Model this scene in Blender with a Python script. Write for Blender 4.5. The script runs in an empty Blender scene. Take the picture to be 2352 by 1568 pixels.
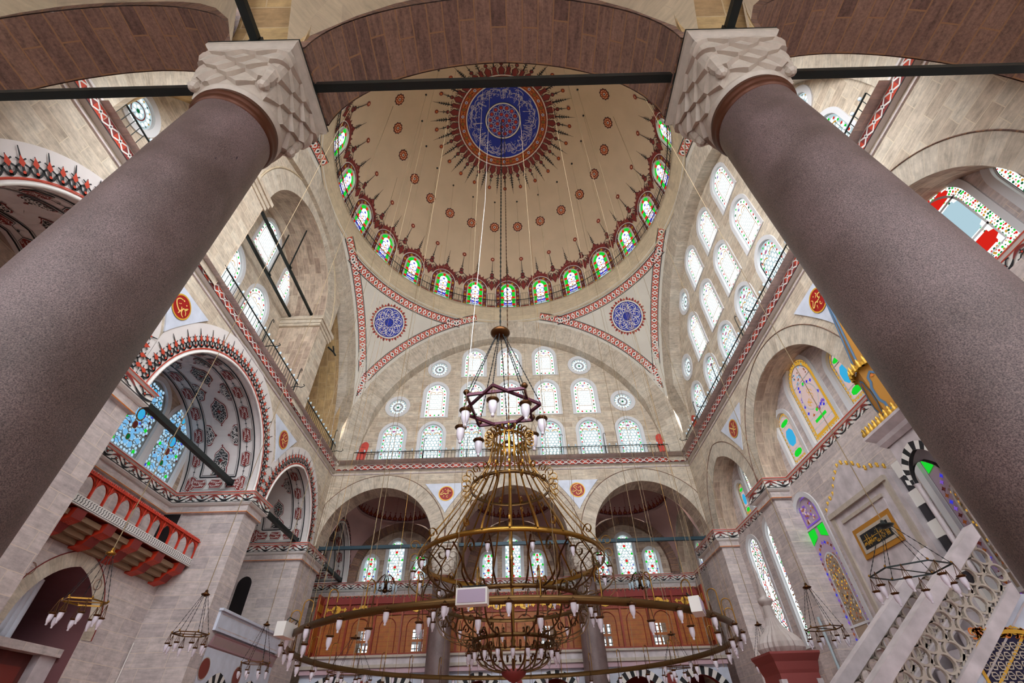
import bpy, math, random
from math import sin, cos, pi, sqrt, atan2, radians
from mathutils import Vector, Matrix
from mathutils.geometry import tessellate_polygon

random.seed(7)
S = bpy.context.scene
COL = S.collection

# ------------------------------------------------------------------ camera
cd = bpy.data.cameras.new('camera')
cam = bpy.data.objects.new('camera', cd)
COL.objects.link(cam)
cam.matrix_world = Matrix(((0.999636, 0.026904, -0.002106, 0.1613), (0.016413, -0.668054, -0.743932, -14.5570), (-0.021421, 0.743627, -0.668252, 1.6000), (0, 0, 0, 1)))
cd.sensor_width = 36.0
cd.lens = 1045.017 / 2352 * 36.0
cd.clip_start = 0.05
cd.clip_end = 300
S.camera = cam

# ------------------------------------------------------------------ light and exposure
S.view_settings.view_transform = 'Standard'
S.view_settings.look = 'None'
S.view_settings.exposure = 0.4
S.view_settings.gamma = 1.0
S.view_settings.use_curve_mapping = False
W = bpy.data.worlds.new('daylight')
S.world = W
W.use_nodes = True
W.node_tree.nodes['Background'].inputs[0].default_value = (0.93, 0.96, 1.0, 1)
W.node_tree.nodes['Background'].inputs[1].default_value = 7.0
S.cycles.use_adaptive_sampling = True
S.cycles.adaptive_threshold = 0.08
S.cycles.adaptive_min_samples = 16
S.cycles.time_limit = 1150
S.cycles.max_bounces = 6
S.cycles.diffuse_bounces = 3
S.cycles.glossy_bounces = 3
S.cycles.transmission_bounces = 3
S.cycles.sample_clamp_indirect = 6.0
S.cycles.caustics_reflective = False
S.cycles.caustics_refractive = False


def lamp_area(name, loc, rot, sx, sy, power, col=(1, 1, 1)):
    l = bpy.data.lights.new(name, 'AREA')
    l.shape = 'RECTANGLE'
    l.size = sx
    l.size_y = sy
    l.energy = power
    l.color = col
    o = bpy.data.objects.new(name, l)
    o.location = loc
    o.rotation_euler = rot
    COL.objects.link(o)
    return o


# ------------------------------------------------------------------ materials
MATS = {}


def lin(c):
    def f(v):
        v /= 255.0
        return v / 12.92 if v <= 0.04045 else ((v + 0.055) / 1.055) ** 2.4
    return (f(c[0]), f(c[1]), f(c[2]), 1)


def plain(name, rgb, rough=0.7, metal=0.0, noise=0.0, scale=6.0, bump=0.0):
    if name in MATS:
        return MATS[name]
    m = bpy.data.materials.new(name)
    m.use_nodes = True
    nt = m.node_tree
    b = nt.nodes['Principled BSDF']
    b.inputs['Roughness'].default_value = rough
    b.inputs['Metallic'].default_value = metal
    c = lin(rgb)
    b.inputs['Base Color'].default_value = c
    if noise > 0 or bump > 0:
        tc = nt.nodes.new('ShaderNodeTexCoord')
        n = nt.nodes.new('ShaderNodeTexNoise')
        n.inputs['Scale'].default_value = scale
        n.inputs['Detail'].default_value = 4
        nt.links.new(tc.outputs['Object'], n.inputs['Vector'])
        if noise > 0:
            r = nt.nodes.new('ShaderNodeValToRGB')
            r.color_ramp.elements[0].position = 0.3
            r.color_ramp.elements[1].position = 0.7
            r.color_ramp.elements[0].color = [max(0, v * (1 - noise)) for v in c[:3]] + [1]
            r.color_ramp.elements[1].color = [min(1, v * (1 + noise)) for v in c[:3]] + [1]
            nt.links.new(n.outputs['Fac'], r.inputs['Fac'])
            nt.links.new(r.outputs['Color'], b.inputs['Base Color'])
        if bump > 0:
            bp = nt.nodes.new('ShaderNodeBump')
            bp.inputs['Strength'].default_value = bump
            bp.inputs['Distance'].default_value = 0.03
            nt.links.new(n.outputs['Fac'], bp.inputs['Height'])
            nt.links.new(bp.outputs['Normal'], b.inputs['Normal'])
    MATS[name] = m
    return m


def glow(name, rgb, strength, sampled=False):
    """Coloured window glass with the daylight behind it."""
    if name in MATS:
        return MATS[name]
    m = bpy.data.materials.new(name)
    m.use_nodes = True
    nt = m.node_tree
    nt.nodes.remove(nt.nodes['Principled BSDF'])
    e = nt.nodes.new('ShaderNodeEmission')
    e.inputs['Color'].default_value = lin(rgb)
    e.inputs['Strength'].default_value = strength * 0.76
    nt.links.new(e.outputs[0], nt.nodes['Material Output'].inputs[0])
    m.cycles.emission_sampling = 'FRONT_BACK' if sampled else 'NONE'
    MATS[name] = m
    return m


def stone(name, c1, c2, mortar, bw=0.85, bh=0.36, mw=0.012, rough=0.85, var=0.35, bump=0.5, nscale=5.0, tint=None):
    """Ashlar: bricks in UV metres, blotchy noise, raised grain."""
    if name in MATS:
        return MATS[name]
    m = bpy.data.materials.new(name)
    m.use_nodes = True
    nt = m.node_tree
    L = nt.links.new
    b = nt.nodes['Principled BSDF']
    b.inputs['Roughness'].default_value = rough
    uv = nt.nodes.new('ShaderNodeUVMap')
    uv.uv_map = 'uv'
    tc = nt.nodes.new('ShaderNodeTexCoord')
    # slightly wobbling joints
    nw = nt.nodes.new('ShaderNodeTexNoise')
    nw.inputs['Scale'].default_value = 2.2
    nw.inputs['Detail'].default_value = 2
    L(tc.outputs['Object'], nw.inputs['Vector'])
    mix = nt.nodes.new('ShaderNodeMix')
    mix.data_type = 'VECTOR'
    mix.inputs['Factor'].default_value = 0.03
    L(uv.outputs[0], mix.inputs[4])
    L(nw.outputs['Color'], mix.inputs[5])
    br = nt.nodes.new('ShaderNodeTexBrick')
    br.inputs['Scale'].default_value = 1.0
    br.inputs['Brick Width'].default_value = bw
    br.inputs['Row Height'].default_value = bh
    br.inputs['Mortar Size'].default_value = mw
    br.inputs['Mortar Smooth'].default_value = 0.4
    br.inputs['Bias'].default_value = -0.1
    br.inputs['Color1'].default_value = (0, 0, 0, 1)
    br.inputs['Color2'].default_value = (1, 1, 1, 1)
    br.inputs['Mortar'].default_value = (0.5, 0.5, 0.5, 1)
    br.offset = 0.43
    br.squash = 1.25
    br.squash_frequency = 3
    L(mix.outputs[1], br.inputs['Vector'])
    base = nt.nodes.new('ShaderNodeMix')
    base.data_type = 'RGBA'
    base.inputs[6].default_value = lin(c1)
    base.inputs[7].default_value = lin(c2)
    L(br.outputs['Color'], base.inputs['Factor'])
    # veins stretched along the course plus a blotchy layer
    mp = nt.nodes.new('ShaderNodeMapping')
    mp.inputs['Scale'].default_value = (1.2, 7.0, 1)
    L(uv.outputs[0], mp.inputs['Vector'])
    n1 = nt.nodes.new('ShaderNodeTexNoise')
    n1.inputs['Scale'].default_value = 1.6
    n1.inputs['Detail'].default_value = 5
    n1.inputs['Roughness'].default_value = 0.65
    L(mp.outputs[0], n1.inputs['Vector'])
    n2 = nt.nodes.new('ShaderNodeTexNoise')
    n2.inputs['Scale'].default_value = nscale
    n2.inputs['Detail'].default_value = 6
    n2.inputs['Roughness'].default_value = 0.7
    L(tc.outputs['Object'], n2.inputs['Vector'])
    add = nt.nodes.new('ShaderNodeMath')
    add.operation = 'ADD'
    L(n1.outputs['Fac'], add.inputs[0])
    L(n2.outputs['Fac'], add.inputs[1])
    mr = nt.nodes.new('ShaderNodeMapRange')
    mr.inputs['From Min'].default_value = 0.7
    mr.inputs['From Max'].default_value = 1.3
    mr.inputs['To Min'].default_value = 1 - var
    mr.inputs['To Max'].default_value = 1 + var
    L(add.outputs[0], mr.inputs['Value'])
    mul = nt.nodes.new('ShaderNodeVectorMath')
    mul.operation = 'SCALE'
    L(base.outputs[2], mul.inputs[0])
    L(mr.outputs[0], mul.inputs['Scale'])
    mo = nt.nodes.new('ShaderNodeMix')
    mo.data_type = 'RGBA'
    L(br.outputs['Fac'], mo.inputs['Factor'])
    L(mul.outputs[0], mo.inputs[6])
    mo.inputs[7].default_value = lin(mortar)
    L(mo.outputs[2], b.inputs['Base Color'])
    bp = nt.nodes.new('ShaderNodeBump')
    bp.inputs['Strength'].default_value = bump
    bp.inputs['Distance'].default_value = 0.02
    L(n2.outputs['Fac'], bp.inputs['Height'])
    L(bp.outputs['Normal'], b.inputs['Normal'])
    MATS[name] = m
    return m


ST = stone('ashlar_warm', (204, 191, 172), (180, 162, 142), (212, 197, 172), nscale=3.0)
STR = stone('ashlar_voussoir', (200, 189, 172), (180, 166, 148), (204, 190, 168), bw=1.4, bh=0.33, mw=0.009, nscale=3.0)
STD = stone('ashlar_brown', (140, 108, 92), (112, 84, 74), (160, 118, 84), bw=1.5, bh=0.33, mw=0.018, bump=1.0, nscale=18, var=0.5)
STG = stone('ashlar_grey', (206, 193, 188), (182, 170, 168), (218, 202, 186), bw=0.9, bh=0.42, mw=0.010, nscale=3.5, var=0.28)
STO = stone('ashlar_ochre', (190, 160, 112), (165, 134, 96), (200, 178, 140), bw=0.8, bh=0.5, nscale=2.5)
STS = stone('ring_stone', (202, 184, 154), (186, 168, 142), (196, 178, 150), bw=1.1, bh=0.55, mw=0.006, nscale=2.0, var=0.2, bump=0.2)
STB = stone('soffit_stone', (196, 176, 156), (156, 132, 116), (206, 186, 160), bw=0.9, bh=0.33, mw=0.012, nscale=2.4, var=0.4)
CREAM = plain('dome_plaster', (214, 190, 160), 0.9, noise=0.05, scale=0.8)
PEND = plain('pendentive_plaster', (214, 208, 196), 0.9, noise=0.05, scale=0.7)
WHITE = plain('white_plaster', (222, 214, 210), 0.85, noise=0.04, scale=1.5)
PINKW = plain('aisle_plaster', (196, 160, 154), 0.9, noise=0.05, scale=1.0)
FRAMEW = plain('window_plaster', (216, 216, 218), 0.7)
MARBLE = plain('capital_marble', (184, 172, 158), 0.45, noise=0.1, scale=7, bump=0.12)
MARBW = plain('white_marble', (206, 212, 226), 0.4, noise=0.1, scale=2.5)
MARBG = plain('veined_marble', (200, 190, 192), 0.4, noise=0.2, scale=3.0)
GRAN = None
P_RED = plain('red_paint', (196, 66, 40), 0.7)
P_DRED = plain('dark_red_paint', (132, 48, 44), 0.75)
P_BLACK = plain('black_paint', (24, 26, 30), 0.7)
P_WHITE = plain('white_paint', (232, 228, 222), 0.8)
P_BLUE = plain('blue_paint', (30, 52, 168), 0.6)
P_GOLD = plain('gold_paint', (222, 172, 60), 0.45, metal=0.3)
P_GREEN = plain('dark_green_paint', (34, 62, 48), 0.7)
P_ORANGE = plain('orange_paint', (206, 112, 40), 0.7)
P_OCHRE = plain('ochre_paint', (176, 120, 36), 0.6)
IRON = plain('painted_iron', (30, 38, 38), 0.45, metal=0.4)
TEAL = plain('teal_iron', (38, 64, 76), 0.5, metal=0.2)
BRASS = plain('brass', (158, 116, 52), 0.32, metal=1.0)
BRASSD = plain('aged_brass', (104, 76, 44), 0.38, metal=0.9)
BRONZE = plain('dark_bronze', (92, 60, 34), 0.35, metal=0.9)
MAROON = plain('maroon_iron', (84, 30, 52), 0.45, metal=0.3)
COPPER = plain('copper_band', (84, 44, 24), 0.45, metal=0.5)
REDW = plain('red_lacquer', (196, 52, 28), 0.45, noise=0.12, scale=5)
WOOD = plain('orange_wood', (164, 92, 30), 0.5, noise=0.2, scale=4)
WOODD = plain('red_wood', (146, 50, 24), 0.5, noise=0.15, scale=4)
DOORW = plain('door_wood', (92, 38, 34), 0.6, noise=0.2, scale=4)
DARK = plain('opening_shade', (20, 12, 14), 0.9)
ROPE = plain('hanging_cord', (150, 128, 96), 0.7)
CARPET = plain('red_carpet', (176, 126, 112), 0.95, noise=0.1, scale=3)
LAMPG = plain('frosted_lamp_glass', (226, 218, 228), 0.25)
G_WHITE = glow('glass_white', (246, 255, 255), 1.25)
G_SKY = glow('glass_pale_blue', (190, 222, 235), 0.85)
G_BASE = glow('glass_daylight', (196, 220, 226), 0.9, True)
G_GREEN = glow('glass_green', (30, 215, 50), 0.95)
G_DGREEN = glow('glass_dark_green', (20, 110, 60), 0.7)
G_RED = glow('glass_red', (225, 40, 30), 0.9)
G_BLUE = glow('glass_blue', (60, 60, 210), 0.9)
G_CYAN = glow('glass_cyan', (60, 175, 225), 0.95)
G_GOLD = glow('glass_gold', (225, 170, 60), 0.8)
G_PURPLE = glow('glass_purple', (130, 90, 200), 0.8)
G_PINK = glow('glass_blush', (225, 195, 190), 0.8)
LEAD = plain('window_lead', (90, 104, 96), 0.6)


def granite():
    m = bpy.data.materials.new('purple_granite')
    m.use_nodes = True
    nt = m.node_tree
    L = nt.links.new
    b = nt.nodes['Principled BSDF']
    b.inputs['Roughness'].default_value = 0.42
    tc = nt.nodes.new('ShaderNodeTexCoord')
    n = nt.nodes.new('ShaderNodeTexNoise')
    n.inputs['Scale'].default_value = 100
    n.inputs['Detail'].default_value = 5
    n.inputs['Roughness'].default_value = 0.8
    L(tc.outputs['Object'], n.inputs['Vector'])
    n2 = nt.nodes.new('ShaderNodeTexNoise')
    n2.inputs['Scale'].default_value = 1.1
    n2.inputs['Detail'].default_value = 4
    L(tc.outputs['Object'], n2.inputs['Vector'])
    r = nt.nodes.new('ShaderNodeValToRGB')
    r.color_ramp.elements[0].position = 0.38
    r.color_ramp.elements[0].color = lin((58, 47, 47))
    r.color_ramp.elements[1].position = 0.66
    r.color_ramp.elements[1].color = lin((150, 129, 124))
    L(n.outputs['Fac'], r.inputs['Fac'])
    r2 = nt.nodes.new('ShaderNodeValToRGB')
    r2.color_ramp.elements[0].position = 0.36
    r2.color_ramp.elements[0].color = (0.66, 0.62, 0.60, 1)
    r2.color_ramp.elements[1].position = 0.62
    r2.color_ramp.elements[1].color = (1.15, 1.12, 1.16, 1)
    L(n2.outputs['Fac'], r2.inputs['Fac'])
    mx = nt.nodes.new('ShaderNodeVectorMath')
    mx.operation = 'MULTIPLY'
    L(r.outputs['Color'], mx.inputs[0])
    L(r2.outputs['Color'], mx.inputs[1])
    # a few dark scars
    v = nt.nodes.new('ShaderNodeTexNoise')
    v.inputs['Scale'].default_value = 1.7
    v.inputs['Detail'].default_value = 2
    L(tc.outputs['Object'], v.inputs['Vector'])
    r3 = nt.nodes.new('ShaderNodeValToRGB')
    r3.color_ramp.elements[0].position = 0.80
    r3.color_ramp.elements[0].color = (1, 1, 1, 1)
    r3.color_ramp.elements[1].position = 0.82
    r3.color_ramp.elements[1].color = (0.5, 0.48, 0.55, 1)
    L(v.outputs['Fac'], r3.inputs['Fac'])
    m2 = nt.nodes.new('ShaderNodeVectorMath')
    m2.operation = 'MULTIPLY'
    L(mx.outputs[0], m2.inputs[0])
    L(r3.outputs['Color'], m2.inputs[1])
    L(m2.outputs[0], b.inputs['Base Color'])
    bp = nt.nodes.new('ShaderNodeBump')
    bp.inputs['Strength'].default_value = 0.25
    bp.inputs['Distance'].default_value = 0.01
    L(n.outputs['Fac'], bp.inputs['Height'])
    L(bp.outputs['Normal'], b.inputs['Normal'])
    return m


GRAN = granite()


# ------------------------------------------------------------------ mesh helpers
class MB:
    def __init__(s):
        s.v = []
        s.f = []
        s.m = []
        s.uv = []
        s.mats = []
        s.sm = []

    def mi(s, mat):
        if mat not in s.mats:
            s.mats.append(mat)
        return s.mats.index(mat)

    def face(s, pts, mat, uv=None, smooth=False):
        i0 = len(s.v)
        s.v.extend([tuple(p) for p in pts])
        s.f.append(tuple(range(i0, i0 + len(pts))))
        s.m.append(s.mi(mat))
        s.sm.append(smooth)
        if uv is None:
            a = Vector(pts[0])
            n = Vector((0, 0, 0))
            for k in range(1, len(pts) - 1):
                n += (Vector(pts[k]) - a).cross(Vector(pts[k + 1]) - a)
            ax = [abs(n.x), abs(n.y), abs(n.z)]
            if ax[2] >= max(ax[0], ax[1]):
                uv = [(p[0], p[1]) for p in pts]
            elif ax[0] >= ax[1]:
                uv = [(p[1], p[2]) for p in pts]
            else:
                uv = [(p[0], p[2]) for p in pts]
        s.uv.append(list(uv))

    def grid(s, P, mat, uv=None, closed=False, smooth=True):
        """P: rows of points sharing vertices."""
        nr, nc = len(P), len(P[0])
        i0 = len(s.v)
        for r in P:
            s.v.extend([tuple(p) for p in r])
        k = s.mi(mat)
        for i in range(nr - 1):
            for j in range(nc if closed else nc - 1):
                j2 = (j + 1) % nc
                s.f.append((i0 + i * nc + j, i0 + i * nc + j2, i0 + (i + 1) * nc + j2, i0 + (i + 1) * nc + j))
                s.m.append(k)
                s.sm.append(smooth)
                if uv:
                    a, b_, c, d = uv[i][j], uv[i][j2], uv[i + 1][j2], uv[i + 1][j]
                    if closed and j2 == 0:
                        b_ = (uv[i][j][0] + (uv[i][j][0] - uv[i][j - 1][0]), b_[1])
                        c = (uv[i + 1][j][0] + (uv[i + 1][j][0] - uv[i + 1][j - 1][0]), c[1])
                    s.uv.append([a, b_, c, d])
                else:
                    A_, B_, C_ = (Vector(s.v[q]) for q in s.f[-1][:3])
                    nn = (B_ - A_).cross(C_ - A_)
                    ax = (abs(nn.x), abs(nn.y), abs(nn.z))
                    ii = (0, 1) if ax[2] >= max(ax[0], ax[1]) else ((1, 2) if ax[0] >= ax[1] else (0, 2))
                    s.uv.append([(s.v[q][ii[0]], s.v[q][ii[1]]) for q in s.f[-1]])

    def box(s, a, b, mat, M=None):
        x0, y0, z0 = a
        x1, y1, z1 = b
        V = [Vector(p) for p in ((x0, y0, z0), (x1, y0, z0), (x1, y1, z0), (x0, y1, z0), (x0, y0, z1), (x1, y0, z1), (x1, y1, z1), (x0, y1, z1))]
        if M:
            V = [M @ p for p in V]
        for q in ((0, 3, 2, 1), (4, 5, 6, 7), (0, 1, 5, 4), (1, 2, 6, 5), (2, 3, 7, 6), (3, 0, 4, 7)):
            s.face([V[i] for i in q], mat)

    def tube(s, pts, r, mat, n=6, closed=False, cap=True):
        pts = [Vector(p) for p in pts]
        rows = []
        N = len(pts)
        up = None
        for i, p in enumerate(pts):
            if closed:
                t = pts[(i + 1) % N] - pts[i - 1]
            else:
                t = pts[min(i + 1, N - 1)] - pts[max(i - 1, 0)]
            if t.length < 1e-9:
                t = Vector((0, 0, 1))
            t.normalize()
            if up is None:
                a = Vector((0, 0, 1)) if abs(t.z) < 0.9 else Vector((1, 0, 0))
                up = (a - t * a.dot(t)).normalized()
            else:
                up = (up - t * up.dot(t))
                up = up.normalized() if up.length > 1e-6 else Vector((1, 0, 0))
            sd = t.cross(up)
            rr = r[i] if isinstance(r, (list, tuple)) else r
            rows.append([p + (up * cos(2 * pi * k / n) + sd * sin(2 * pi * k / n)) * rr for k in range(n)])
        if closed:
            rows.append(rows[0])
        s.grid(rows, mat, closed=True)
        if cap and not closed:
            s.face(rows[0], mat)
            s.face(rows[-1], mat)

    def strap(s, pts, w, t, mat, wdir=None):
        """Flat bar swept along points: width w across, thickness t."""
        pts = [Vector(p) for p in pts]
        N = len(pts)
        rows = []
        for i, p in enumerate(pts):
            tt = (pts[min(i + 1, N - 1)] - pts[max(i - 1, 0)]).normalized()
            wd = Vector(wdir) if wdir is not None else Vector((0, 0, 1))
            wd = (wd - tt * wd.dot(tt))
            wd = wd.normalized() if wd.length > 1e-6 else Vector((1, 0, 0))
            nn = tt.cross(wd)
            rows.append([p + wd * w / 2 + nn * t / 2, p - wd * w / 2 + nn * t / 2, p - wd * w / 2 - nn * t / 2, p + wd * w / 2 - nn * t / 2])
        s.grid(rows, mat, closed=True, smooth=False)
        s.face(rows[0], mat)
        s.face(rows[-1], mat)

    def lathe(s, prof, mat, c=(0, 0, 0), n=24, smooth=True, uvs=None):
        """prof: (r, z) list."""
        rows = []
        uv = []
        acc = 0
        for i, (r, z) in enumerate(prof):
            if i:
                acc += sqrt((r - prof[i - 1][0]) ** 2 + (z - prof[i - 1][1]) ** 2)
            rows.append([(c[0] + r * cos(2 * pi * k / n), c[1] + r * sin(2 * pi * k / n), c[2] + z) for k in range(n)])
            uv.append([(2 * pi * k / n * (uvs or 1), acc) for k in range(n)])
        s.grid(rows, mat, uv=uv, closed=True, smooth=smooth)

    def poly(s, pts2, fn, mat, holes=()):
        loops = [[Vector((p[0], p[1], 0)) for p in pts2]] + [[Vector((p[0], p[1], 0)) for p in h] for h in holes]
        flat = [p for l in loops for p in l]
        i0 = len(s.v)
        s.v.extend([tuple(fn(p.x, p.y)) for p in flat])
        k = s.mi(mat)
        for t in tessellate_polygon(loops):
            s.f.append((i0 + t[0], i0 + t[1], i0 + t[2]))
            s.m.append(k)
            s.sm.append(False)
            s.uv.append([(flat[j].x, flat[j].y) for j in t])

    def build(s, name, parent=None, inv=True):
        me = bpy.data.meshes.new(name)
        me.from_pydata(s.v, [], s.f)
        for m in s.mats:
            me.materials.append(m)
        me.polygons.foreach_set('material_index', s.m)
        me.polygons.foreach_set('use_smooth', s.sm)
        ul = me.uv_layers.new(name='uv')
        flat = []
        for u in s.uv:
            for a in u:
                flat.extend((a[0], a[1]))
        ul.data.foreach_set('uv', flat)
        me.update()
        o = bpy.data.objects.new(name, me)
        COL.objects.link(o)
        if parent is not None:
            o.parent = parent
            if inv:
                o.matrix_parent_inverse = parent_matrix(parent).inverted()
        return o


def parent_matrix(p):
    m = Matrix.LocRotScale(p.location, p.rotation_euler, p.scale)
    if p.parent:
        return parent_matrix(p.parent) @ p.matrix_parent_inverse @ m
    return m


def tag(o, label=None, cat=None, group=None, kind=None):
    if label:
        o['label'] = label
    if cat:
        o['category'] = cat
    if group:
        o['group'] = group
    if kind:
        o['kind'] = kind
    return o


def thing(name, label, cat, loc=(0, 0, 0), rz=0.0, group=None):
    o = bpy.data.objects.new(name, None)
    o.empty_display_size = 0.2
    o.location = loc
    o.rotation_euler = (0, 0, rz)
    COL.objects.link(o)
    return tag(o, label, cat, group)


def struct(mb, name, label=None, parent=None):
    o = mb.build(name, parent)
    if parent is None:
        tag(o, label, None, None, 'structure')
    return o


def copy_tree(o, parent=None):
    c = o.copy()
    COL.objects.link(c)
    if parent is not None:
        c.parent = parent
    for ch in list(o.children):
        copy_tree(ch, c)
    return c


# plane maps: (u, v, w) -> world, w towards the hall
def far_pl(Y):
    return lambda u, v, w=0.0: Vector((u, Y - w, v))


def near_pl(Y):
    return lambda u, v, w=0.0: Vector((u, Y + w, v))


def left_pl(X):
    return lambda u, v, w=0.0: Vector((X + w, u, v))


def right_pl(X):
    return lambda u, v, w=0.0: Vector((X - w, u, v))


def arch(cx, zs, a, h, n=24, z0=None):
    """Points of an arch from left springing to right springing; legs down to z0."""
    P = []
    if h >= a - 1e-6:
        r = (a * a + h * h) / (2 * a)
        c = r - a
        th = math.acos(min(1, c / r))
        m = n // 2
        for i in range(m + 1):
            t = th * i / m
            P.append((cx + c - r * cos(t), zs + r * sin(t)))
        Q = [(2 * cx - x, z) for x, z in reversed(P[:-1])]
        P += Q
    else:
        for i in range(n + 1):
            t = pi * i / n
            P.append((cx - a * cos(t), zs + h * sin(t)))
    if z0 is not None:
        P = [(P[0][0], z0)] + P + [(P[-1][0], z0)]
    return P


def arclen(P):
    L = [0.0]
    for i in range(1, len(P)):
        L.append(L[-1] + sqrt((P[i][0] - P[i - 1][0]) ** 2 + (P[i][1] - P[i - 1][1]) ** 2))
    return L


def band(mb, P, Q, fn, mat, w=0.0, uvflip=True):
    """Face strip between polylines P and Q (same count) lying on fn(u, v, w)."""
    L = arclen(P)
    for i in range(len(P) - 1):
        d0 = sqrt((P[i][0] - Q[i][0]) ** 2 + (P[i][1] - Q[i][1]) ** 2)
        mb.face([fn(*P[i], w), fn(*P[i + 1], w), fn(*Q[i + 1], w), fn(*Q[i], w)], mat,
                [(0.1, L[i]), (0.1, L[i + 1]), (0.1 + d0, L[i + 1]), (0.1 + d0, L[i])])


def soffit(mb, P, fn, w0, w1, mat, swap=False):
    """Reveal strip of an opening: outline P extruded from depth w0 to w1."""
    L = arclen(P)
    for i in range(len(P) - 1):
        uv = [(w0, L[i]), (w0, L[i + 1]), (w1, L[i + 1]), (w1, L[i])]
        if swap:
            uv = [(b, a) for a, b in uv]
        mb.face([fn(*P[i], w0), fn(*P[i + 1], w0), fn(*P[i + 1], w1), fn(*P[i], w1)], mat, uv, True)


def offset_arch(P, d):
    """Move an arch polyline outward by d."""
    out = []
    n = len(P)
    for i in range(n):
        a = Vector(P[max(i - 1, 0)])
        b = Vector(P[min(i + 1, n - 1)])
        t = (b - a).normalized()
        out.append((P[i][0] - t.y * d, P[i][1] + t.x * d))
    return out

# ================================================================== the building
XL, XR, YF, YB = -10.85, 10.75, 11.10, 12.30     # side walls, hall face and aisle face of the arcades
ZG = 14.75                                        # gallery floor
ZSP = 9.78                                        # springing of the side arches
AY = 17.5                                         # outer wall of the aisles
CXC, CYC = 3.76, 11.72                            # column axes

mb = MB()
mb.face([(-18, -20, 0), (18, -20, 0), (18, 20, 0), (-18, 20, 0)], CARPET)
struct(mb, 'floor', 'plain red carpet over the whole prayer hall floor')

ARC = [(-7.63, 3.14), (0.0, 3.04), (7.63, 3.14)]


def arcade(name, fn, mats, label, w_thick):
    mb = MB()
    zs = 10.1
    out = [(XL, 14.6), (XL, zs)]
    for i, (c, a) in enumerate(ARC):
        P = arch(c, zs, a, 3.2 if i != 1 else 3.15, 28)
        out += P if i != 0 else P
    out += [(XR, zs), (XR, 14.6)]
    # drop duplicated corners
    o2 = [out[0]]
    for p in out[1:]:
        if abs(p[0] - o2[-1][0]) + abs(p[1] - o2[-1][1]) > 1e-4:
            o2.append(p)
    mb.poly(o2, lambda u, v: fn(u, v, 0), mats[0])
    mb.poly(o2, lambda u, v: fn(u, v, -w_thick), mats[0])
    for i, (c, a) in enumerate(ARC):
        P = arch(c, zs, a, 3.2 if i != 1 else 3.15, 40)
        soffit(mb, P, fn, 0.0, -w_thick, mats[2])
        Q = offset_arch(P, 0.78)
        Q = [(max(XL, min(XR, x)), min(z, 14.2)) for x, z in Q]
        if i == 0:
            Q = [(min(x, -3.78), z) for x, z in Q]
        if i == 1:
            Q = [(max(-3.74, min(x, 3.74)), z) for x, z in Q]
        if i == 2:
            Q = [(max(x, 3.78), z) for x, z in Q]
        for w in (0.02, -w_thick - 0.02):
            band(mb, P, Q, fn, mats[1], w)
        R_ = offset_arch(Q, 0.0)
        mb.tube([fn(x, z, 0.03) for x, z in R_], 0.02, P_OCHRE if name == 'x' else STD, 4)
    # undersides above the columns
    for s in (-1, 1):
        x0, x1 = sorted((s * 3.04, s * 4.49))
        mb.face([fn(x0, zs, 0), fn(x1, zs, 0), fn(x1, zs, -w_thick), fn(x0, zs, -w_thick)], mats[0])
    return struct(mb, name, label)


arcade('wall_far', far_pl(YF), (ST, STR, STB), 'pale stone arcade wall with three arches across the far side of the hall', YB - YF)
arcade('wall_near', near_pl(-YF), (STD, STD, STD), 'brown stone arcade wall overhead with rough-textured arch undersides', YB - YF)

# ------------------------------------------------------------------ gallery storey: tympana and great arches
ROW3 = [-7.57, -5.06, -2.54, 0.0, 2.54, 5.06, 7.57]
ROW2 = [-5.06, -2.54, 0.0, 2.54, 5.06]
ROW1 = [-2.54, 0.0, 2.54]
CIR = [(-7.58, 18.97), (7.58, 18.97), (-5.02, 22.12), (5.02, 22.12)]


def win_outline(c, z0, w=1.62, h=2.85):
    a = w / 2
    r = a * 1.1
    return arch(c, z0 + h - r, a, r, 12, z0)


def circ(c, z, r, n=24):
    return [(c + r * cos(2 * pi * i / n), z + r * sin(2 * pi * i / n)) for i in range(n)]


def tympanum(name, fn, label):
    mb = MB()
    n = 40
    R0, zc = 9.62, 14.87
    out = [(-R0, ZG - 0.4)] + [(-R0 * cos(pi * i / n), zc + R0 * sin(pi * i / n)) for i in range(n + 1)] + [(R0, ZG - 0.4)]
    holes = [win_outline(c, 14.8) for c in ROW3] + [win_outline(c, 18.02) for c in ROW2] + [win_outline(c, 21.3, 1.62, 2.6) for c in ROW1]
    holes += [circ(c, z, 0.74) for c, z in CIR]
    mb.poly(out, lambda u, v: fn(u, v, 0), ST, holes)
    for h in holes:
        soffit(mb, h + [h[0]], fn, 0, -0.3, FRAMEW)
    return struct(mb, name, label)


tympanum('wall_far', far_pl(11.05), 'far tympanum wall of pale stone blocks pierced by rows of windows')
tympanum('wall_right', right_pl(11.0), 'right tympanum wall of warm stone pierced by rows of windows')


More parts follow.
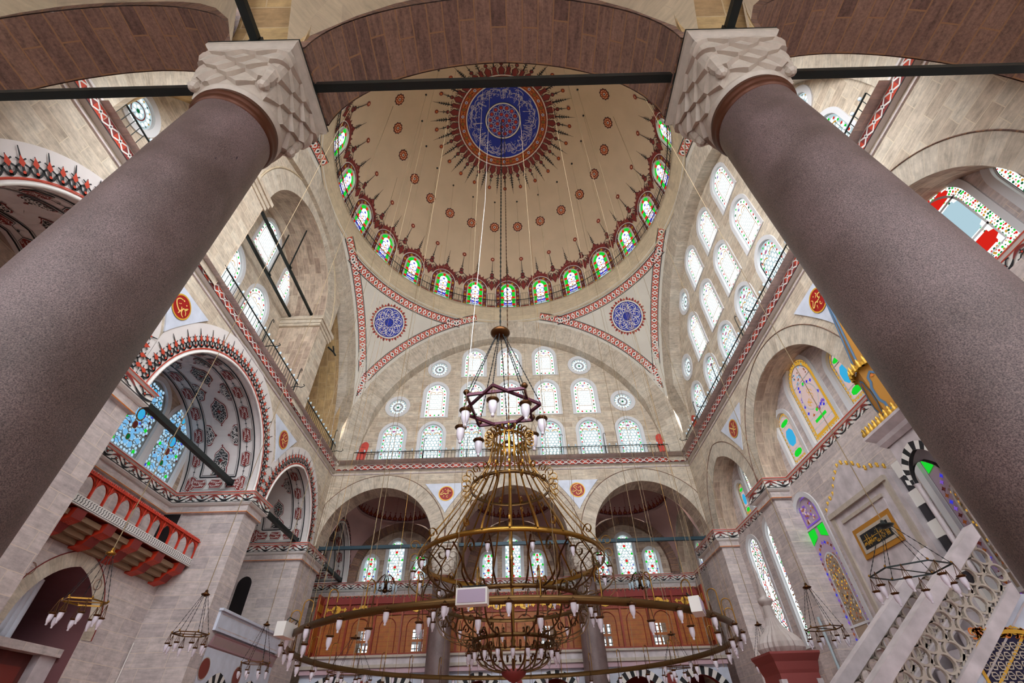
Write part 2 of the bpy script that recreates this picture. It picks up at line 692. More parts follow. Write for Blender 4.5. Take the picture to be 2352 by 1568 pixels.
def great_arch(name, fn, label, wd=0.7, mats=(STS, STR)):
    """fn at the face plane; arch ring, its soffit and the two legs."""
    mb = MB()
    R0, R1, zc, n = 9.55, 10.93, 14.87, 64
    P = [(-R0 * cos(pi * i / n), zc + R0 * sin(pi * i / n)) for i in range(n + 1)]
    Q = []
    for i in range(n + 1):
        x, z = -R1 * cos(pi * i / n), 15.18 + R1 * sin(pi * i / n)
        lim = 10.36 + 0.6 * max(0.0, min(1.0, (18.5 - z) / 1.3))
        x = max(-lim, min(lim, x))
        Q.append((x, z))
    rec = min(0.52, wd - 0.02)
    back = lambda z: -rec * max(0.0, min(1.0, (18.5 - z) / 1.3))
    f2 = lambda u, v, w=0.0: fn(u, v, w + back(v))
    band(mb, P, Q, f2, mats[1], 0.0)
    L = arclen(P)
    for i in range(n):
        mb.face([f2(*P[i], 0), f2(*P[i + 1], 0), fn(*P[i + 1], -wd), fn(*P[i], -wd)], STR, [(0, L[i]), (0, L[i + 1]), (wd, L[i + 1]), (wd, L[i])], True)
    for s in (-1, 1):
        x0, x1 = s * R0, s * 10.95
        mb.face([f2(x0, ZG - 0.3, 0), f2(x1, ZG - 0.3, 0), f2(x1, 15.2, 0), f2(x0, zc, 0)], ST)
        mb.face([f2(x0, ZG - 0.3, 0), f2(x0, zc, 0), fn(x0, zc, -wd), fn(x0, ZG - 0.3, -wd)], ST)
    return struct(mb, name, label)


great_arch('wall_far', far_pl(10.35), 'great stone arch carrying the dome over the far tympanum')
great_arch('wall_right', right_pl(10.35), 'great stone arch carrying the dome over the right tympanum')
great_arch('wall_left', left_pl(-10.35), 'great stone arch carrying the dome over the left gallery', 0.55)

great_arch('wall_near', near_pl(-10.35), 'great stone arch carrying the dome over the near side')
for sx in (-1, 1):
    for sy in (-1, 1):
        mb = MB()
        rows = []
        for z, a, b in ((14.45, 10.8, 10.92), (17.2, 10.8, 10.92), (17.7, 10.62, 10.68), (18.2, 10.44, 10.46), (18.5, 10.36, 10.36), (26.5, 10.36, 10.36)):
            rows.append([(sx * 9.56, sy * b, z), (sx * a, sy * b, z), (sx * a, sy * 9.56, z), (sx * 11.6, sy * 9.56, z), (sx * 11.6, sy * 11.6, z), (sx * 9.56, sy * 11.6, z)])
        rows = [[r[1], r[2] if False else (r[1][0], sy * 11.6, z_), (sx * 11.6, sy * 11.6, z_), (sx * 11.6, r[1][1], z_)] for r, z_ in zip(rows, (14.45, 17.2, 17.7, 18.2, 18.5, 26.5))]
        mb.grid(rows, ST, closed=True, smooth=False)
        struct(mb, 'wall_corner', 'plain stone corner mass carrying the dome pendentive')
# left tympanum: a deep vaulted bay between two recesses
mb = MB()
fn = left_pl(-10.6)
fb = left_pl(-12.85)
R0, zc = 9.6, 14.87
th = math.asin(5.1 / R0)
out = [(-5.1, ZG - 0.3), (-5.1, zc + R0 * cos(th))] + [(R0 * sin(th * (2 * i / 20 - 1)), zc + R0 * cos(th * (2 * i / 20 - 1))) for i in range(1, 20)] + [(5.1, zc + R0 * cos(th)), (5.1, ZG - 0.3)]
A1 = arch(0, 20.2, 3.75, 3.65, 32)
inner = [(-3.75, ZG - 0.3)] + A1 + [(3.75, ZG - 0.3)]
mb.poly(out + inner[::-1], lambda u, v: fn(u, v, 0), ST)
Q = offset_arch(A1, 1.02)
band(mb, A1, Q, fn, STR, 0.03)
mb.tube([fn(x, z, 0.04) for x, z in Q], 0.05, STS, 5)
soffit(mb, [(-3.75, ZG - 0.3)] + A1 + [(3.75, ZG - 0.3)], fn, 0.03, -2.25, STB, True)
for s in (-1, 1):
    # the two sides of each recess beyond the piers
    mb.face([fn(s * 5.1, ZG - 0.3, 0), fn(s * 5.1, 23.1, 0), fn(s * 5.1, 23.1, -2.6), fn(s * 5.1, ZG - 0.3, -2.6)], ST)
    y0, y1 = s * 5.1, s * 9.62
    if s > 0:
        mb.face([fb(y0, ZG - 0.3), fb(y1, ZG - 0.3), fb(y1, 24.0), fb(y0, 24.0)], STO)
    else:
        f12 = left_pl(-12.0)
        mb.poly([(y1, ZG - 0.3), (y1, 24.0), (y0, 24.0), (y0, ZG - 0.3)], lambda u, v: f12(u, v), ST, [circ(-8.6, 17.75, 0.74)])
    mb.face([fn(y1, ZG - 0.3, 0), fn(y1, 16.4, 0), fn(y1, 16.4, -2.6), fn(y1, ZG - 0.3, -2.6)], ST)
    C = [(s * R0 * sin(t), zc + R0 * cos(t)) for t in [th + (pi / 2 - th) * i / 20 for i in range(21)]]
    soffit(mb, C, fn, 0.0, -2.4, STO, True)
    # impost mouldings of the piers
    a, b = sorted((s * 3.68, s * 5.2))
    for k, (zz, pr) in enumerate(((19.55, 0.05), (19.75, 0.1), (19.98, 0.17))):
        mb.box((-12.85, a - pr, zz), (-10.6 + pr, b + pr, zz + 0.24), ST)
holes = [win_outline(-1.4, 16.9, 2.0, 3.1), win_outline(1.4, 16.9, 2.0, 3.1), win_outline(0, 21.1, 2.0, 2.75), win_outline(2.75, 20.9, 1.3, 2.3)]
out = [(-4.2, ZG - 0.3), (-4.2, 24.2), (4.2, 24.2), (4.2, ZG - 0.3)]
mb.poly(out, lambda u, v: fb(u, v, 0), ST, holes)
for h in holes:
    soffit(mb, h + [h[0]], fb, 0, -0.3, FRAMEW)
struct(mb, 'wall_left', 'left gallery wall of pale stone with a deep vaulted bay and broad piers')
mb = MB()
mb.face([(-13.4, -10, ZG - 0.02), (-10.4, -10, ZG - 0.02), (-10.4, 10.4, ZG - 0.02), (-13.4, 10.4, ZG - 0.02)], STG)
mb.face([(-10.5, 10.3, ZG - 0.02), (10.5, 10.3, ZG - 0.02), (10.5, 11.1, ZG - 0.02), (-10.5, 11.1, ZG - 0.02)], STG)
mb.face([(10.2, -10, ZG - 0.02), (11.1, -10, ZG - 0.02), (11.1, 10.4, ZG - 0.02), (10.2, 10.4, ZG - 0.02)], STG)
struct(mb, 'floor', 'narrow stone floor of the gallery behind the iron railings')

# ------------------------------------------------------------------ pendentives, ring and dome
ZSC, RSC = 15.2, 15.03


def pend_pt(x, y, off=0.0):
    R_ = RSC - off
    z = ZSC + sqrt(max(0.0, R_ * R_ - x * x - y * y))
    return Vector((x, y, z))


def pendentive(sx, sy, label):
    mb = MB()
    rows = []
    n, m = 36, 20
    for i in range(m + 1):
        row = []
        for j in range(n + 1):
            ph = (pi / 2) * j / n
            rmax = 10.35 / max(cos(ph), sin(ph))
            r = 10.33 + (rmax - 10.33) * (i / m)
            row.append(pend_pt(sx * r * cos(ph), sy * r * sin(ph)))
        rows.append(row)
    mb.grid(rows, PEND)
    return struct(mb, 'ceiling', label)


pendentive(-1, 1, 'white plaster pendentive at the far left corner under the dome')
pendentive(1, 1, 'white plaster pendentive at the far right corner under the dome')
pendentive(-1, -1, 'white plaster pendentive at the near left corner behind the column capital')
pendentive(1, -1, 'white plaster pendentive at the near right corner behind the column capital')

ZD, RD = 27.1, 10.25
mb = MB()
mb.lathe([(10.42, 25.95), (10.36, 26.1), (10.25, 26.35), (10.12, 26.7), (10.02, 27.0), (9.98, 27.22), (10.3, 27.24)], STS, n=128, uvs=10.0)
ob = struct(mb, 'trim_1', 'plain stone ring moulding at the foot of the dome')
mb = MB()
NW = 24
prof = [(RD, 27.1)] + [(RD * cos(e), ZD + RD * sin(e)) for e in [radians(90) * i / 40 for i in range(1, 41)]]
mb.lathe(prof, CREAM, n=144)
DOME = struct(mb, 'ceiling', 'great cream dome painted with flowers, spires and a blue medallion')

# ------------------------------------------------------------------ left wall below the gallery
BAYS = [(-14.7, 2.45), (-7.36, 2.56), (0.0, 3.66), (7.36, 2.56), (14.8, 2.45)]
BRISE = [2.95, 2.98, 3.5, 2.98, 2.95]
mb = MB()
fn = left_pl(XL)
out = [(-18.5, 14.6), (-18.5, ZSP)]
for (c, a), h in zip(BAYS, BRISE):
    out += arch(c, ZSP, a, h, 28)
out += [(18.5, ZSP), (18.5, 14.6)]
mb.poly(out, lambda u, v: fn(u, v, 0), ST)
for (c, a), h in zip(BAYS, BRISE):
    A = arch(c, ZSP, a, h, 40)
    soffit(mb, A, fn, 0, -3.25, WHITE, True)
struct(mb, 'wall_left', 'left wall spandrels of pale stone above the painted arches')

# back wall of the left recesses
mb = MB()
fb = left_pl(-14.1)
hol = [win_outline(-1.95, 9.95, 1.9, 3.2), win_outline(0.15, 9.95, 1.9, 3.2), win_outline(2.25, 9.95, 1.9, 3.2)]
mb.poly([(-18.5, ZSP - 0.4), (-18.5, 13.8), (18.5, 13.8), (18.5, ZSP - 0.4)], lambda u, v: fb(u, v), STB, hol)
for h in hol:
    soffit(mb, h + [h[0]], fb, 0, -0.35, FRAMEW)
dh = arch(0.02, 4.35, 1.5, 1.8, 20, 0)
mb.poly([(-18.5, 0), (-18.5, ZSP - 0.35), (18.5, ZSP - 0.35), (18.5, 0)] + dh[::-1], lambda u, v: fb(u, v), STG)
struct(mb, 'wall_left', 'lower left wall of grey stone behind the painted recess')

# piers between the left bays
def pier(y0, y1, label, x0=-14.1, x1=XL, z1=ZSP - 0.05):
    mb = MB()
    mb.box((x0, y0, 0), (x1, y1, z1), STG)
    return struct(mb, 'wall_left', label)


pier(3.68, 4.78, 'broad grey stone pier on the left between the two painted arches')
pier(-4.78, -3.68, 'pale stone pier seen along the edge of the left granite column')
pier(9.93, 12.34, 'grey stone corner pier where the left wall meets the far arcade')
pier(-12.34, -9.93, 'near corner pier hidden behind the left granite column')

# ------------------------------------------------------------------ right wall below the gallery
RBAYS = [(-14.8, 2.4), (-7.4, 2.35), (0.3, 3.45), (7.35, 2.3), (14.9, 2.3)]
RR = [2.95, 2.95, 3.5, 2.95, 2.95]
mb = MB()
fn = right_pl(XR)
out = [(-18.5, 14.6), (-18.5, ZSP)]
for (c, a), h in zip(RBAYS, RR):
    out += arch(c, ZSP, a, h, 28)
out += [(18.5, ZSP), (18.5, 14.6)]
mb.poly(out, lambda u, v: fn(u, v, 0), ST)
for (c, a), h in zip(RBAYS, RR):
    A = arch(c, ZSP, a, h, 40)
    soffit(mb, A, fn, 0, -1.2, STB, True)
    Q = offset_arch(A, 0.72)
    Q = [(y, min(z, 14.2)) for y, z in Q]
    band(mb, A, Q, fn, STR, 0.02)
    mb.tube([fn(x, z, 0.03) for x, z in Q], 0.02, STD, 4)
struct(mb, 'wall_right', 'right wall spandrels of warm stone over the window recesses')
mb = MB()
fb = right_pl(11.75)
RW = [(0.35, 10.0, 2.0, 3.45), (2.55, 10.0, 1.25, 2.35), (-1.85, 10.0, 1.25, 2.35), (8.2, 10.0, 0.95, 1.75), (6.85, 10.0, 1.35, 2.6), (-7.4, 9.9, 2.1, 3.1), (-5.15, 9.9, 1.5, 2.3), (-9.6, 9.9, 1.5, 2.3), (14.3, 9.7, 1.3, 2.4), (16.0, 9.7, 0.9, 1.7)]
hol = [win_outline(c, z0, w, h) for c, z0, w, h in RW]
mb.poly([(-18.5, ZSP - 0.4), (-18.5, 14.2), (18.5, 14.2), (18.5, ZSP - 0.4)], lambda u, v: fb(u, v), STG, hol)
for h in hol:
    soffit(mb, h + [h[0]], fb, 0, -0.3, FRAMEW)
struct(mb, 'wall_right', 'right recess wall of grey stone holding the coloured windows')
mb = MB()
fc = right_pl(11.45)
hol = [win_outline(8.35, 4.3, 1.35, 4.75), win_outline(6.2, 4.3, 1.35, 4.85), win_outline(3.2, 3.7, 1.6, 5.2), win_outline(-3.3, 3.7, 1.6, 5.0)]
mb.poly([(-18.5, 0), (-18.5, ZSP - 0.35), (18.5, ZSP - 0.35), (18.5, 0)], lambda u, v: fc(u, v), STG, hol)
for h in hol:
    soffit(mb, h + [h[0]], fc, 0, -0.3, FRAMEW)
struct(mb, 'wall_right', 'lower right wall of grey stone with tall lancet windows')
mb = MB()
mb.box((XR, 3.8, 0), (11.75, 5.05, ZSP - 0.05), STG)
struct(mb, 'wall_right', 'shallow grey stone pier on the right beside the tall lancet windows')
mb = MB()
mb.box((10.55, 9.75, 0), (11.75, 12.4, ZSP - 0.05), STG)
struct(mb, 'wall_right', 'grey stone corner pier where the right wall meets the far arcade')
mb = MB()
mb.box((XR, -5.05, 0), (11.75, -3.8, ZSP - 0.05), STG)
struct(mb, 'wall_right', 'shallow stone pier behind the stone pulpit')

# ------------------------------------------------------------------ far and near aisles
FB = far_pl(AY)
mb = MB()
FW = []
for cx in (-7.9, -0.1, 7.4):
    FW += [(cx - 0.0, 9.75, 1.25, 2.75), (cx - 1.62, 9.75, 0.98, 1.75), (cx + 1.62, 9.75, 0.98, 1.75)]
FW = [(c, z0, w, h) for c, z0, w, h in FW]
hol = [win_outline(c, z0, w, h) for c, z0, w, h in FW]
LOWW = [(-8.75, 5.35), (-5.75, 5.35), (-2.2, 5.35), (1.4, 5.35), (5.42, 5.35), (8.16, 5.35)]
hol += [[(c - 0.62, z), (c - 0.62, z + 2.3), (c + 0.62, z + 2.3), (c + 0.62, z)] for c, z in LOWW]
mb.poly([(-14.2, 0), (-14.2, 15), (13, 15), (13, 0)], lambda u, v: FB(u, v), STB, hol)
for h in hol:
    soffit(mb, h + [h[0]], FB, 0, -0.3, FRAMEW)
# blind arches framing the three window groups
for cx, a in ((-7.6, 3.0), (0.0, 2.95), (7.5, 2.95)):
    A = arch(cx, 10.3, a - 0.35, 2.75, 32, ZSP)
    B = arch(cx, 10.3, a + 0.15, 3.2, 32, ZSP)
    f = FB
    band(mb, A, B, f, STD, 0.35)
    soffit(mb, A, f, 0.35, 0, STD)
    soffit(mb, B, f, 0.35, 0, STD)
struct(mb, 'wall_far', 'outer wall of the far aisle with groups of three arched windows')


def aisle_vault(cx, hw, y0, y1, mat, name_label, dec=None):
    """Square bay: four pendentives and a shallow dome."""
    mb = MB()
    cy, hy = (y0 + y1) / 2, (y1 - y0) / 2
    R_ = min(hw, hy)
    zt = 13.55
    n, m = 12, 8
    diag = sqrt(hw * hw + hy * hy)
    for q in range(4):
        rows = []
        for i in range(m + 1):
            row = []
            for j in range(n + 1):
                ph = pi / 2 * q + pi / 2 * j / n
                rmax = min(hw / max(1e-6, abs(cos(ph))), hy / max(1e-6, abs(sin(ph))))
                r = R_ + (rmax - R_) * i / m
                t = max(0.0, (r - R_)) / (diag - R_)
                row.append((cx + r * cos(ph), cy + r * sin(ph), zt - 3.4 * t ** 1.8))
            rows.append(row)
        mb.grid(rows, mat)
    mb.lathe([(R_, zt), (R_ + 0.0, zt + 0.12)] + [(R_ * cos(radians(a)), zt + 0.12 + R_ * 0.75 * sin(radians(a))) for a in range(6, 91, 6)], mat, c=(cx, cy, 0), n=48)
    return struct(mb, 'ceiling', name_label)


for cx, lab in ((-7.6, 'left'), (0.0, 'middle'), (7.5, 'right')):
    aisle_vault(cx, 3.35, YB + 0.02, AY - 0.02, PINKW, 'small painted dome over the %s bay of the far aisle' % lab)
    aisle_vault(cx, 3.35, -AY + 0.02, -YB - 0.02, STS, 'small stone dome over the %s bay of the near aisle' % lab)


def transverse(x, s, label, mat, mat2):
    """Arch across an aisle at x (s=+1 far, -1 near)."""
    mb = MB()
    yc, a = s * (YB + AY) / 2, (AY - YB) / 2
    A = arch(yc, 10.1, a, 2.9, 28)
    for dx in (-0.62, 0.62):
        f = left_pl(x + dx)
        mb.poly([(yc - a - 0.01, 10.1), (yc - a - 0.01, 14.6)] + [(yc + a + 0.01, 14.6), (yc + a + 0.01, 10.1)] + A[::-1][1:-1], lambda u, v: f(u, v), mat)
        band(mb, A, offset_arch(A, 0.4), f, mat2, 0.015 if dx > 0 else -0.015)
    f = left_pl(x + 0.62)
    soffit(mb, A, f, 0, -1.24, mat2)
    return struct(mb, 'ceiling', label)


transverse(-CXC, 1, 'cross arch over the far aisle behind the left far column', PINKW, STB)
transverse(CXC, 1, 'cross arch over the far aisle behind the right far column', PINKW, STB)
transverse(-CXC, -1, 'stone cross arch rising toward the viewer from the left granite column', STO, STO)
transverse(CXC, -1, 'stone cross arch rising toward the viewer from the right granite column', STO, STO)
# unseen outer wall of the near aisle, added with openings to cut the light
mb = MB()
hol = [[(c - 0.8, z), (c - 0.8, z + h), (c + 0.8, z + h), (c + 0.8, z)] for c in (-10, -6, -2, 2, 6, 10) for z, h in ((1.5, 1.9), (6.2, 3.0))]
mb.poly([(-14.2, 0), (-14.2, 15), (13, 15), (13, 0)], lambda u, v: Vector((u, -AY, v)), STG, hol)
struct(mb, 'wall_near', 'unseen outer wall of the near aisle, added behind the viewpoint to cut light')
# upper wall behind the camera's aisle ends
mb = MB()
for X, f in ((XL, left_pl(XL)), (XR, right_pl(XR))):
    pass
mb.face([(-14.1, 12.32, 0), (-14.1, 17.6, 0), (-14.1, 17.6, 14), (-14.1, 12.32, 14)], WHITE)
mb.face([(-14.1, -18, 0), (-14.1, -12.32, 0), (-14.1, -12.32, 14), (-14.1, -18, 14)], STG)
struct(mb, 'wall_left', 'end wall of the aisle recess behind the painted arch')

# ================================================================== flat painted and glazed shapes
class Ink:
    """2D shapes laid on a surface fn(u, v, w) with a small relief per level."""

    def __init__(s, fn, mb=None, step=0.006, w0=0.012):
        s.fn, s.mb, s.step, s.w0 = fn, mb or MB(), step, w0

    def P(s, p, lv):
        return s.fn(p[0], p[1], s.w0 + s.step * lv)

    def poly(s, pts, mat, lv=0):
        s.mb.face([s.P(p, lv) for p in pts], mat, [(p[0], p[1]) for p in pts])

    def disc(s, c, r, mat, lv=0, n=12, ry=None, a0=0.0):
        ry = ry or r
        if r > 0.5:
            q = max(3, int(r / 0.25))
            for i in range(q):
                s.ring(c, r * i / q, r * (i + 1) / q, mat, lv, n)
            return
        s.poly([(c[0] + r * cos(2 * pi * i / n + a0), c[1] + ry * sin(2 * pi * i / n + a0)) for i in range(n)], mat, lv)

    def line(s, pts, w, mat, lv=0, closed=False):
        n = len(pts)
        L, R_ = [], []
        for i in range(n):
            if closed:
                a, b = pts[i - 1], pts[(i + 1) % n]
            else:
                a, b = pts[max(i - 1, 0)], pts[min(i + 1, n - 1)]
            dx, dy = b[0] - a[0], b[1] - a[1]
            d = sqrt(dx * dx + dy * dy) or 1e-6
            ww = (w[i] if isinstance(w, (list, tuple)) else w) / 2
            L.append((pts[i][0] - dy / d * ww, pts[i][1] + dx / d * ww))
            R_.append((pts[i][0] + dy / d * ww, pts[i][1] - dx / d * ww))
        for i in range(n if closed else n - 1):
            j = (i + 1) % n
            s.poly([L[i], L[j], R_[j], R_[i]], mat, lv)

    def ring(s, c, r0, r1, mat, lv=0, n=32, a0=0.0, a1=2 * pi):
        for i in range(n):
            t0, t1 = a0 + (a1 - a0) * i / n, a0 + (a1 - a0) * (i + 1) / n
            s.poly([(c[0] + r0 * cos(t0), c[1] + r0 * sin(t0)), (c[0] + r1 * cos(t0), c[1] + r1 * sin(t0)),
                    (c[0] + r1 * cos(t1), c[1] + r1 * sin(t1)), (c[0] + r0 * cos(t1), c[1] + r0 * sin(t1))], mat, lv)

    def star(s, c, r, mat, lv=0, k=6, q=0.5, a0=pi / 2):
        s.fan(c, [(c[0] + (r if i % 2 == 0 else r * q) * cos(a0 + pi * i / k), c[1] + (r if i % 2 == 0 else r * q) * sin(a0 + pi * i / k)) for i in range(2 * k)], mat, lv)

    def fan(s, c, pts, mat, lv=0):
        n = len(pts)
        q = max(1, int(max(sqrt((p[0] - c[0]) ** 2 + (p[1] - c[1]) ** 2) for p in pts) / 0.13))
        for i in range(n):
            a, b = pts[i], pts[(i + 1) % n]
            for k in range(q):
                t0, t1 = k / q, (k + 1) / q
                m = lambda p, t: (c[0] + (p[0] - c[0]) * t, c[1] + (p[1] - c[1]) * t)
                s.poly([m(a, t0), m(a, t1), m(b, t1), m(b, t0)] if k else [c, m(a, t1), m(b, t1)], mat, lv)

    def spiral(s, c, r, turns, a0, w, mat, lv=0, n=14, sgn=1):
        pts = []
        for i in range(n + 1):
            t = i / n
            rr = r * (1 - 0.8 * t)
            a = a0 + sgn * turns * 2 * pi * t
            pts.append((c[0] + rr * cos(a), c[1] + rr * sin(a)))
        s.line(pts, [w * (1 - 0.5 * i / n) for i in range(n + 1)], mat, lv)


def sub(fn, cu, cv, ang=0.0, sc=1.0, mir=1):
    """Frame placed at (cu, cv) turned by ang inside another flat frame."""
    ca, sa = cos(ang), sin(ang)
    return lambda u, v, w=0.0: fn(cu + (u * mir * ca - v * sa) * sc, cv + (u * mir * sa + v * ca) * sc, w)


def along(fn, pts):
    """Map (s, t): s metres along the polyline, t to its left; w passes on."""
    L = arclen(pts)

    def g(u, v, w=0.0):
        u = max(0.0, min(L[-1] - 1e-6, u))
        lo = 0
        hi = len(L) - 1
        while hi - lo > 1:
            m = (lo + hi) // 2
            if L[m] <= u:
                lo = m
            else:
                hi = m
        f = (u - L[lo]) / (L[lo + 1] - L[lo] + 1e-9)
        dx, dy = pts[lo + 1][0] - pts[lo][0], pts[lo + 1][1] - pts[lo][1]

        def nrm(i):
            a, b = pts[max(i - 1, 0)], pts[min(i + 1, len(pts) - 1)]
            d = sqrt((b[0] - a[0]) ** 2 + (b[1] - a[1]) ** 2) or 1e-9
            return (-(b[1] - a[1]) / d, (b[0] - a[0]) / d)
        n0, n1 = nrm(lo), nrm(lo + 1)
        nx, ny = n0[0] + (n1[0] - n0[0]) * f, n0[1] + (n1[1] - n0[1]) * f
        return fn(pts[lo][0] + dx * f + nx * v, pts[lo][1] + dy * f + ny * v, w)
    return g, L[-1]


# ------------------------------------------------------------------ windows
def inset_outline(w, h, d, n=12):
    """Arched outline centred at u=0 with its sill at v=0, inset by d."""
    a = w / 2
    r = a * 1.1
    A = arch(0, h - r, a, r, n)
    k = (a - d) / a
    A = [(x * k, h - r + (z - (h - r)) * (r - d) / r) for x, z in A]
    return [(A[0][0], d)] + A + [(A[-1][0], d)]


loc = lambda u, v, w=0.0: Vector((u, -w, v))
PROTO = {}
NWIN = [0]


def flake(ink, c, r, mat, lv):
    a = random.uniform(0, pi)
    pts = []
    for i in range(7):
        t = a + 2 * pi * i / 7
        pts.append((c[0] + r * random.uniform(0.75, 1.1) * cos(t), c[1] + r * random.uniform(0.75, 1.1) * sin(t)))
    ink.poly(pts, mat, lv)


def inside(p, w, h, d):
    a = w / 2 - d
    if abs(p[0]) > a or p[1] < d:
        return False
    r = w / 2 * 1.1
    zs = h - r
    if p[1] <= zs:
        return True
    rr = r - d
    return (p[0] / a) ** 2 * 0.95 + ((p[1] - zs) / rr) ** 2 < 0.93


def border_path(w, h, d, step):
    O = inset_outline(w, h, d, 24)
    O = O + [O[0]]
    L = arclen(O)
    n = int(L[-1] / step)
    out = []
    for i in range(n):
        t = L[-1] * i / n
        k = max(j for j in range(len(L) - 1) if L[j] <= t)
        f = (t - L[k]) / (L[k + 1] - L[k] + 1e-9)
        out.append((O[k][0] + (O[k + 1][0] - O[k][0]) * f, O[k][1] + (O[k + 1][1] - O[k][1]) * f))
    return out


def blobs(ink, w, h, d, cell, white, lv=1, jit=0.04, n=8):
    row = 0
    v = d + cell * 0.6
    while v < h:
        off = (row % 2) * cell / 2
        m = int(w / cell) + 2
        for i in range(-m, m + 1):
            u = i * cell + off
            if inside((u, v), w, h, d + cell * 0.42):
                c = (u + random.uniform(-jit, jit) * cell, v + random.uniform(-jit, jit) * cell)
                ink.disc(c, cell * 0.43, white, lv, n, a0=pi / 8)
        v += cell * 0.9
        row += 1


def window_proto(kind, w, h):
    key = (kind, w, h)
    if key in PROTO:
        return PROTO[key]
    rnd = random.getstate()
    random.seed(sum(map(ord, kind)) + int(w * 100))
    fr = MB()
    gl = MB()
    roundw = kind == 'round'
    if roundw:
        O = circ(0, 0, w / 2, 32)
        f1 = [(x * 0.80, z * 0.80) for x, z in O]
        f2 = [(x * 0.76, z * 0.76) for x, z in O]
        f0 = [(x * 1.12, z * 1.12) for x, z in O]
        G = [(x * 0.76, z * 0.76) for x, z in O]
    else:
        d = 0.12 if w > 1.1 else 0.09
        if kind == 'dome':
            d = 0.03
        f0 = inset_outline(w, h, -0.10 if kind != 'dome' else -0.0, 24)
        f0 = [(x, max(z, 0.0)) for x, z in f0]
        f1 = inset_outline(w, h, d * 0.75, 24)
        f2 = inset_outline(w, h, d, 24)
        G = f2
    c = lambda P: P + [P[0]]
    gy = -0.10
    a, b, e = c(f0), c(f1), c(f2)
    for i in range(len(a) - 1):
        fr.face([loc(*a[i], 0.05), loc(*a[i + 1], 0.05), loc(*b[i + 1], 0.03), loc(*b[i], 0.03)], FRAMEW)
        fr.face([loc(*a[i], 0.05), loc(*a[i + 1], 0.05), loc(*a[i + 1], 0.0), loc(*a[i], 0.0)], FRAMEW)
        fr.face([loc(*b[i], 0.03), loc(*b[i + 1], 0.03), loc(*b[i + 1], gy), loc(*b[i], gy)], FRAMEW)
        fr.face([loc(*b[i], gy + 0.02), loc(*b[i + 1], gy + 0.02), loc(*e[i + 1], gy + 0.02), loc(*e[i], gy + 0.02)], FRAMEW)
    base = {'row3': G_SKY, 'rowb': G_WHITE, 'blue': G_SKY, 'qibla': LEAD, 'qiblab': LEAD, 'lancet': G_WHITE, 'garden': LEAD, 'aisle': G_SKY}.get(kind, G_SKY)
    gl.poly(f1, lambda u, v: loc(u, v, gy), G_BASE if kind not in ('qibla', 'qiblab', 'garden', 'tall', 'blue') else LEAD)
    ink = Ink(loc, gl, 0.006, gy + 0.006)
    D = 0.14
    if kind == 'row3':
        blobs(ink, w, h, D, w * 0.135, G_WHITE)
        B = border_path(w, h, D + 0.1, 0.235)
        for i, p in enumerate(B):
            flake(ink, p, 0.055, G_GREEN if i % 2 else G_RED, 2)
        for s in (-1, 1):
            ink.line([(s * 0.10 + s * 0.2 * (1 - cos(t)), h * 0.70 + 0.13 * sin(t)) for t in [pi * k / 8 for k in range(9)]], 0.05, G_GOLD, 3)
        for k in range(5):
            t = pi * (0.2 + 0.15 * k)
            ink.line([(0.03 * cos(t), h * 0.79), (0.13 * cos(t), h * 0.79 + 0.12 * sin(t))], 0.035, G_PURPLE if k % 2 else G_RED, 3)
        ink.line([(-w * 0.3, h * 0.70), (w * 0.3, h * 0.70)], 0.02, LEAD, 3)
        for s in (-1, 1):
            ink.line([(s * w * 0.285, D), (s * w * 0.285, h * 0.72)], 0.018, LEAD, 3)
        for v in (0.14, 0.30):
            ink.line([(-w * 0.3, h * v), (w * 0.3, h * v)], 0.018, LEAD, 3)
    elif kind == 'rowb':
        ink.poly(inset_outline(w, h, D, 24), G_WHITE, 0)
        B = border_path(w, h, D + 0.11, 0.27)
        for i, p in enumerate(B):
            flake(ink, p, 0.065, (G_GREEN, G_RED, G_DGREEN)[i % 3], 2)
        O = inset_outline(w, h * 0.985, D + 0.23, 16)
        ink.line(O, 0.028, P_OCHRE, 2, True)
        x0, x1 = O[0][0], O[-1][0]
        for vv in (0.25, 0.68):
            ink.line([(x0, h * vv), (x1, h * vv)], 0.026, P_OCHRE, 2)
        y = h * 0.25
        k = 0
        while y < h * 0.68 - 0.05:
            ink.line([(x0, y), (x1, y)], 0.010, LEAD, 2)
            for j in range(5):
                xx = x0 + (x1 - x0) * (j + (0.5 if k % 2 else 0.0)) / 4.5
                if x0 < xx < x1:
                    ink.line([(xx, y), (xx, y + 0.16)], 0.010, LEAD, 2)
            y += 0.16
            k += 1
        for j in range(6):
            xx = x0 + (x1 - x0) * (j + 0.5) / 6
            ink.line([(xx - 0.06, h * 0.25), (xx, h * 0.25 - 0.08), (xx + 0.06, h * 0.25)], 0.012, P_OCHRE, 2)
        for s in (-1, 1):
            ink.line([(s * 0.07 + s * 0.16 * (1 - cos(t)), h * 0.70 + 0.12 * sin(t)) for t in [pi * k / 8 for k in range(9)]], 0.04, G_GOLD, 3)
        for k in range(5):
            t = pi * (0.2 + 0.15 * k)
            ink.line([(0.02 * cos(t), h * 0.80), (0.1 * cos(t), h * 0.80 + 0.1 * sin(t))], 0.03, G_PURPLE, 3)
    elif roundw:
        R_ = w / 2
        ink.ring((0, 0), R_ * 0.36, R_ * 0.42, P_DRED, 2)
        for k in range(16):
            t = 2 * pi * k / 16
            ink.disc((R_ * 0.58 * cos(t), R_ * 0.58 * sin(t)), R_ * 0.1, G_WHITE, 1, 8)
            ink.disc((R_ * 0.68 * cos(t + 0.2), R_ * 0.68 * sin(t + 0.2)), R_ * 0.05, LEAD if k % 2 else G_GOLD, 2, 5)
        for k in range(6):
            t = 2 * pi * k / 6
            ink.disc((R_ * 0.22 * cos(t), R_ * 0.22 * sin(t)), R_ * 0.095, G_WHITE, 1, 8)
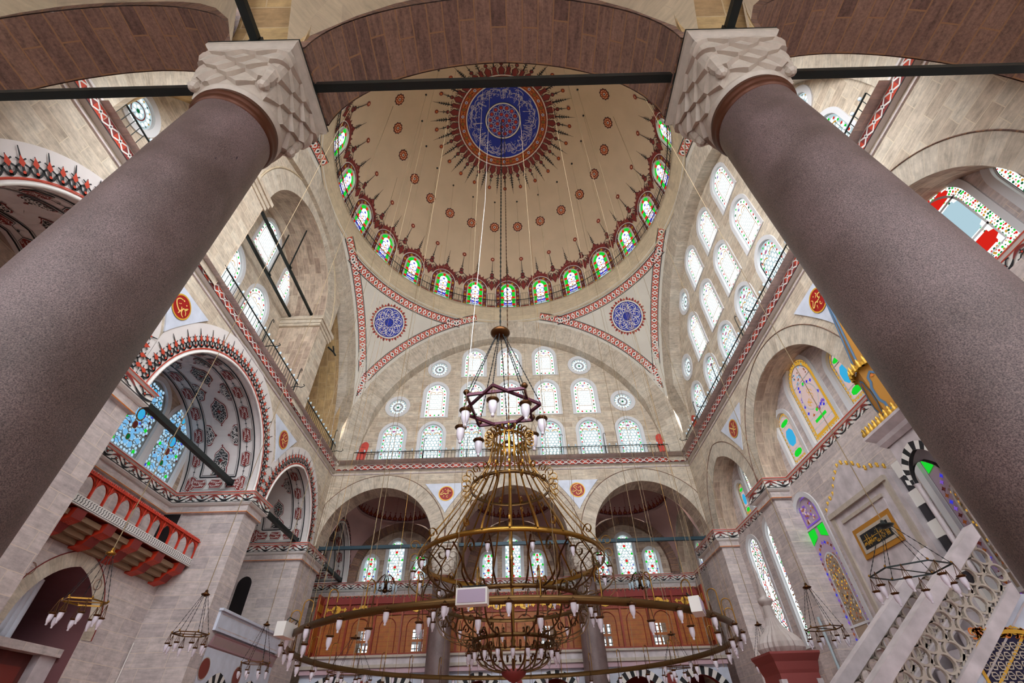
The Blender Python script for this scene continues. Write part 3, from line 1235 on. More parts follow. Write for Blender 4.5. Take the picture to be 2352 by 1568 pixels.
        ink.disc((0, 0), R_ * 0.1, G_DGREEN, 2, 8)
    elif kind == 'dome':
        # green and red border blocks, white field with blue and red scrolls
        O = inset_outline(w, h, 0.03, 24)
        I = inset_outline(w, h, 0.27, 24)
        L = arclen(O)
        for i in range(len(O) - 1):
            t = (i / (len(O) - 1))
            ink.poly([O[i], O[i + 1], I[i + 1], I[i]], G_GREEN, 0)
        for s in (-1, 1):
            for v in (0.25, 0.95, 1.62):
                ink.poly([(s * (w / 2 - 0.03), v), (s * (w / 2 - 0.03), v + 0.22), (s * (w / 2 - 0.27), v + 0.22), (s * (w / 2 - 0.27), v)], G_RED, 1)
        ink.poly([(-0.11, h - 0.02), (0.11, h - 0.02), (0.09, h - 0.3), (-0.09, h - 0.3)], G_RED, 1)
        ink.poly(I, G_WHITE, 1)
        ink.line(I, 0.02, LEAD, 2, True)
        ink.star((0, h - 0.55), 0.13, G_BLUE, 3, 5, 0.45)
        for vv, mt, m2 in ((h - 1.0, G_BLUE, G_RED), (h - 1.5, G_RED, G_BLUE), (h - 1.95, G_BLUE, G_BLUE)):
            for s in (-1, 1):
                ink.line([(s * (0.17 + 0.14 * cos(t)), vv + 0.2 * sin(t)) for t in [-2.3 + 4.6 * k / 10 for k in range(11)]], 0.05, mt, 3)
            ink.disc((0, vv), 0.07, G_GOLD, 3, 8)
            ink.star((0, vv - 0.24), 0.09, m2, 3, 4, 0.5)
        ink.poly([(-0.28, 0.35), (0.28, 0.35), (0.28, 0.52), (-0.28, 0.52)], G_BLUE, 3)
    elif kind == 'aisle':
        blobs(ink, w, h, 0.1, 0.205, G_WHITE, 1, 0.06)
        for k, v in enumerate([h * 0.86, h * 0.70, h * 0.36, h * 0.1]):
            ink.star((0, v), 0.13 if k else 0.1, G_RED, 3, 6, 0.55)
            ink.star((0, v - 0.13), 0.07, G_GREEN, 4, 4, 0.6)
        for k, v in enumerate([h * 0.88, h * 0.52, h * 0.08]):
            for s in (-1, 1):
                ink.disc((s * w * (0.2 if k == 0 else 0.34), v), 0.075, G_GREEN, 3, 8)
        ink.line([(0, h * 0.36), (-w * 0.22, h * 0.52), (0, h * 0.68), (w * 0.22, h * 0.52), (0, h * 0.36)], 0.02, G_DGREEN, 2)
        for s in (-1, 1):
            flake(ink, (s * w * 0.3, h * 0.27), 0.05, G_BLUE, 3)
            flake(ink, (s * w * 0.22, h * 0.2), 0.05, G_RED, 3)
    elif kind == 'blue':
        gl.poly(G, lambda u, v: loc(u, v, gy + 0.002), plain('plaster_tracery', (150, 160, 160), 0.8))
        blobs(ink, w, h, 0.12, 0.155, glow('glass_milk_blue', (176, 214, 240), 0.95), 1, 0.14, 6)
        blobs(ink, w * 0.95, h, 0.2, 0.31, glow('glass_clear_blue', (120, 186, 236), 0.95), 2, 0.3, 5)
        for u, v, mt, r in ((0, 0.5, G_CYAN, 0.17), (0, 0.68, P_DRED, 0.09), (0, 0.82, G_CYAN, 0.12), (0, 0.36, P_DRED, 0.1), (0, 0.2, G_DGREEN, 0.08)):
            ink.disc((u, h * v), r * 1.35, P_OCHRE, 3, 14, r * 1.6)
            ink.disc((u, h * v), r, mt, 4, 14, r * 1.25)
        for k in range(30):
            p = (random.uniform(-w / 2, w / 2), random.uniform(0.2, h - 0.3))
            if inside(p, w, h, 0.2) and abs(p[0]) > 0.15:
                ink.star(p, 0.07, (G_DGREEN, P_DRED, G_BLUE, P_DRED)[k % 4], 4, 4, 0.5)
        for s in (-1, 1):
            for t in range(9):
                v = h * (0.08 + 0.09 * t)
                ink.line([(s * w * 0.08, v), (s * w * 0.2, v + 0.12), (s * w * 0.34, v + 0.02)], 0.03, plain('plaster_tracery', (150, 160, 160), 0.8), 3)
            for v in (0.1, 0.38, 0.6):
                ink.disc((s * w * 0.3, h * v), 0.075, G_GREEN, 4, 8)
    elif kind == 'lancet':
        ink.poly(inset_outline(w, h, 0.12, 24), G_WHITE, 0)
        cell = 0.19
        row = 0
        v = 0.2
        while v < h:
            for i in range(-5, 6):
                u = i * cell + (row % 2) * cell / 2
                if inside((u, v), w, h, 0.2):
                    if abs(u) < 0.16 and h * 0.42 < v < h * 0.66:
                        continue
                    t = random.uniform(0, pi)
                    q = 0.085
                    ink.line([(u - q * cos(t), v - q * sin(t)), (u + 0.03 * sin(t), v - 0.03 * cos(t)), (u + q * cos(t), v + q * sin(t))], 0.05, (P_DRED, G_DGREEN, P_OCHRE, G_RED)[random.randrange(4)], 2)
                    if random.random() < 0.25:
                        ink.disc((u + 0.06, v + 0.06), 0.035, (G_BLUE, G_GREEN, G_RED)[random.randrange(3)], 3, 6)
            v += cell * 0.62
            row += 1
        ink.line([(-w * 0.34, h * 0.2), (w * 0.34, h * 0.2)], 0.03, LEAD, 3)
        ink.line([(-0.2, h * 0.4), (0, h * 0.36), (0.2, h * 0.4), (0.2, h * 0.64), (0, h * 0.69), (-0.2, h * 0.64)], 0.03, P_OCHRE, 3, True)
    elif kind in ('garden',):
        # green floral border, white octagon between two red cartouches
        I = inset_outline(w, h, 0.13, 24)
        ink.poly(I, G_WHITE, 0)
        for dd, st in ((0.17, 0.085), (0.235, 0.085), (0.30, 0.085), (0.36, 0.085)):
            for i, p in enumerate(border_path(w, h, dd, st)):
                flake(ink, (p[0] + random.uniform(-.015, .015), p[1] + random.uniform(-.015, .015)), random.choice((0.02, 0.034)), (G_GREEN, G_DGREEN, G_GOLD, G_RED)[(i * 3 + int(dd * 10)) % 4], 2)
        J = inset_outline(w, h, 0.38, 20)
        ink.line(J, 0.06, FRAMEW, 4, True)
        x = J[0][0] - 0.03
        for v in (0.32, 0.72):
            ink.line([(x, h * v), (-x, h * v)], 0.06, FRAMEW, 4)
        for i, p in enumerate(border_path(w * 0.86, h * 0.97, 0.42, 0.08)):
            flake(ink, p, 0.032, (G_GREEN, G_GOLD, G_DGREEN, G_RED)[i % 4], 2)
        W_ = -x - 0.05
        q = 0.12
        def octo(v0, v1, mt):
            ink.poly([(-W_, v0 + q), (-W_ + q, v0 + q * .6), (-W_ + q, v0), (W_ - q, v0), (W_ - q, v0 + q * .6), (W_, v0 + q), (W_, v1 - q), (W_ - q, v1 - q * .6), (W_ - q, v1), (-W_ + q, v1), (-W_ + q, v1 - q * .6), (-W_, v1 - q)], mt, 3)
        octo(h * 0.34, h * 0.70, G_SKY)
        octo(h * 0.16, h * 0.29, G_RED)
        octo(h * 0.75, h * 0.86, G_RED)
    elif kind == 'tall':
        gl.poly(G, lambda u, v: loc(u, v, gy + 0.002), plain('beige_lattice', (170, 150, 130), 0.8))
        ink.poly(inset_outline(w, h, 0.12, 24), plain('mauve_plaster', (190, 168, 186), 0.8), 0)
        for i, p in enumerate(border_path(w, h * 0.7, 0.24, 0.17)):
            ink.star(p, 0.075, (G_PURPLE, G_BLUE, P_ORANGE, P_DRED)[i % 4], 2, 4, 0.5)
        J = inset_outline(w, h * 0.66, 0.4, 20)
        ink.poly(J, plain('beige_lattice', (170, 150, 130), 0.8), 2)
        ink.line(J, 0.06, FRAMEW, 4, True)
        for i in range(260):
            u, v = random.uniform(-w * 0.25, w * 0.25), random.uniform(0.9, h * 0.57)
            ink.disc((u, v), 0.035, (G_GOLD, P_ORANGE, plain('olive_speck', (120, 110, 90), 0.8), plain('beige_lattice', (170, 150, 130), 0.8), FRAMEW)[i % 5], 3, 5)
        for v in (0.07, 0.15):
            ink.line([(-w * 0.4, h * v), (w * 0.4, h * v)], 0.07, FRAMEW, 5)
        x = w / 2 - 0.15
        for s in (-1, 1):
            ink.poly([(s * x, h * 0.66), (s * x, h * 0.76), (s * 0.1, h * 0.76), (s * 0.12, h * 0.70)], G_GREEN, 3)
        ink.line([(-x, h * 0.77), (x, h * 0.77)], 0.06, FRAMEW, 5)
        K = [(px * 0.72, h * 0.79 + (pz_ - 0.12) * 0.2) for px, pz_ in inset_outline(w, h, 0.12, 16)]
        ink.line(K, 0.07, G_PURPLE, 3, True)
        for i in range(40):
            ink.star((random.uniform(-w * 0.25, w * 0.25), random.uniform(h * 0.81, h * 0.93)), 0.06, (P_ORANGE, G_PINK, G_PURPLE)[i % 3], 4, 4, 0.5)
    elif kind in ('qibla', 'qiblab'):
        # gilt border with cyan and green cartouches on blush ground
        I = inset_outline(w, h, 0.12, 24)
        ink.poly(I, G_GOLD, 0)
        for i, p in enumerate(border_path(w, h, 0.19, 0.16)):
            ink.line([(p[0] - 0.05, p[1] - 0.05), (p[0] + 0.05, p[1] + 0.05)], 0.022, FRAMEW, 2)
            ink.line([(p[0] + 0.05, p[1] - 0.05), (p[0] - 0.05, p[1] + 0.05)], 0.022, FRAMEW, 2)
        dd = 0.26 if w < 1.5 else 0.36
        J = inset_outline(w, h, dd, 20)
        ink.poly(J, G_PINK, 3)
        ink.line(J, 0.05, FRAMEW, 5, True)
        x = -J[0][0]
        if kind == 'qiblab':
            for v in (0.27, 0.70):
                ink.line([(-x, h * v), (x, h * v)], 0.05, FRAMEW, 5)
            q = x * 0.8
            for v, mt, hh in ((0.19, G_GREEN, 0.11 * h), (0.485, G_CYAN, 0.3 * h), (0.765, G_GREEN, 0.09 * h)):
                c0 = h * v
                a = hh / 2
                ink.poly([(-q, c0 - a * 0.45), (-q * 0.5, c0 - a), (q * 0.5, c0 - a), (q, c0 - a * 0.45), (q, c0 + a * 0.45), (q * 0.5, c0 + a), (-q * 0.5, c0 + a), (-q, c0 + a * 0.45)], mt, 5)
        else:
            for v in (0.16, 0.27, 0.70):
                ink.line([(-x, h * v), (x, h * v)], 0.05, FRAMEW, 5)
            for i in range(34):
                u, v = random.uniform(-x + 0.06, x - 0.06), random.uniform(h * 0.29, h * 0.68)
                ink.star((u, v), 0.09, (G_PURPLE, P_ORANGE, G_BLUE)[i % 3], 4, 4, 0.5)
            ink.disc((0, h * 0.485), x * 0.82, FRAMEW, 5, 24, h * 0.16)
            ink.disc((0, h * 0.485), x * 0.72, G_PINK, 6, 24, h * 0.145)
            for i in range(8):
                ink.spiral((random.uniform(-0.2, 0.2), h * (0.4 + 0.02 * i)), 0.12, 0.9, i, 0.03, G_GOLD, 7)
            for s in (0.31, 0.66):
                ink.disc((0, h * s), 0.07, G_GREEN, 6, 8)
            for i in range(24):
                u, v = random.uniform(-x * 0.75, x * 0.75), random.uniform(h * 0.72, h * 0.86)
                ink.star((u, v), 0.06, (G_CYAN, P_ORANGE)[i % 2], 4, 4, 0.4)
            ink.poly([(-x * 0.6, h * 0.2), (x * 0.6, h * 0.2), (x * 0.6, h * 0.235), (-x * 0.6, h * 0.235)], G_GREEN, 5)
    random.setstate(rnd)
    fo = fr.build('window_frame')
    go = gl.build('stained_pane')
    PROTO[key] = (fo, go)
    fo['proto'] = go['proto'] = 1
    return fo, go


USED = set()


def window(kind, w, h, x, y, z, rz, label):
    fo, go = window_proto(kind, w, h)
    NWIN[0] += 1
    r = bpy.data.objects.new('window_%d' % NWIN[0], None)
    r.location = (x, y, z)
    r.rotation_euler = (0, 0, rz)
    COL.objects.link(r)
    tag(r, label, None, None, 'structure')
    for o in (fo, go):
        if o.name in USED:
            c = o.copy()
            COL.objects.link(c)
        else:
            c = o
            USED.add(o.name)
        c.parent = r
    return r


ordn = ['leftmost', 'second from left', 'third from left', 'middle', 'third from right', 'second from right', 'rightmost']
for i, c in enumerate(ROW3):
    window('row3', 1.62, 2.85, c, 11.05, 14.8, 0, '%s window of the lowest row in the far tympanum' % ordn[i])
    window('row3', 1.62, 2.85, 11.0, c, 14.8, -pi / 2, '%s window of the lowest row in the right tympanum' % ('nearest', 'second nearest', 'third nearest', 'middle', 'third from the far end', 'second from the far end', 'farthest')[i])
nth = ['nearest', 'second nearest', 'third nearest', 'middle', 'third from the far end', 'second from the far end', 'farthest']
for i, c in enumerate(ROW2):
    window('rowb', 1.62, 2.85, c, 11.05, 18.02, 0, '%s window of the middle row in the far tympanum' % ordn[i + 1])
    window('rowb', 1.62, 2.85, 11.0, c, 18.02, -pi / 2, '%s window of the middle row in the right tympanum' % nth[i + 1])
for i, c in enumerate(ROW1):
    window('rowb', 1.62, 2.6, c, 11.05, 21.3, 0, '%s window of the top row in the far tympanum' % ('left', 'middle', 'right')[i])
    window('rowb', 1.62, 2.6, 11.0, c, 21.3, -pi / 2, '%s window of the top row in the right tympanum' % ('near', 'middle', 'far')[i])
for i, (c, z) in enumerate(CIR):
    window('round', 1.48, 1.48, c, 11.05, z, 0, '%s %s round window in the far tympanum' % (('lower', 'upper')[i // 2], ('left', 'right')[i % 2]))
    window('round', 1.48, 1.48, 11.0, c, z, -pi / 2, '%s %s round window in the right tympanum' % (('lower', 'upper')[i // 2], ('near', 'far')[i % 2]))
for y, z, w, h in ((-1.4, 16.9, 2.0, 3.1), (1.4, 16.9, 2.0, 3.1), (0, 21.1, 2.0, 2.75), (2.75, 20.9, 1.3, 2.3)):
    window('rowb', w, h, -12.85, y, z, pi / 2, 'arched window in the deep vaulted bay of the left gallery')
window('round', 1.48, 1.48, -12.0, -8.6, 17.75, pi / 2, 'round rosette window of the left gallery above the near capital')
for y in (-1.95, 0.15, 2.25):
    window('blue', 1.9, 3.2, -14.1, y, 9.95, pi / 2, 'blue and red stained window in the large painted recess')
for (y, z0, w, h), k in zip(RW, ('qibla', 'qiblab', 'qiblab', 'qiblab', 'garden', 'garden', 'garden', 'garden', 'aisle', 'aisle')):
    window(k, w, h, 11.75, y, z0, -pi / 2, 'coloured window in the recesses of the right wall')
window('lancet', 1.35, 4.75, 11.45, 8.35, 4.3, -pi / 2, 'far tall lancet window low in the right wall')
window('lancet', 1.35, 4.85, 11.45, 6.2, 4.3, -pi / 2, 'near tall lancet window low in the right wall')
window('tall', 1.6, 5.2, 11.45, 3.2, 3.7, -pi / 2, 'tall purple and gilt window beside the prayer niche')
window('tall', 1.6, 5.0, 11.45, -3.3, 3.7, -pi / 2, 'green and purple window between the prayer niche and the pulpit canopy')
for c, z0, w, h in FW:
    window('aisle', w, h, c, AY, z0, 0, 'white and red stained window in the far aisle wall')

# rectangular grilled windows behind the wooden screen
mg, mf = MB(), MB()
mf.box((-0.62, 0.06, 0), (0.62, 0.1, 0.06), FRAMEW)
mg.face([loc(-0.6, 0.02, -0.16), loc(0.6, 0.02, -0.16), loc(0.6, 2.28, -0.16), loc(-0.6, 2.28, -0.16)], G_WHITE)
for i in range(5):
    mf.box((-0.6 + i * 0.28, 0.1, 0), (-0.56 + i * 0.28, 0.14, 2.3), IRON)
for i in range(9):
    mf.box((-0.62, 0.1, i * 0.28), (0.62, 0.14, i * 0.28 + 0.04), IRON)
mf.box((-0.62, 0.08, 1.08), (0.62, 0.16, 1.28), FRAMEW)
mf.box((-0.1, 0.08, 0), (0.1, 0.16, 2.3), FRAMEW)
gf, gg = mf.build('window_grille'), mg.build('window_pane')
for i, (c, z) in enumerate(LOWW):
    NWIN[0] += 1
    r = bpy.data.objects.new('window_%d' % NWIN[0], None)
    r.location = (c, AY, z)
    COL.objects.link(r)
    tag(r, 'bright square-grilled window behind the wooden screen', None, None, 'structure')
    for o in (gf, gg):
        k = o if i == 0 else o.copy()
        if i:
            COL.objects.link(k)
        k.parent = r

# ================================================================== painted decoration
def domefn(u, v, w=0.0):
    el = v / RD
    az = u / (RD * max(0.05, cos(el)))
    r = RD - w
    return Vector((r * cos(el) * sin(az), r * cos(el) * cos(az), ZD + r * sin(el)))


def turned(o, az, first):
    c = o if first else o.copy()
    if not first:
        COL.objects.link(c)
    c.parent = DOME
    c.rotation_euler = (0, 0, -az)
    return c


# dome windows: same builder on the curved surface
_loc = loc
V0 = 0.28
_em = (V0 + 1.2) / RD
_c0 = Vector((0, RD * cos(_em), ZD + RD * sin(_em)))
_n0 = Vector((0, -cos(_em), -sin(_em)))
_u0 = Vector((0, -sin(_em), cos(_em)))
loc = lambda u, v, w=0.0: _c0 + Vector((1, 0, 0)) * u + _u0 * (v - 1.2) + _n0 * (w + 0.2)
fo, go = window_proto('dome', 1.2, 2.42)
loc = _loc
for i in range(24):
    NWIN[0] += 1
    r = bpy.data.objects.new('window_%d' % NWIN[0], None)
    r.rotation_euler = (0, 0, -radians(15 * i))
    COL.objects.link(r)
    tag(r, 'small green and red bordered window at the foot of the painted dome', None, None, 'structure')
    for o in (fo, go):
        k = o
        if i:
            k = o.copy()
            COL.objects.link(k)
        k.parent = r

# painted surround of one window
ink = Ink(domefn, w0=0.012)
O1 = [(x, z + V0) for x, z in inset_outline(1.98, 2.82, 0.0, 28)]
O2 = [(x, z + V0) for x, z in inset_outline(1.22, 2.44, 0.0, 28)]


def legs(P, n=7):
    a, b, c, d = P[0], P[1], P[-2], P[-1]
    m = lambda p, q, t: (p[0] + (q[0] - p[0]) * t, p[1] + (q[1] - p[1]) * t)
    return [m(a, b, i / n) for i in range(n)] + P[1:-1] + [m(c, d, (i + 1) / n) for i in range(n)]


O1, O2 = legs(O1), legs(O2)


def bandink(ink, P, Q, mat, lv):
    for i in range(len(P) - 1):
        ink.poly([P[i], P[i + 1], Q[i + 1], Q[i]], mat, lv)


def lerpP(P, Q, t):
    return [(a[0] + (b[0] - a[0]) * t, a[1] + (b[1] - a[1]) * t) for a, b in zip(P, Q)]


# dark red scalloped crest
H = [(x * 1.22, V0 + (z - V0) * 1.10) for x, z in O1[10:-10]]
bandink(ink, O1[10:-10], H, P_DRED, 0)
for k in range(1, len(H) - 1, 2):
    x, z = H[k]
    n = Vector((x, z - 1.7)).normalized()
    t = Vector((-n.y, n.x))
    ink.poly([(x - t.x * 0.1, z - t.y * 0.1), (x + n.x * 0.17, z + n.y * 0.17), (x + t.x * 0.1, z + t.y * 0.1)], P_DRED, 1)
    ink.line([(x, z), (x + n.x * 0.2, z + n.y * 0.2)], 0.03, P_BLACK, 2)
bandink(ink, O1, O2, P_DRED, 2)
bandink(ink, O1, lerpP(O1, O2, 0.12), P_WHITE, 3)
bandink(ink, lerpP(O1, O2, 0.16), lerpP(O1, O2, 0.24), P_BLACK, 3)
bandink(ink, lerpP(O1, O2, 0.9), O2, P_WHITE, 3)
M_ = lerpP(O1, O2, 0.55)
Lm = arclen(M_)
n = 15
for i in range(n):
    t = Lm[-1] * (i + 0.5) / n
    k = max(j for j in range(len(Lm) - 1) if Lm[j] <= t)
    f = (t - Lm[k]) / (Lm[k + 1] - Lm[k])
    p = (M_[k][0] + (M_[k + 1][0] - M_[k][0]) * f, M_[k][1] + (M_[k + 1][1] - M_[k][1]) * f)
    if i % 2 == 0:
        ink.star(p, 0.125, P_OCHRE, 4, 6, 0.8)
        ink.disc(p, 0.05, P_GOLD, 5, 8)
    else:
        ink.disc(p, 0.10, P_BLACK, 4, 10)
        ink.spiral(p, 0.085, 0.9, i, 0.03, P_WHITE, 5, 10)
        ink.disc((p[0], p[1] - 0.03), 0.035, P_RED, 6, 6)
# spire over the window
ztop = V0 + 2.82 * 1.10
ink.poly([(-0.3, ztop), (0.3, ztop), (0.12, ztop + 0.15), (0, ztop + 0.42), (-0.12, ztop + 0.15)], P_DRED, 3)
ink.line([(-0.3, ztop), (-0.12, ztop + 0.15), (0, ztop + 0.42), (0.12, ztop + 0.15), (0.3, ztop)], 0.035, P_BLACK, 4)
ink.line([(0, ztop + 0.3), (0, 4.95)], [0.07, 0.015], P_BLACK, 4)
for k, (zz, q) in enumerate(((0.45, 0.13), (0.6, 0.11), (0.75, 0.09), (0.9, 0.06))):
    ink.line([(-q, ztop + zz + 0.07), (0, ztop + zz), (q, ztop + zz + 0.07)], 0.05, P_BLACK, 5)
S_SUR = ink.mb.build('painted_window_surround')

# arabesque between two windows, with its stem and ball
ink = Ink(domefn, w0=0.012)
zc_ = 2.62
ink.poly([(-0.24, zc_), (-0.1, zc_ + 0.3), (0, zc_ + 0.42), (0.1, zc_ + 0.3), (0.24, zc_), (0.12, zc_ - 0.3), (0, zc_ - 0.55), (-0.12, zc_ - 0.3)], P_DRED, 1)
ink.line([(-0.24, zc_), (-0.1, zc_ + 0.3), (0, zc_ + 0.42), (0.1, zc_ + 0.3), (0.24, zc_), (0.12, zc_ - 0.3), (0, zc_ - 0.55), (-0.12, zc_ - 0.3)], 0.03, P_BLACK, 2, True)
for s in (-1, 1):
    ink.spiral((s * 0.30, zc_ + 0.28), 0.19, 0.9, pi / 2, 0.05, P_BLACK, 2, 12, s)
    ink.spiral((s * 0.30, zc_ - 0.12), 0.15, 0.8, -pi / 2, 0.045, P_BLACK, 2, 12, -s)
    ink.line([(s * 0.1, zc_ + 0.75), (s * 0.34, zc_ + 0.62), (s * 0.46, zc_ + 0.3), (s * 0.4, zc_)], 0.05, P_BLACK, 2)
    ink.disc((s * 0.16, zc_ + 0.05), 0.04, P_OCHRE, 3, 6)
ink.disc((0, zc_ + 0.72), 0.17, P_DRED, 3, 10)
ink.disc((0, zc_ + 0.98), 0.14, P_DRED, 3, 10)
ink.ring((0, zc_ + 0.72), 0.15, 0.19, P_BLACK, 4, 12)
ink.ring((0, zc_ + 0.98), 0.12, 0.16, P_BLACK, 4, 12)
ink.line([(0, zc_ + 1.05), (0, 4.9)], [0.07, 0.025], P_BLACK, 4)
ink.line([(-0.09, zc_ + 1.32), (0, zc_ + 1.25), (0.09, zc_ + 1.32)], 0.05, P_BLACK, 5)
ink.disc((0, 5.0), 0.17, P_DRED, 5, 12)
ink.star((0, 5.0), 0.11, P_ORANGE, 6, 6, 0.6)
ink.disc((0, 5.0), 0.04, P_WHITE, 7, 6)
# lower panel and flower band
for (a, b) in (((-0.30, 0.62), (0.30, 1.75)),):
    q = [(a[0], a[1]), (b[0], a[1]), (b[0], b[1]), (a[0], b[1])]
    ink.line(q, 0.035, P_BLACK, 1, True)
    ink.line([(x * 1.18, zc if False else z + (0.06 if z > 1 else -0.06)) for x, z in q], 0.02, P_BLACK, 1, True)
for x in (-0.12, 0.12):
    ink.line([(x, 0.62), (x, 1.75)], 0.02, P_BLACK, 1)
ink.poly([(-0.42, 0.18), (0.42, 0.18), (0.42, 0.5), (-0.42, 0.5)], P_DRED, 1)
for k in range(-2, 3):
    ink.star((k * 0.17, 0.34), 0.09, P_OCHRE if k else P_BLACK, 3, 4, 0.6)
    ink.disc((k * 0.17, 0.34), 0.035, P_GOLD, 4, 6)
S_ARA = ink.mb.build('painted_arabesque')

# rosette
ink = Ink(domefn, w0=0.012)
c0 = (0, 7.79)
ink.fan(c0, [(c0[0] + (0.42 if i % 2 == 0 else 0.36) * cos(pi * i / 10), c0[1] + (0.42 if i % 2 == 0 else 0.36) * sin(pi * i / 10)) for i in range(20)], P_BLACK, 0)
ink.disc(c0, 0.345, P_DRED, 1, 20)
for k in range(10):
    t = 2 * pi * k / 10
    ink.disc((c0[0] + 0.25 * cos(t), c0[1] + 0.25 * sin(t)), 0.075, P_ORANGE, 2, 8)
    ink.disc((c0[0] + 0.25 * cos(t), c0[1] + 0.25 * sin(t)), 0.03, P_WHITE, 3, 6)
ink.disc(c0, 0.15, P_ORANGE, 2, 12)
ink.disc(c0, 0.1, P_WHITE, 3, 10)
ink.disc(c0, 0.06, P_BLACK, 4, 8)
S_ROS = ink.mb.build('painted_rosette')


def medfn(u, v, w=0.0):
    r = sqrt(u * u + v * v)
    a = atan2(v, u)
    e = r / RD
    q = RD - w
    return Vector((q * sin(e) * cos(a), q * sin(e) * sin(a), ZD + q * cos(e)))


# rays round the medallion
ink = Ink(medfn, w0=0.012)
r0 = 3.43
ink.poly([(-0.16, r0), (0.16, r0), (0.24, r0 + 0.42), (0.0, r0 + 0.72), (-0.24, r0 + 0.42)], P_DRED, 1)
ink.line([(-0.16, r0), (-0.24, r0 + 0.42), (0.0, r0 + 0.72), (0.24, r0 + 0.42), (0.16, r0)], 0.04, P_BLACK, 2)
for s in (-1, 1):
    ink.spiral((s * 0.30, r0 + 0.66), 0.13, 0.9, 0, 0.04, P_BLACK, 2, 10, s)
    ink.poly([(s * 0.2, r0), (s * 0.47, r0), (s * 0.45, r0 + 0.26)], P_DRED, 1)
    ink.line([(s * 0.2, r0 + 0.05), (s * 0.42, r0 + 0.35), (s * 0.36, r0 + 0.6)], 0.04, P_BLACK, 2)
ink.disc((0, r0 + 0.86), 0.13, P_DRED, 3, 10)
ink.ring((0, r0 + 0.86), 0.11, 0.15, P_BLACK, 4, 10)
ink.line([(0, r0 + 0.95), (0, 5.05)], [0.07, 0.025], P_BLACK, 3)
ink.line([(-0.1, r0 + 1.22), (0, r0 + 1.12), (0.1, r0 + 1.22)], 0.05, P_BLACK, 4)
ink.disc((0, 5.17), 0.15, P_DRED, 4, 12)
ink.star((0, 5.17), 0.1, P_ORANGE, 5, 6, 0.6)
a = radians(7.5)
f2 = sub(medfn, 0, 0, a)
k2 = Ink(f2, ink.mb, w0=0.012)
k2.poly([(-0.12, r0), (0.12, r0), (0.17, r0 + 0.5), (0.0, r0 + 0.85), (-0.17, r0 + 0.5)], P_DRED, 1)
k2.line([(0, r0 + 0.6), (0, 5.62)], [0.1, 0.012], P_BLACK, 3)
for zz, q in ((0.9, 0.16), (1.08, 0.13), (1.25, 0.11), (1.42, 0.08), (1.6, 0.05)):
    k2.line([(-q, r0 + zz + 0.09), (0, r0 + zz), (q, r0 + zz + 0.09)], 0.055, P_BLACK, 4)
S_RAY = ink.mb.build('painted_ray')

for i in range(24):
    turned(S_SUR, radians(15 * i), i == 0)
    turned(S_ROS, radians(15 * i + 7.5), i == 0)
    turned(S_ARA, radians(15 * i + 7.5), i == 0)
    turned(S_RAY, radians(15 * i), i == 0)

# central medallion
ink = Ink(medfn, w0=0.01)
ink.ring((0, 0), 2.77, 3.43, P_ORANGE, 0, 96)
ink.ring((0, 0), 2.74, 2.82, P_WHITE, 2, 96)
ink.ring((0, 0), 3.36, 3.43, P_WHITE, 2, 96)
ink.ring((0, 0), 2.86, 2.92, P_DRED, 2, 96)
ink.ring((0, 0), 3.26, 3.33, P_DRED, 2, 96)
for k in range(36):
    t = 2 * pi * k / 36
    c0 = (3.09 * cos(t), 3.09 * sin(t))
    ink.disc(c0, 0.17, P_DRED, 1, 10)
    ink.disc(c0, 0.12, (P_OCHRE, P_WHITE)[k % 2], 2, 10)
    ink.disc(c0, 0.07, (P_GREEN, P_BLUE)[k % 2], 3, 8)
    ink.disc(c0, 0.03, P_GOLD, 4, 6)
    c1 = (3.09 * cos(t + pi / 36), 3.09 * sin(t + pi / 36))
    ink.star(c1, 0.12, P_DRED, 3, 4, 0.4, t)
S_ = ink.mb.build('painted_flower_band', DOME)
ink = Ink(medfn, w0=0.01)
for q0, q1 in ((0.0, 0.7), (0.7, 1.4), (1.4, 2.1), (2.1, 2.77)):
    ink.ring((0, 0), q0, q1, P_BLUE, 1, 64)
S_ = ink.mb.build('painted_blue_disc', DOME)
# script ring: tall radial strokes with bowls and flourishes
ink = Ink(medfn, w0=0.012)
rs = random.Random(11)
SCR = plain('pale_script_paint', (198, 194, 214), 0.7)
ps = SCR


def pol(r, a):
    return (r * cos(a), r * sin(a))


k = 0
a = 0.0
while a < 2 * pi - 0.03:
    kind = rs.random()
    clus = 0.5 + 0.5 * sin(a * 5 + 1)
    if kind < 0.30 + 0.3 * clus:
        r1 = rs.uniform(1.55, 1.8)
        sl = rs.uniform(-0.12, 0.12)
        ink.line([pol(2.35, a), pol(r1, a + sl)], [0.045, 0.03], ps, 4)
        if rs.random() < 0.4:
            ink.line([pol(r1, a + sl), pol(r1 + 0.12, a + sl + 0.05)], 0.03, ps, 4)
        a += 0.035
    elif kind < 0.75:
        rr = rs.uniform(2.05, 2.45)
        w_ = rs.uniform(0.07, 0.14)
        ink.line([pol(rr + 0.17 * sin(pi * j / 8), a + w_ * (1 - cos(pi * j / 8)) / 1.0) for j in range(9)], [0.025 + 0.025 * sin(pi * j / 8) for j in range(9)], ps, 5)
        ink.line([pol(rr - 0.25 + 0.1 * sin(pi * j / 6), a + w_ * j / 4) for j in range(7)], 0.032, ps, 5)
        a += 0.06
    else:
        rr = rs.uniform(1.95, 2.5)
        ink.spiral(pol(rr, a), rs.uniform(0.08, 0.13), 1.0, rs.uniform(0, 6), 0.035, ps, 5, 10)
        ink.disc(pol(rs.uniform(1.7, 2.6), a + 0.03), 0.035, ps, 5, 4)
        a += 0.05
for j in range(120):
    a = rs.uniform(0, 2 * pi)
    rr = rs.uniform(2.1, 2.62)
    ink.line([pol(rr, a), pol(rr + 0.05, a + 0.05), pol(rr - 0.02, a + 0.11)], 0.025, ps, 4)
ink.mb.build('painted_script_ring', DOME)
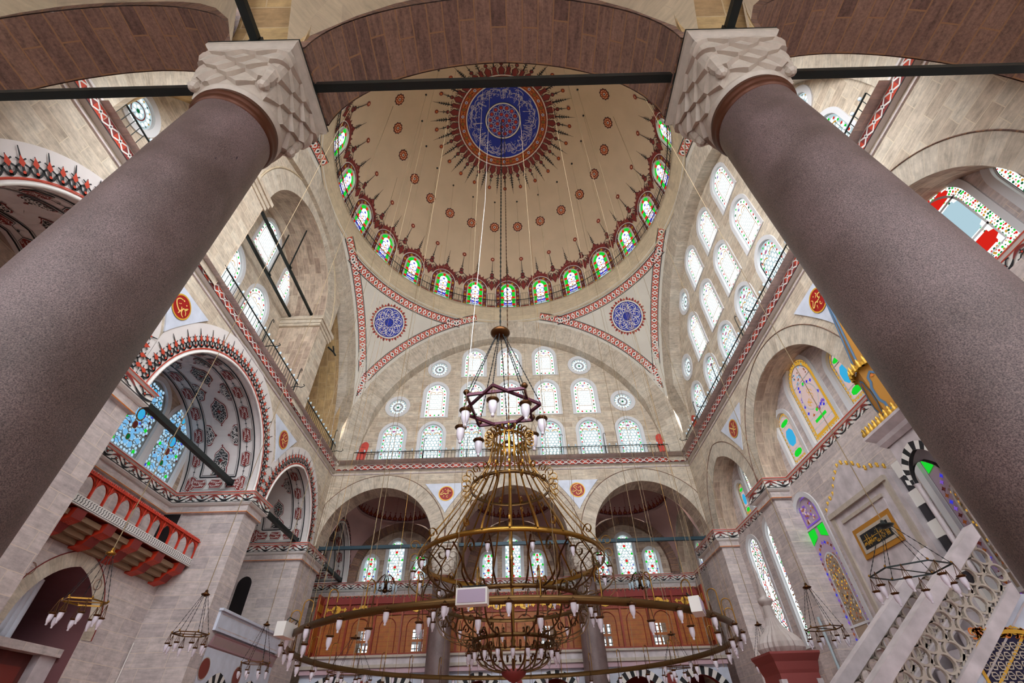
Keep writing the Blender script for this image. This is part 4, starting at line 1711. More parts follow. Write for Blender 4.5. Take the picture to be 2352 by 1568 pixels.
ink = Ink(medfn, w0=0.012)
ink.ring((0, 0), 1.24, 1.34, P_WHITE, 4, 64)
ink.ring((0, 0), 1.34, 1.38, P_BLACK, 4, 64)
for k in range(14):
    t = 2 * pi * k / 14 + 0.1
    ink.star(pol(0.98, t), 0.17, P_RED, 6, 6, 0.55, t)
    ink.ring(pol(0.98, t), 0.19, 0.215, P_WHITE, 5, 10)
    ink.ring(pol(0.76, t + 0.22), 0.09, 0.115, P_WHITE, 5, 8)
for k in range(7):
    t = 2 * pi * k / 7
    ink.star(pol(0.48, t), 0.16, P_RED, 6, 6, 0.55, t)
    ink.ring(pol(0.48, t), 0.18, 0.205, P_WHITE, 5, 10)
ink.star((0, 0), 0.16, P_RED, 6, 6, 0.55)
ink.ring((0, 0), 0.19, 0.22, P_WHITE, 5, 12)
ink.mb.build('painted_star_rosette', DOME)

# ------------------------------------------------------------------ pendentive borders and roundels


def chain(ink, s0, s1, t0, wd, cell=0.36, lean=0.0):
    """Red band with pale lozenges between black edge lines."""
    n = max(1, int(abs(s1 - s0) / cell))
    d = (s1 - s0) / n
    for i in range(n):
        a, b = s0 + d * i, s0 + d * (i + 1)
        m = (a + b) / 2
        ink.poly([(a, t0 + 0.05), (b, t0 + 0.05), (b, t0 + wd - 0.05), (a, t0 + wd - 0.05)], P_RED, 0)
        tm = t0 + wd / 2
        q = wd / 2 - 0.07
        ink.poly([(a + d * 0.12 + lean, tm - q * 0.2), (m - d * 0.1 + lean, tm - q), (m + d * 0.1 - lean, tm - q), (b - d * 0.12 - lean, tm - q * 0.2), (b - d * 0.12, tm + q * 0.2), (m + d * 0.1, tm + q), (m - d * 0.1, tm + q), (a + d * 0.12, tm + q * 0.2)], P_WHITE, 1)
        ink.poly([(m - d * 0.17, tm), (m, tm - q * 0.55), (m + d * 0.17, tm), (m, tm + q * 0.55)], P_RED if i % 2 else P_BLACK, 2)
        for (x, y) in ((a, tm - q * 0.8), (a, tm + q * 0.8)):
            ink.disc((x, y), 0.035, P_WHITE, 2, 4)
        for tt in (t0, t0 + wd - 0.03):
            ink.poly([(a, tt), (b, tt), (b, tt + 0.035), (a, tt + 0.035)], P_BLACK, 1)


for sx, sy, ln in ((-1, 1, 'far left'), (1, 1, 'far right'), (-1, -1, 'near left'), (1, -1, 'near right')):
    mbp = MB()

    def archedge(axis):
        def g(s, t, w=0.0):
            th = s / 10.9
            off = 10.35 - 0.1 - t
            R_ = RSC - w
            rho = sqrt(max(0.01, R_ * R_ - off * off))
            a_, z_ = rho * cos(th), ZSC + rho * sin(th)
            return Vector((sx * a_, sy * off, z_)) if axis == 'y' else Vector((sx * off, sy * a_, z_))
        return g

    def ringedge(s, t, w=0.0):
        r = 10.35 + 0.14 + t
        ph = s / 10.35
        R_ = RSC - w
        z_ = ZSC + sqrt(R_ * R_ - r * r)
        return Vector((sx * r * sin(ph), sy * r * cos(ph), z_))
    for ax in 'xy':
        g = archedge(ax)
        ik = Ink(g, mbp)
        th0 = math.acos(10.1 / 10.9)
        th1 = math.acos(2.35 / 10.9)
        chain(ik, th0 * 10.9, th1 * 10.9, 0.05, 0.42)
    ik = Ink(ringedge, mbp)
    p0 = math.asin(3.6 / 10.6)
    chain(ik, p0 * 10.35, (pi / 2 - p0) * 10.35, 0.03, 0.42)
    o = mbp.build('painted_border')
    for k_, oo in enumerate([x for x in COL.objects if x.name.startswith('ceiling') and ln in x.get('label', '')]):
        o.parent = oo
        host = oo
    if sy < 0:
        continue
    # roundel
    C0 = Vector((sx * 8.47, sy * 8.40, 0))
    C0.z = sqrt(RSC ** 2 - C0.x ** 2 - C0.y ** 2)
    nrm = C0.normalized()
    e1 = Vector((-nrm.y, nrm.x, 0)).normalized() * (1 if sy > 0 else -1)
    if e1.x < 0:
        e1 = -e1
    e2 = nrm.cross(e1)
    if e2.z < 0:
        e2 = -e2

    def rf(u, v, w=0.0, C0=C0, e1=e1, e2=e2):
        p = (C0 + e1 * u + e2 * v).normalized() * (RSC - w)
        return Vector((p.x, p.y, p.z + ZSC))
    ik = Ink(rf)
    for k in range(36):
        t = 2 * pi * k / 36
        f = Ink(sub(rf, 1.1 * cos(t), 1.1 * sin(t), t - pi / 2), ik.mb)
        rr = 0.30 if k % 2 == 0 else 0.22
        f.poly([(-0.075, -0.06), (0.075, -0.06), (0.09, rr * 0.5), (0.0, rr), (-0.09, rr * 0.5)], P_RED if k % 2 else P_DRED, 0)
        f.poly([(-0.05, -0.02), (0.05, -0.02), (0.0, 0.08)], P_WHITE, 1)
    ik.disc((0, 0), 1.16, P_BLACK, 1, 48)
    ik.disc((0, 0), 1.14, P_WHITE, 2, 48)
    ik.disc((0, 0), 1.05, P_BLACK, 3, 48)
    ik.disc((0, 0), 1.03, P_BLUE, 4, 48)
    # eight-pointed star of thin lines with looping script strokes between
    for k in range(8):
        t = 2 * pi * k / 8 + 0.2
        t2 = t + 2 * pi * 3 / 8
        ik.line([(0.86 * cos(t), 0.86 * sin(t)), (0.86 * cos(t2), 0.86 * sin(t2))], 0.026, P_WHITE, 5)
        f = Ink(sub(rf, 0, 0, t + pi / 8), ik.mb)
        f.line([(0.38, -0.12), (0.55, -0.24), (0.78, -0.3), (0.93, -0.18), (0.96, 0.02), (0.88, 0.2), (0.7, 0.26)], 0.04, P_WHITE, 6)
        f.spiral((0.62, 0.03), 0.13, 0.95, 1.0, 0.045, P_WHITE, 6)
        f.line([(0.5, 0.2), (0.68, 0.12), (0.9, -0.02)], 0.04, P_WHITE, 6)
        f.line([(0.76, -0.18), (0.86, -0.05), (0.8, 0.08)], 0.035, P_WHITE, 6)
        for uu, vv in ((0.93, 0.3), (0.97, 0.24), (0.5, -0.05), (0.85, -0.32)):
            f.disc((uu, vv), 0.024, P_WHITE, 6, 5)
        f.disc((0.24, 0.0), 0.04, P_BLACK, 6, 6)
    ik.mb.build('calligraphy_roundel', host)

# ------------------------------------------------------------------ mouldings that run round the walls


def plan_frame(path, closed=False):
    """Mitred outward (left-hand) normals of a plan polyline."""
    N = []
    for i in range(len(path)):
        a = Vector(path[max(i - 1, 0)])
        b = Vector(path[i])
        c = Vector(path[min(i + 1, len(path) - 1)])
        n1 = (b - a) if i else (c - b)
        n2 = (c - b) if i < len(path) - 1 else (b - a)
        n1 = Vector((-n1.y, n1.x)).normalized()
        n2 = Vector((-n2.y, n2.x)).normalized()
        m = n1 + n2
        m = m / max(0.3, m.length_squared / 2)
        N.append(m)
    return N


def moulding(mb, path, prof, mat, z):
    N = plan_frame(path)
    L = arclen(path)
    rows = []
    uv = []
    acc = 0
    for k, (w, zz) in enumerate(prof):
        rows.append([(p[0] + n.x * w, p[1] + n.y * w, z + zz) for p, n in zip(path, N)])
        uv.append([(l, z + zz) for l in L])
    mb.grid(rows, mat, uv=uv, smooth=False)


def planfn(path, z):
    N = plan_frame(path)
    L = arclen(path)

    def g(u, v, w=0.0):
        u = max(0.0, min(L[-1] - 1e-6, u))
        k = max(j for j in range(len(L) - 1) if L[j] <= u)
        f = (u - L[k]) / (L[k + 1] - L[k] + 1e-9)
        p = Vector(path[k]).lerp(Vector(path[k + 1]), f)
        n = N[k].lerp(N[k + 1], f)
        return Vector((p.x + n.x * w, p.y + n.y * w, z + v))
    return g, L


GP = [(XL, -12.0), (XL, 11.1), (XR, 11.1), (XR, -12.0)]
GP = GP[::-1]
mb = MB()
moulding(mb, GP, [(0.0, -0.62), (0.05, -0.6), (0.05, -0.54), (0.0, -0.53)], STG, 14.75)
moulding(mb, GP, [(0.0, -0.4), (0.16, -0.38), (0.2, -0.02)], P_WHITE, 14.75)
moulding(mb, GP, [(0.2, -0.02), (0.25, 0.0), (0.26, 0.07), (0.0, 0.07)], WHITE, 14.75)
cor = struct(mb, 'trim_2', 'red and white patterned cornice running below the iron gallery railings')
g, L = planfn(GP, 14.75)
gg = lambda u, v, w=0.0: g(u, v, w + 0.165 + 0.04 * (v + 0.4) / 0.4)
mbp = MB()
for k in range(len(GP) - 1):
    ik = Ink(gg, mbp)
    s = L[k]
    n = int((L[k + 1] - L[k]) / 0.4)
    d = (L[k + 1] - L[k]) / n
    for i in range(n):
        a = s + d * i
        ik.poly([(a, -0.36), (a + d, -0.36), (a + d, -0.07), (a, -0.07)], P_RED if i % 2 else P_DRED, 0)
        ik.line([(a, -0.34), (a + d * 0.5, -0.215), (a + d, -0.09)], 0.05, P_WHITE, 1)
        ik.line([(a, -0.09), (a + d * 0.5, -0.215), (a + d, -0.34)], 0.045, P_WHITE, 1)
        ik.poly([(a + d * 0.5 - 0.07, -0.215), (a + d * 0.5, -0.3), (a + d * 0.5 + 0.07, -0.215), (a + d * 0.5, -0.13)], P_WHITE, 2)
        ik.disc((a + d * 0.5, -0.215), 0.03, P_BLACK, 3, 5)
        ik.poly([(a, -0.39), (a + d, -0.39), (a + d, -0.36), (a, -0.36)], P_BLACK, 1)
mbp.build('painted_lattice_band', cor)

# lower painted moulding with scrolls
Z2 = 9.32
pathL = [(-14.1, -3.68), (-14.1, 3.68), (XL, 3.68), (XL, 4.78), (-14.1, 4.78), (-14.1, 9.93), (XL, 9.93), (XL, 12.34), (-14.1, 12.34), (-14.1, 17.5), (11.75, 17.5), (11.75, 12.4), (10.55, 12.4), (10.55, 9.75), (11.75, 9.75), (11.75, 5.05), (XR, 5.05), (XR, 3.8), (11.75, 3.8), (11.75, -3.8), (XR, -3.8), (XR, -5.05), (11.75, -5.05), (11.75, -9.8)]
pathL2 = [(-14.1, -9.9), (-14.1, -4.78), (XL, -4.78), (XL, -3.68), (-14.1, -3.68)]


def scroll_trim(path, label, n0):
    path = path[::-1]
    mb = MB()
    moulding(mb, path, [(0.0, -0.32), (0.1, -0.3), (0.1, -0.02)], STG, Z2)
    moulding(mb, path, [(0.1, -0.02), (0.17, 0.0), (0.24, 0.06), (0.24, 0.42), (0.3, 0.46)], P_WHITE, Z2)
    moulding(mb, path, [(0.3, 0.46), (0.3, 0.52), (0.0, 0.6)], WHITE, Z2)
    ob = struct(mb, 'trim_%d' % n0, label)
    g, L = planfn(path, Z2)
    gg = lambda u, v, w=0.0: g(u, v, w + 0.24)
    mp = MB()
    ik = Ink(gg, mp)
    g2 = Ink(lambda u, v, w=0.0: g(u, v, w + 0.1), mp)
    for k in range(len(path) - 1):
        ln = L[k + 1] - L[k]
        n = max(1, int(ln / 0.46))
        d = ln / n
        for i in range(n):
            a = L[k] + d * i
            m = a + d / 2
            ik.poly([(a, 0.085), (a + d, 0.085), (a + d, 0.11), (a, 0.11)], P_BLACK, 0)
            ik.poly([(a, 0.38), (a + d, 0.38), (a + d, 0.41), (a, 0.41)], P_RED, 0)
            sg = 1 if i % 2 else -1
            ik.line([(a + d * q / 8, 0.245 + sg * 0.10 * sin(pi * q / 8)) for q in range(9)], [0.03 + 0.05 * sin(pi * q / 8) for q in range(9)], P_DRED if sg > 0 else P_BLACK, 1)
            ik.star((m, 0.245 - sg * 0.02), 0.085, P_BLACK, 2, 5, 0.5)
            ik.disc((m, 0.245 - sg * 0.02), 0.03, P_RED, 3, 5)
            for s_ in (-1, 1):
                ik.line([(m + s_ * 0.05, 0.245 - sg * 0.05), (m + s_ * 0.13, 0.245 - sg * 0.11), (m + s_ * 0.2, 0.245 - sg * 0.10)], 0.035, P_BLACK, 2)
            g2.poly([(a, -0.29), (a + d, -0.29), (a + d, -0.26), (a, -0.26)], P_ORANGE, 0)
            gt = Ink(lambda u, v, w=0.0: g(u, v, w + 0.3), mp)
            gt.poly([(a, 0.465), (a + d, 0.465), (a + d, 0.5), (a, 0.5)], P_RED, 0)
    mp.build('painted_scroll_band', ob)


scroll_trim(pathL, 'white moulding with black scrollwork stepping round the walls at arch springing', 3)
scroll_trim(pathL2, 'scroll-painted moulding on the pier beside the left granite column', 4)

# ------------------------------------------------------------------ painted arches of the left wall


def fleuron(ik, sc, tall):
    h = 0.62 if tall else 0.45
    ik.line([(0, 0.02), (0, h * sc)], [0.07 * sc, 0.02], P_BLACK, 2)
    for s in (-1, 1):
        ik.line([(0, 0.05), (s * 0.09 * sc, 0.10 * sc), (s * 0.12 * sc, 0.2 * sc), (s * 0.04 * sc, 0.26 * sc)], 0.045 * sc, P_BLACK, 2)
        ik.line([(s * 0.02, 0.33 * sc), (s * 0.09 * sc, 0.38 * sc)], 0.03 * sc, P_BLACK, 2)
    ik.poly([(-0.06 * sc, 0.28 * sc), (0, 0.2 * sc), (0.06 * sc, 0.28 * sc), (0, 0.44 * sc)], P_RED, 3)
    ik.disc((0, 0.1 * sc), 0.035 * sc, P_RED, 3, 6)


def medallion(ik, h, w, half=None, rs=random.Random(3)):
    """Pointed scalloped oval with interlace; half keeps one side (+1 / -1)."""
    n = 28
    P = []
    for i in range(n):
        t = 2 * pi * i / n
        x, y = w * sin(t), h * cos(t)
        k = 1 + 0.06 * cos(6 * t) - 0.1 * abs(sin(t)) ** 0.5 * (abs(cos(t)) ** 0.5)
        P.append((x * k, y * k))
    clip = (lambda p: p) if half is None else (lambda p: (p[0], max(0.0, p[1] * half) * half))
    c0 = (0, 0)
    Q = [clip(p) for p in P]
    ik.fan(c0, Q, P_DRED, 0)
    ik.fan(c0, [(x * 0.9, y * 0.92) for x, y in Q], P_WHITE, 1)
    ik.fan(c0, [(x * 0.84, y * 0.87) for x, y in Q], P_BLACK, 2)
    for i in range(60):
        a = i * 2.39996
        r = sqrt((i + 0.5) / 60) * 0.82
        x, y = w * r * cos(a), h * r * sin(a)
        if half is not None and y * half < 0.05 * h:
            continue
        ik.spiral((x, y), w * 0.13, 0.75, rs.uniform(0, 6), w * 0.06, P_WHITE, 3, 5)
    if half is None:
        ik.star(c0, w * 0.32, P_DRED, 4, 4, 0.45)
    for s in ((-1, 1) if half is None else (half,)):
        ik.line([(0, s * h * 0.95), (0, s * h * 1.18)], w * 0.1, P_DRED, 1)
        ik.star((0, s * h * 1.12), w * 0.14, P_DRED, 2, 4, 0.6)


def cartouche(ik, l, h, rs=random.Random(5)):
    q = [(-l, 0), (-l * 0.7, -h), (l * 0.7, -h), (l, 0), (l * 0.7, h), (-l * 0.7, h)]
    ik.fan((0, 0), [(x * 1.10, y * 1.2) for x, y in q], P_BLACK, 0)
    ik.fan((0, 0), [(x * 1.05, y * 1.12) for x, y in q], P_WHITE, 1)
    ik.fan((0, 0), q, P_DRED, 2)
    for i in range(7):
        for s in (-1, 1):
            ik.spiral((l * (-0.66 + 0.22 * i), s * h * 0.42), h * 0.34, 0.8, i + s, h * 0.13, P_WHITE, 3, 5)


for bi, ((c, a), hh) in enumerate(zip(BAYS, BRISE)):
    if bi == 0:
        continue
    A = arch(c, ZSP, a, hh, 48)
    host = [o for o in COL.objects if o.get('label') == 'left wall spandrels of pale stone above the painted arches'][0]
    fn = left_pl(XL)
    mb = MB()
    OA = offset_arch(A, 0.93 if bi != 2 else 1.02)
    lo_, hi_ = ((-4.24, 4.24) if bi == 2 else ((-99, -4.24) if c < 0 else (4.24, 11.05 if c < 10 else 99)))
    OA = [(max(lo_, min(hi_, y)), z) for y, z in OA]
    band(mb, A, OA, fn, WHITE, 0.02 if bi != 2 else 0.03)
    mb.tube([fn(x, z, 0.03) for x, z in A], 0.05, P_WHITE, 6)
    mb.tube([fn(x, z, 0.03) for x, z in offset_arch(A, 0.1)], 0.015, P_RED, 4)
    mb.build('plaster_arch_band', host)
    g, L = along(fn, A)
    mp = MB()
    n = int(L / 0.27)
    for i in range(n):
        s = L * (i + 0.5) / n
        fleuron(Ink(sub(lambda u, v, w=0.0: g(u, v, w), s, 0.14), mp, w0=0.045), 1.12, i % 2 == 0)
        ik = Ink(g, mp, w0=0.045)
        ik.line([(s - L / n / 2, 0.3), (s - L / n / 4, 0.2), (s, 0.17), (s + L / n / 4, 0.2), (s + L / n / 2, 0.3)], 0.035, P_BLACK, 1)
        ik.line([(s - L / n / 2, 0.13), (s + L / n / 2, 0.13)], 0.03, P_RED, 1)
    mp.build('painted_cresting', host)
    # the vault
    gp, L = along(lambda u, v, w=0.0: (u, v), A)

    def vf(s, d, w=0.0, gp=gp):
        u, v = gp(s, -w)
        return fn(u, v, -d)
    mp = MB()
    ik = Ink(vf, mp, w0=0.015)
    s0, s1, d0, d1 = 0.16, L - 0.16, 0.28, 3.05

    def rect(k, wd, mat):
        a0, a1, b0, b1 = s0 + k, s1 - k, d0 + k, d1 - k
        m = 24
        for d in (b0, b1):
            ik.line([(a0 + (a1 - a0) * i / m, d) for i in range(m + 1)], wd, mat, 1)
        for s in (a0, a1):
            ik.line([(s, b0), (s, b1)], wd, mat, 1)
    rect(0, 0.055, P_BLACK)
    rect(0.08, 0.015, P_BLACK)
    rect(0.62, 0.055, P_BLACK)
    rect(0.70, 0.015, P_BLACK)
    n = max(4, int((s1 - s0) / 0.98))
    for d in (d0 + 0.33, d1 - 0.33):
        for i in range(n):
            s = s0 + 0.33 + (s1 - s0 - 0.66) * i / (n - 1)
            cartouche(Ink(sub(vf, s, d), mp, w0=0.02, step=0.01), 0.32, 0.17)
            if i < n - 1:
                ik.line([(s + 0.33, d), (s + (s1 - s0 - 0.66) / (n - 1) - 0.33, d)], 0.02, P_BLACK, 2)
                ik.star((s + (s1 - s0 - 0.66) / (n - 1) / 2, d), 0.06, P_BLACK, 3, 4, 0.4)
    for s in (s0 + 0.33, s1 - 0.33):
        for i in range(3):
            d = d0 + 0.33 + (d1 - d0 - 0.66) * (i + 0.5) / 3
            cartouche(Ink(sub(vf, s, d, pi / 2), mp, w0=0.02, step=0.01), 0.3, 0.17)
    # almond medallions in the field
    dm = (d0 + d1) / 2
    for t in ((0.12, 0.32, 0.5, 0.68, 0.88) if bi == 2 else (0.2, 0.5, 0.8)):
        medallion(Ink(sub(vf, s0 + (s1 - s0) * t, dm, -pi / 2), mp, w0=0.02, step=0.01), 0.58 if bi == 2 else 0.45, 0.36 if bi == 2 else 0.28)
    for t in ((0.22, 0.41, 0.59, 0.78) if bi == 2 else (0.36, 0.64)):
        for d, hf in ((d0 + 0.72, 1), (d1 - 0.72, -1)):
            medallion(Ink(sub(vf, s0 + (s1 - s0) * t, d), mp, w0=0.02, step=0.01), 0.34, 0.5, hf)
    for s, hf in ((s0 + 0.72, 1), (s1 - 0.72, -1)):
        medallion(Ink(sub(vf, s, dm, -pi / 2), mp, w0=0.02, step=0.01), 0.55, 0.36, hf)
    mp.build('painted_vault_panels', host)

# small domes of the far aisle: cresting and outlined pendentives
for cx, lab in ((-7.6, 'left'), (0.0, 'middle'), (7.5, 'right')):
    host = [o for o in COL.objects if o.get('label') == 'small painted dome over the %s bay of the far aisle' % lab][0]
    cy = (YB + AY) / 2
    R_ = (AY - YB - 0.04) / 2
    mp = MB()

    def df(s, t, w=0.0, cx=cx, cy=cy, R_=R_):
        e = t / R_
        r = (R_ - w)
        a_ = s / R_
        return Vector((cx + r * cos(e) * cos(a_), cy + r * cos(e) * sin(a_), 13.67 + r * 0.75 * sin(e)))
    n = 44
    for i in range(n):
        f = sub(df, 2 * pi * R_ * i / n, 0.06, 0, 1.05)
        ik = Ink(f, mp, w0=0.03)
        ik.poly([(-0.14, 0), (0.14, 0), (0.16, 0.2), (0.06, 0.34), (0, 0.62), (-0.06, 0.34), (-0.16, 0.2)], P_DRED, 0)
        ik.disc((0, 0.2), 0.06, P_OCHRE, 2, 6)
        ik.disc((0, 0.64), 0.05, P_DRED, 1, 6)
        ik.line([(-0.19, 0.0), (0.19, 0.0)], 0.05, P_BLACK, 1)
    # red outlines on the two visible pendentives
    for s in (-1, 1):
        pts = []
        for i in range(15):
            t = i / 14
            pts.append((cx + s * (3.2 - 2.7 * t), 17.2 - 0.0, 11.6 + 1.9 * sin(t * pi / 2)))
        for i in range(15):
            t = 1 - i / 14
            pts.append((cx + s * (3.2 - 2.7 * t), 17.2 - 2.0 * (1 - t) ** 1.5, 13.35 - 0.15 * t))
        pts = [(x, y - 0.05, z) for x, y, z in pts]
    mp.build('painted_cresting', host)

# ------------------------------------------------------------------ marble plaques with gilt script


def strokes(ik, S_, mat, lv):
    for pts, w in S_:
        m = []
        # smooth the hand-drawn polyline
        for i in range(len(pts) - 1):
            p0 = pts[max(i - 1, 0)]
            p1, p2 = pts[i], pts[i + 1]
            p3 = pts[min(i + 2, len(pts) - 1)]
            for k in range(5):
                t = k / 5
                m.append(tuple(0.5 * (2 * p1[j] + (p2[j] - p0[j]) * t + (2 * p0[j] - 5 * p1[j] + 4 * p2[j] - p3[j]) * t * t + (3 * p1[j] - p0[j] - 3 * p2[j] + p3[j]) * t ** 3) for j in (0, 1)))
        m.append(pts[-1])
        n = len(m) - 1
        ik.line(m, [w * (0.45 + 0.75 * sin(pi * min(1, 0.15 + i / n * 0.8))) for i in range(n + 1)], mat, lv)


# strokes read off the photograph, in units of the disc radius
UMAR = [([(0.68, 0.28), (0.45, 0.36), (0.28, 0.3), (0.25, 0.12), (0.4, 0.0), (0.75, 0.08)], 0.09),
        ([(0.75, 0.08), (0.4, -0.02), (0.1, -0.06), (-0.15, -0.04), (-0.3, 0.02), (-0.5, -0.1), (-0.7, -0.2), (-0.8, -0.12), (-0.72, 0.02), (-0.48, 0.28), (-0.5, 0.42), (-0.62, 0.52)], 0.09),
        ([(-0.1, -0.05), (-0.05, -0.2)], 0.12), ([(0.2, 0.68), (0.28, 0.52), (0.18, 0.42), (-0.05, 0.32)], 0.07),
        ([(-0.2, 0.62), (-0.12, 0.56)], 0.12), ([(-0.38, -0.38), (-0.3, -0.32), (-0.42, -0.6)], 0.06), ([(0.12, -0.28), (0.2, -0.36), (0.08, -0.44), (0.16, -0.62), (0.32, -0.55)], 0.06)]
BAKR = [([(0.5, 0.6), (0.58, 0.0), (0.62, -0.5)], 0.1), ([(0.44, 0.1), (0.46, -0.25), (0.3, -0.55), (0.02, -0.68), (-0.2, -0.5), (-0.18, -0.3)], 0.09),
        ([(0.2, 0.82), (-0.2, 0.72), (-0.5, 0.52), (-0.2, 0.15), (0.05, -0.12)], 0.09), ([(0.05, -0.12), (0.2, -0.2), (0.4, -0.1)], 0.1), ([(-0.15, -0.05), (-0.5, -0.22), (-0.75, -0.28), (-0.72, -0.1), (-0.5, 0.02)], 0.09),
        ([(-0.2, 0.5), (-0.1, 0.42), (0.0, 0.45)], 0.08), ([(0.3, 0.58), (0.32, 0.42), (0.08, 0.28)], 0.06), ([(0.05, -0.38), (0.1, -0.4)], 0.1), ([(0.48, -0.55), (0.52, -0.56)], 0.1)]
ALI = [([(0.62, 0.38), (0.5, 0.1), (0.22, -0.02), (0.18, -0.3), (0.35, -0.55), (0.62, -0.6)], 0.1), ([(0.62, 0.38), (0.3, 0.0)], 0.07), ([(0.72, -0.35), (0.6, -0.1), (0.4, -0.02)], 0.07),
       ([(-0.05, -0.02), (0.08, -0.2), (0.05, -0.42), (-0.2, -0.42), (-0.6, -0.2), (-0.78, 0.1), (-0.6, 0.42), (-0.25, 0.56)], 0.1), ([(-0.3, 0.14), (-0.24, 0.1)], 0.12), ([(-0.42, 0.04), (-0.38, 0.0)], 0.12),
       ([(-0.2, 0.56), (-0.05, 0.6)], 0.12), ([(0.28, 0.5), (0.36, 0.42)], 0.12), ([(0.05, -0.5), (-0.04, -0.72)], 0.08)]
HASAN = [([(0.1, 0.8), (-0.2, 0.4), (-0.2, 0.1), (0.1, -0.02), (0.5, 0.05), (0.75, 0.4)], 0.1), ([(-0.3, 0.75), (-0.4, 0.4), (-0.2, 0.1)], 0.08), ([(0.2, 0.55), (0.35, 0.5), (0.2, 0.38), (0.4, 0.32)], 0.07),
         ([(-0.1, 0.0), (-0.35, -0.1), (-0.5, -0.4)], 0.09), ([(-0.25, -0.1), (-0.1, -0.45), (0.2, -0.6), (0.5, -0.72)], 0.1), ([(0.15, -0.2), (0.05, -0.5)], 0.08), ([(0.3, -0.1), (0.5, -0.3)], 0.08), ([(-0.65, 0.2), (-0.6, 0.15)], 0.1), ([(0.72, -0.1), (0.78, -0.14)], 0.1)]
HUSN = [([(-0.75, 0.55), (-0.3, 0.15), (0.05, -0.1), (0.35, -0.35), (0.6, -0.3)], 0.13), ([(0.65, 0.55), (0.3, 0.2), (0.0, -0.05), (-0.1, -0.5), (-0.3, -0.75)], 0.12), ([(0.05, 0.7), (0.15, 0.6), (0.05, 0.5), (-0.05, 0.6), (0.1, 0.3), (0.0, -0.1), (0.05, -0.7)], 0.09),
        ([(0.45, 0.1), (0.3, -0.15)], 0.08), ([(0.55, -0.05), (0.7, -0.15)], 0.07), ([(-0.6, -0.1), (-0.45, -0.35)], 0.08)]


def plaque(fn, c, S_, label, mir=1):
    t = thing('calligraphy_plaque', label, 'plaque', tuple(fn(c, 12.7, 0)), 0, 'red calligraphy discs between the arches')
    mb = MB()
    P = [(c - 1.28, 13.45), (c + 1.28, 13.45)]
    R_ = []
    for i in range(1, 9):
        q = i / 8
        R_.append((c + 1.28 * (1 - q) ** 1.15, 13.45 - 1.75 * (1 - (1 - q) ** 1.0)))
    out = P + R_ + [(2 * c - x, z) for x, z in R_[:-1][::-1]]
    mb.poly(out, lambda u, v: fn(u, v, 0.05), MARBW)
    for i in range(len(out)):
        j = (i + 1) % len(out)
        mb.face([fn(*out[i], 0.05), fn(*out[j], 0.05), fn(*out[j], 0.0), fn(*out[i], 0.0)], MARBW)
    mb.build('marble_panel', t)
    ik = Ink(sub(fn, c, 12.83, 0, 1, mir), w0=0.055)
    ik.disc((0, 0), 0.40, plain('signal_red_paint', (158, 6, 6), 0.5), 2, 40)
    d = ik.mb.build('red_disc', t)
    ik = Ink(sub(fn, c, 12.83, 0, 1, mir), w0=0.055)
    ik.ring((0, 0), 0.39, 0.445, P_GOLD, 3, 40)
    ik.mb.build('gilt_rim', t)
    ik = Ink(sub(fn, c, 12.83, 0, 0.40, mir), w0=0.075)
    strokes(ik, S_, plain('pale_gilt', (240, 200, 110), 0.5), 1)
    ik.mb.build('gilt_script', t)


FF = far_pl(YF)
plaque(FF, -3.86, UMAR, 'red calligraphy disc on a marble triangle, left of the central far arch')
plaque(FF, 3.8, BAKR, 'red calligraphy disc on a marble triangle, right of the central far arch')
FL = left_pl(XL)
plaque(FL, -4.22, ALI, 'large red calligraphy disc beside the left granite column')
plaque(FL, 4.5, HASAN, 'narrow-looking red calligraphy disc between the two painted left arches')
FR = right_pl(XR)
plaque(lambda u, v, w=0.0: FR(-u, v, w), -4.6, HUSN, 'dark red calligraphy disc above the right wall pier')
plaque(lambda u, v, w=0.0: FR(-u, v, w), 3.75, UMAR, 'marble triangle half hidden behind the right granite column')

# ================================================================== columns, ties, railings
CXC = 3.79


def square_r(t, half, rnd):
    """Radius of a rounded square at angle t."""
    c, s = abs(cos(t)), abs(sin(t))
    p = rnd
    return half / ((c ** p + s ** p) ** (1.0 / p))


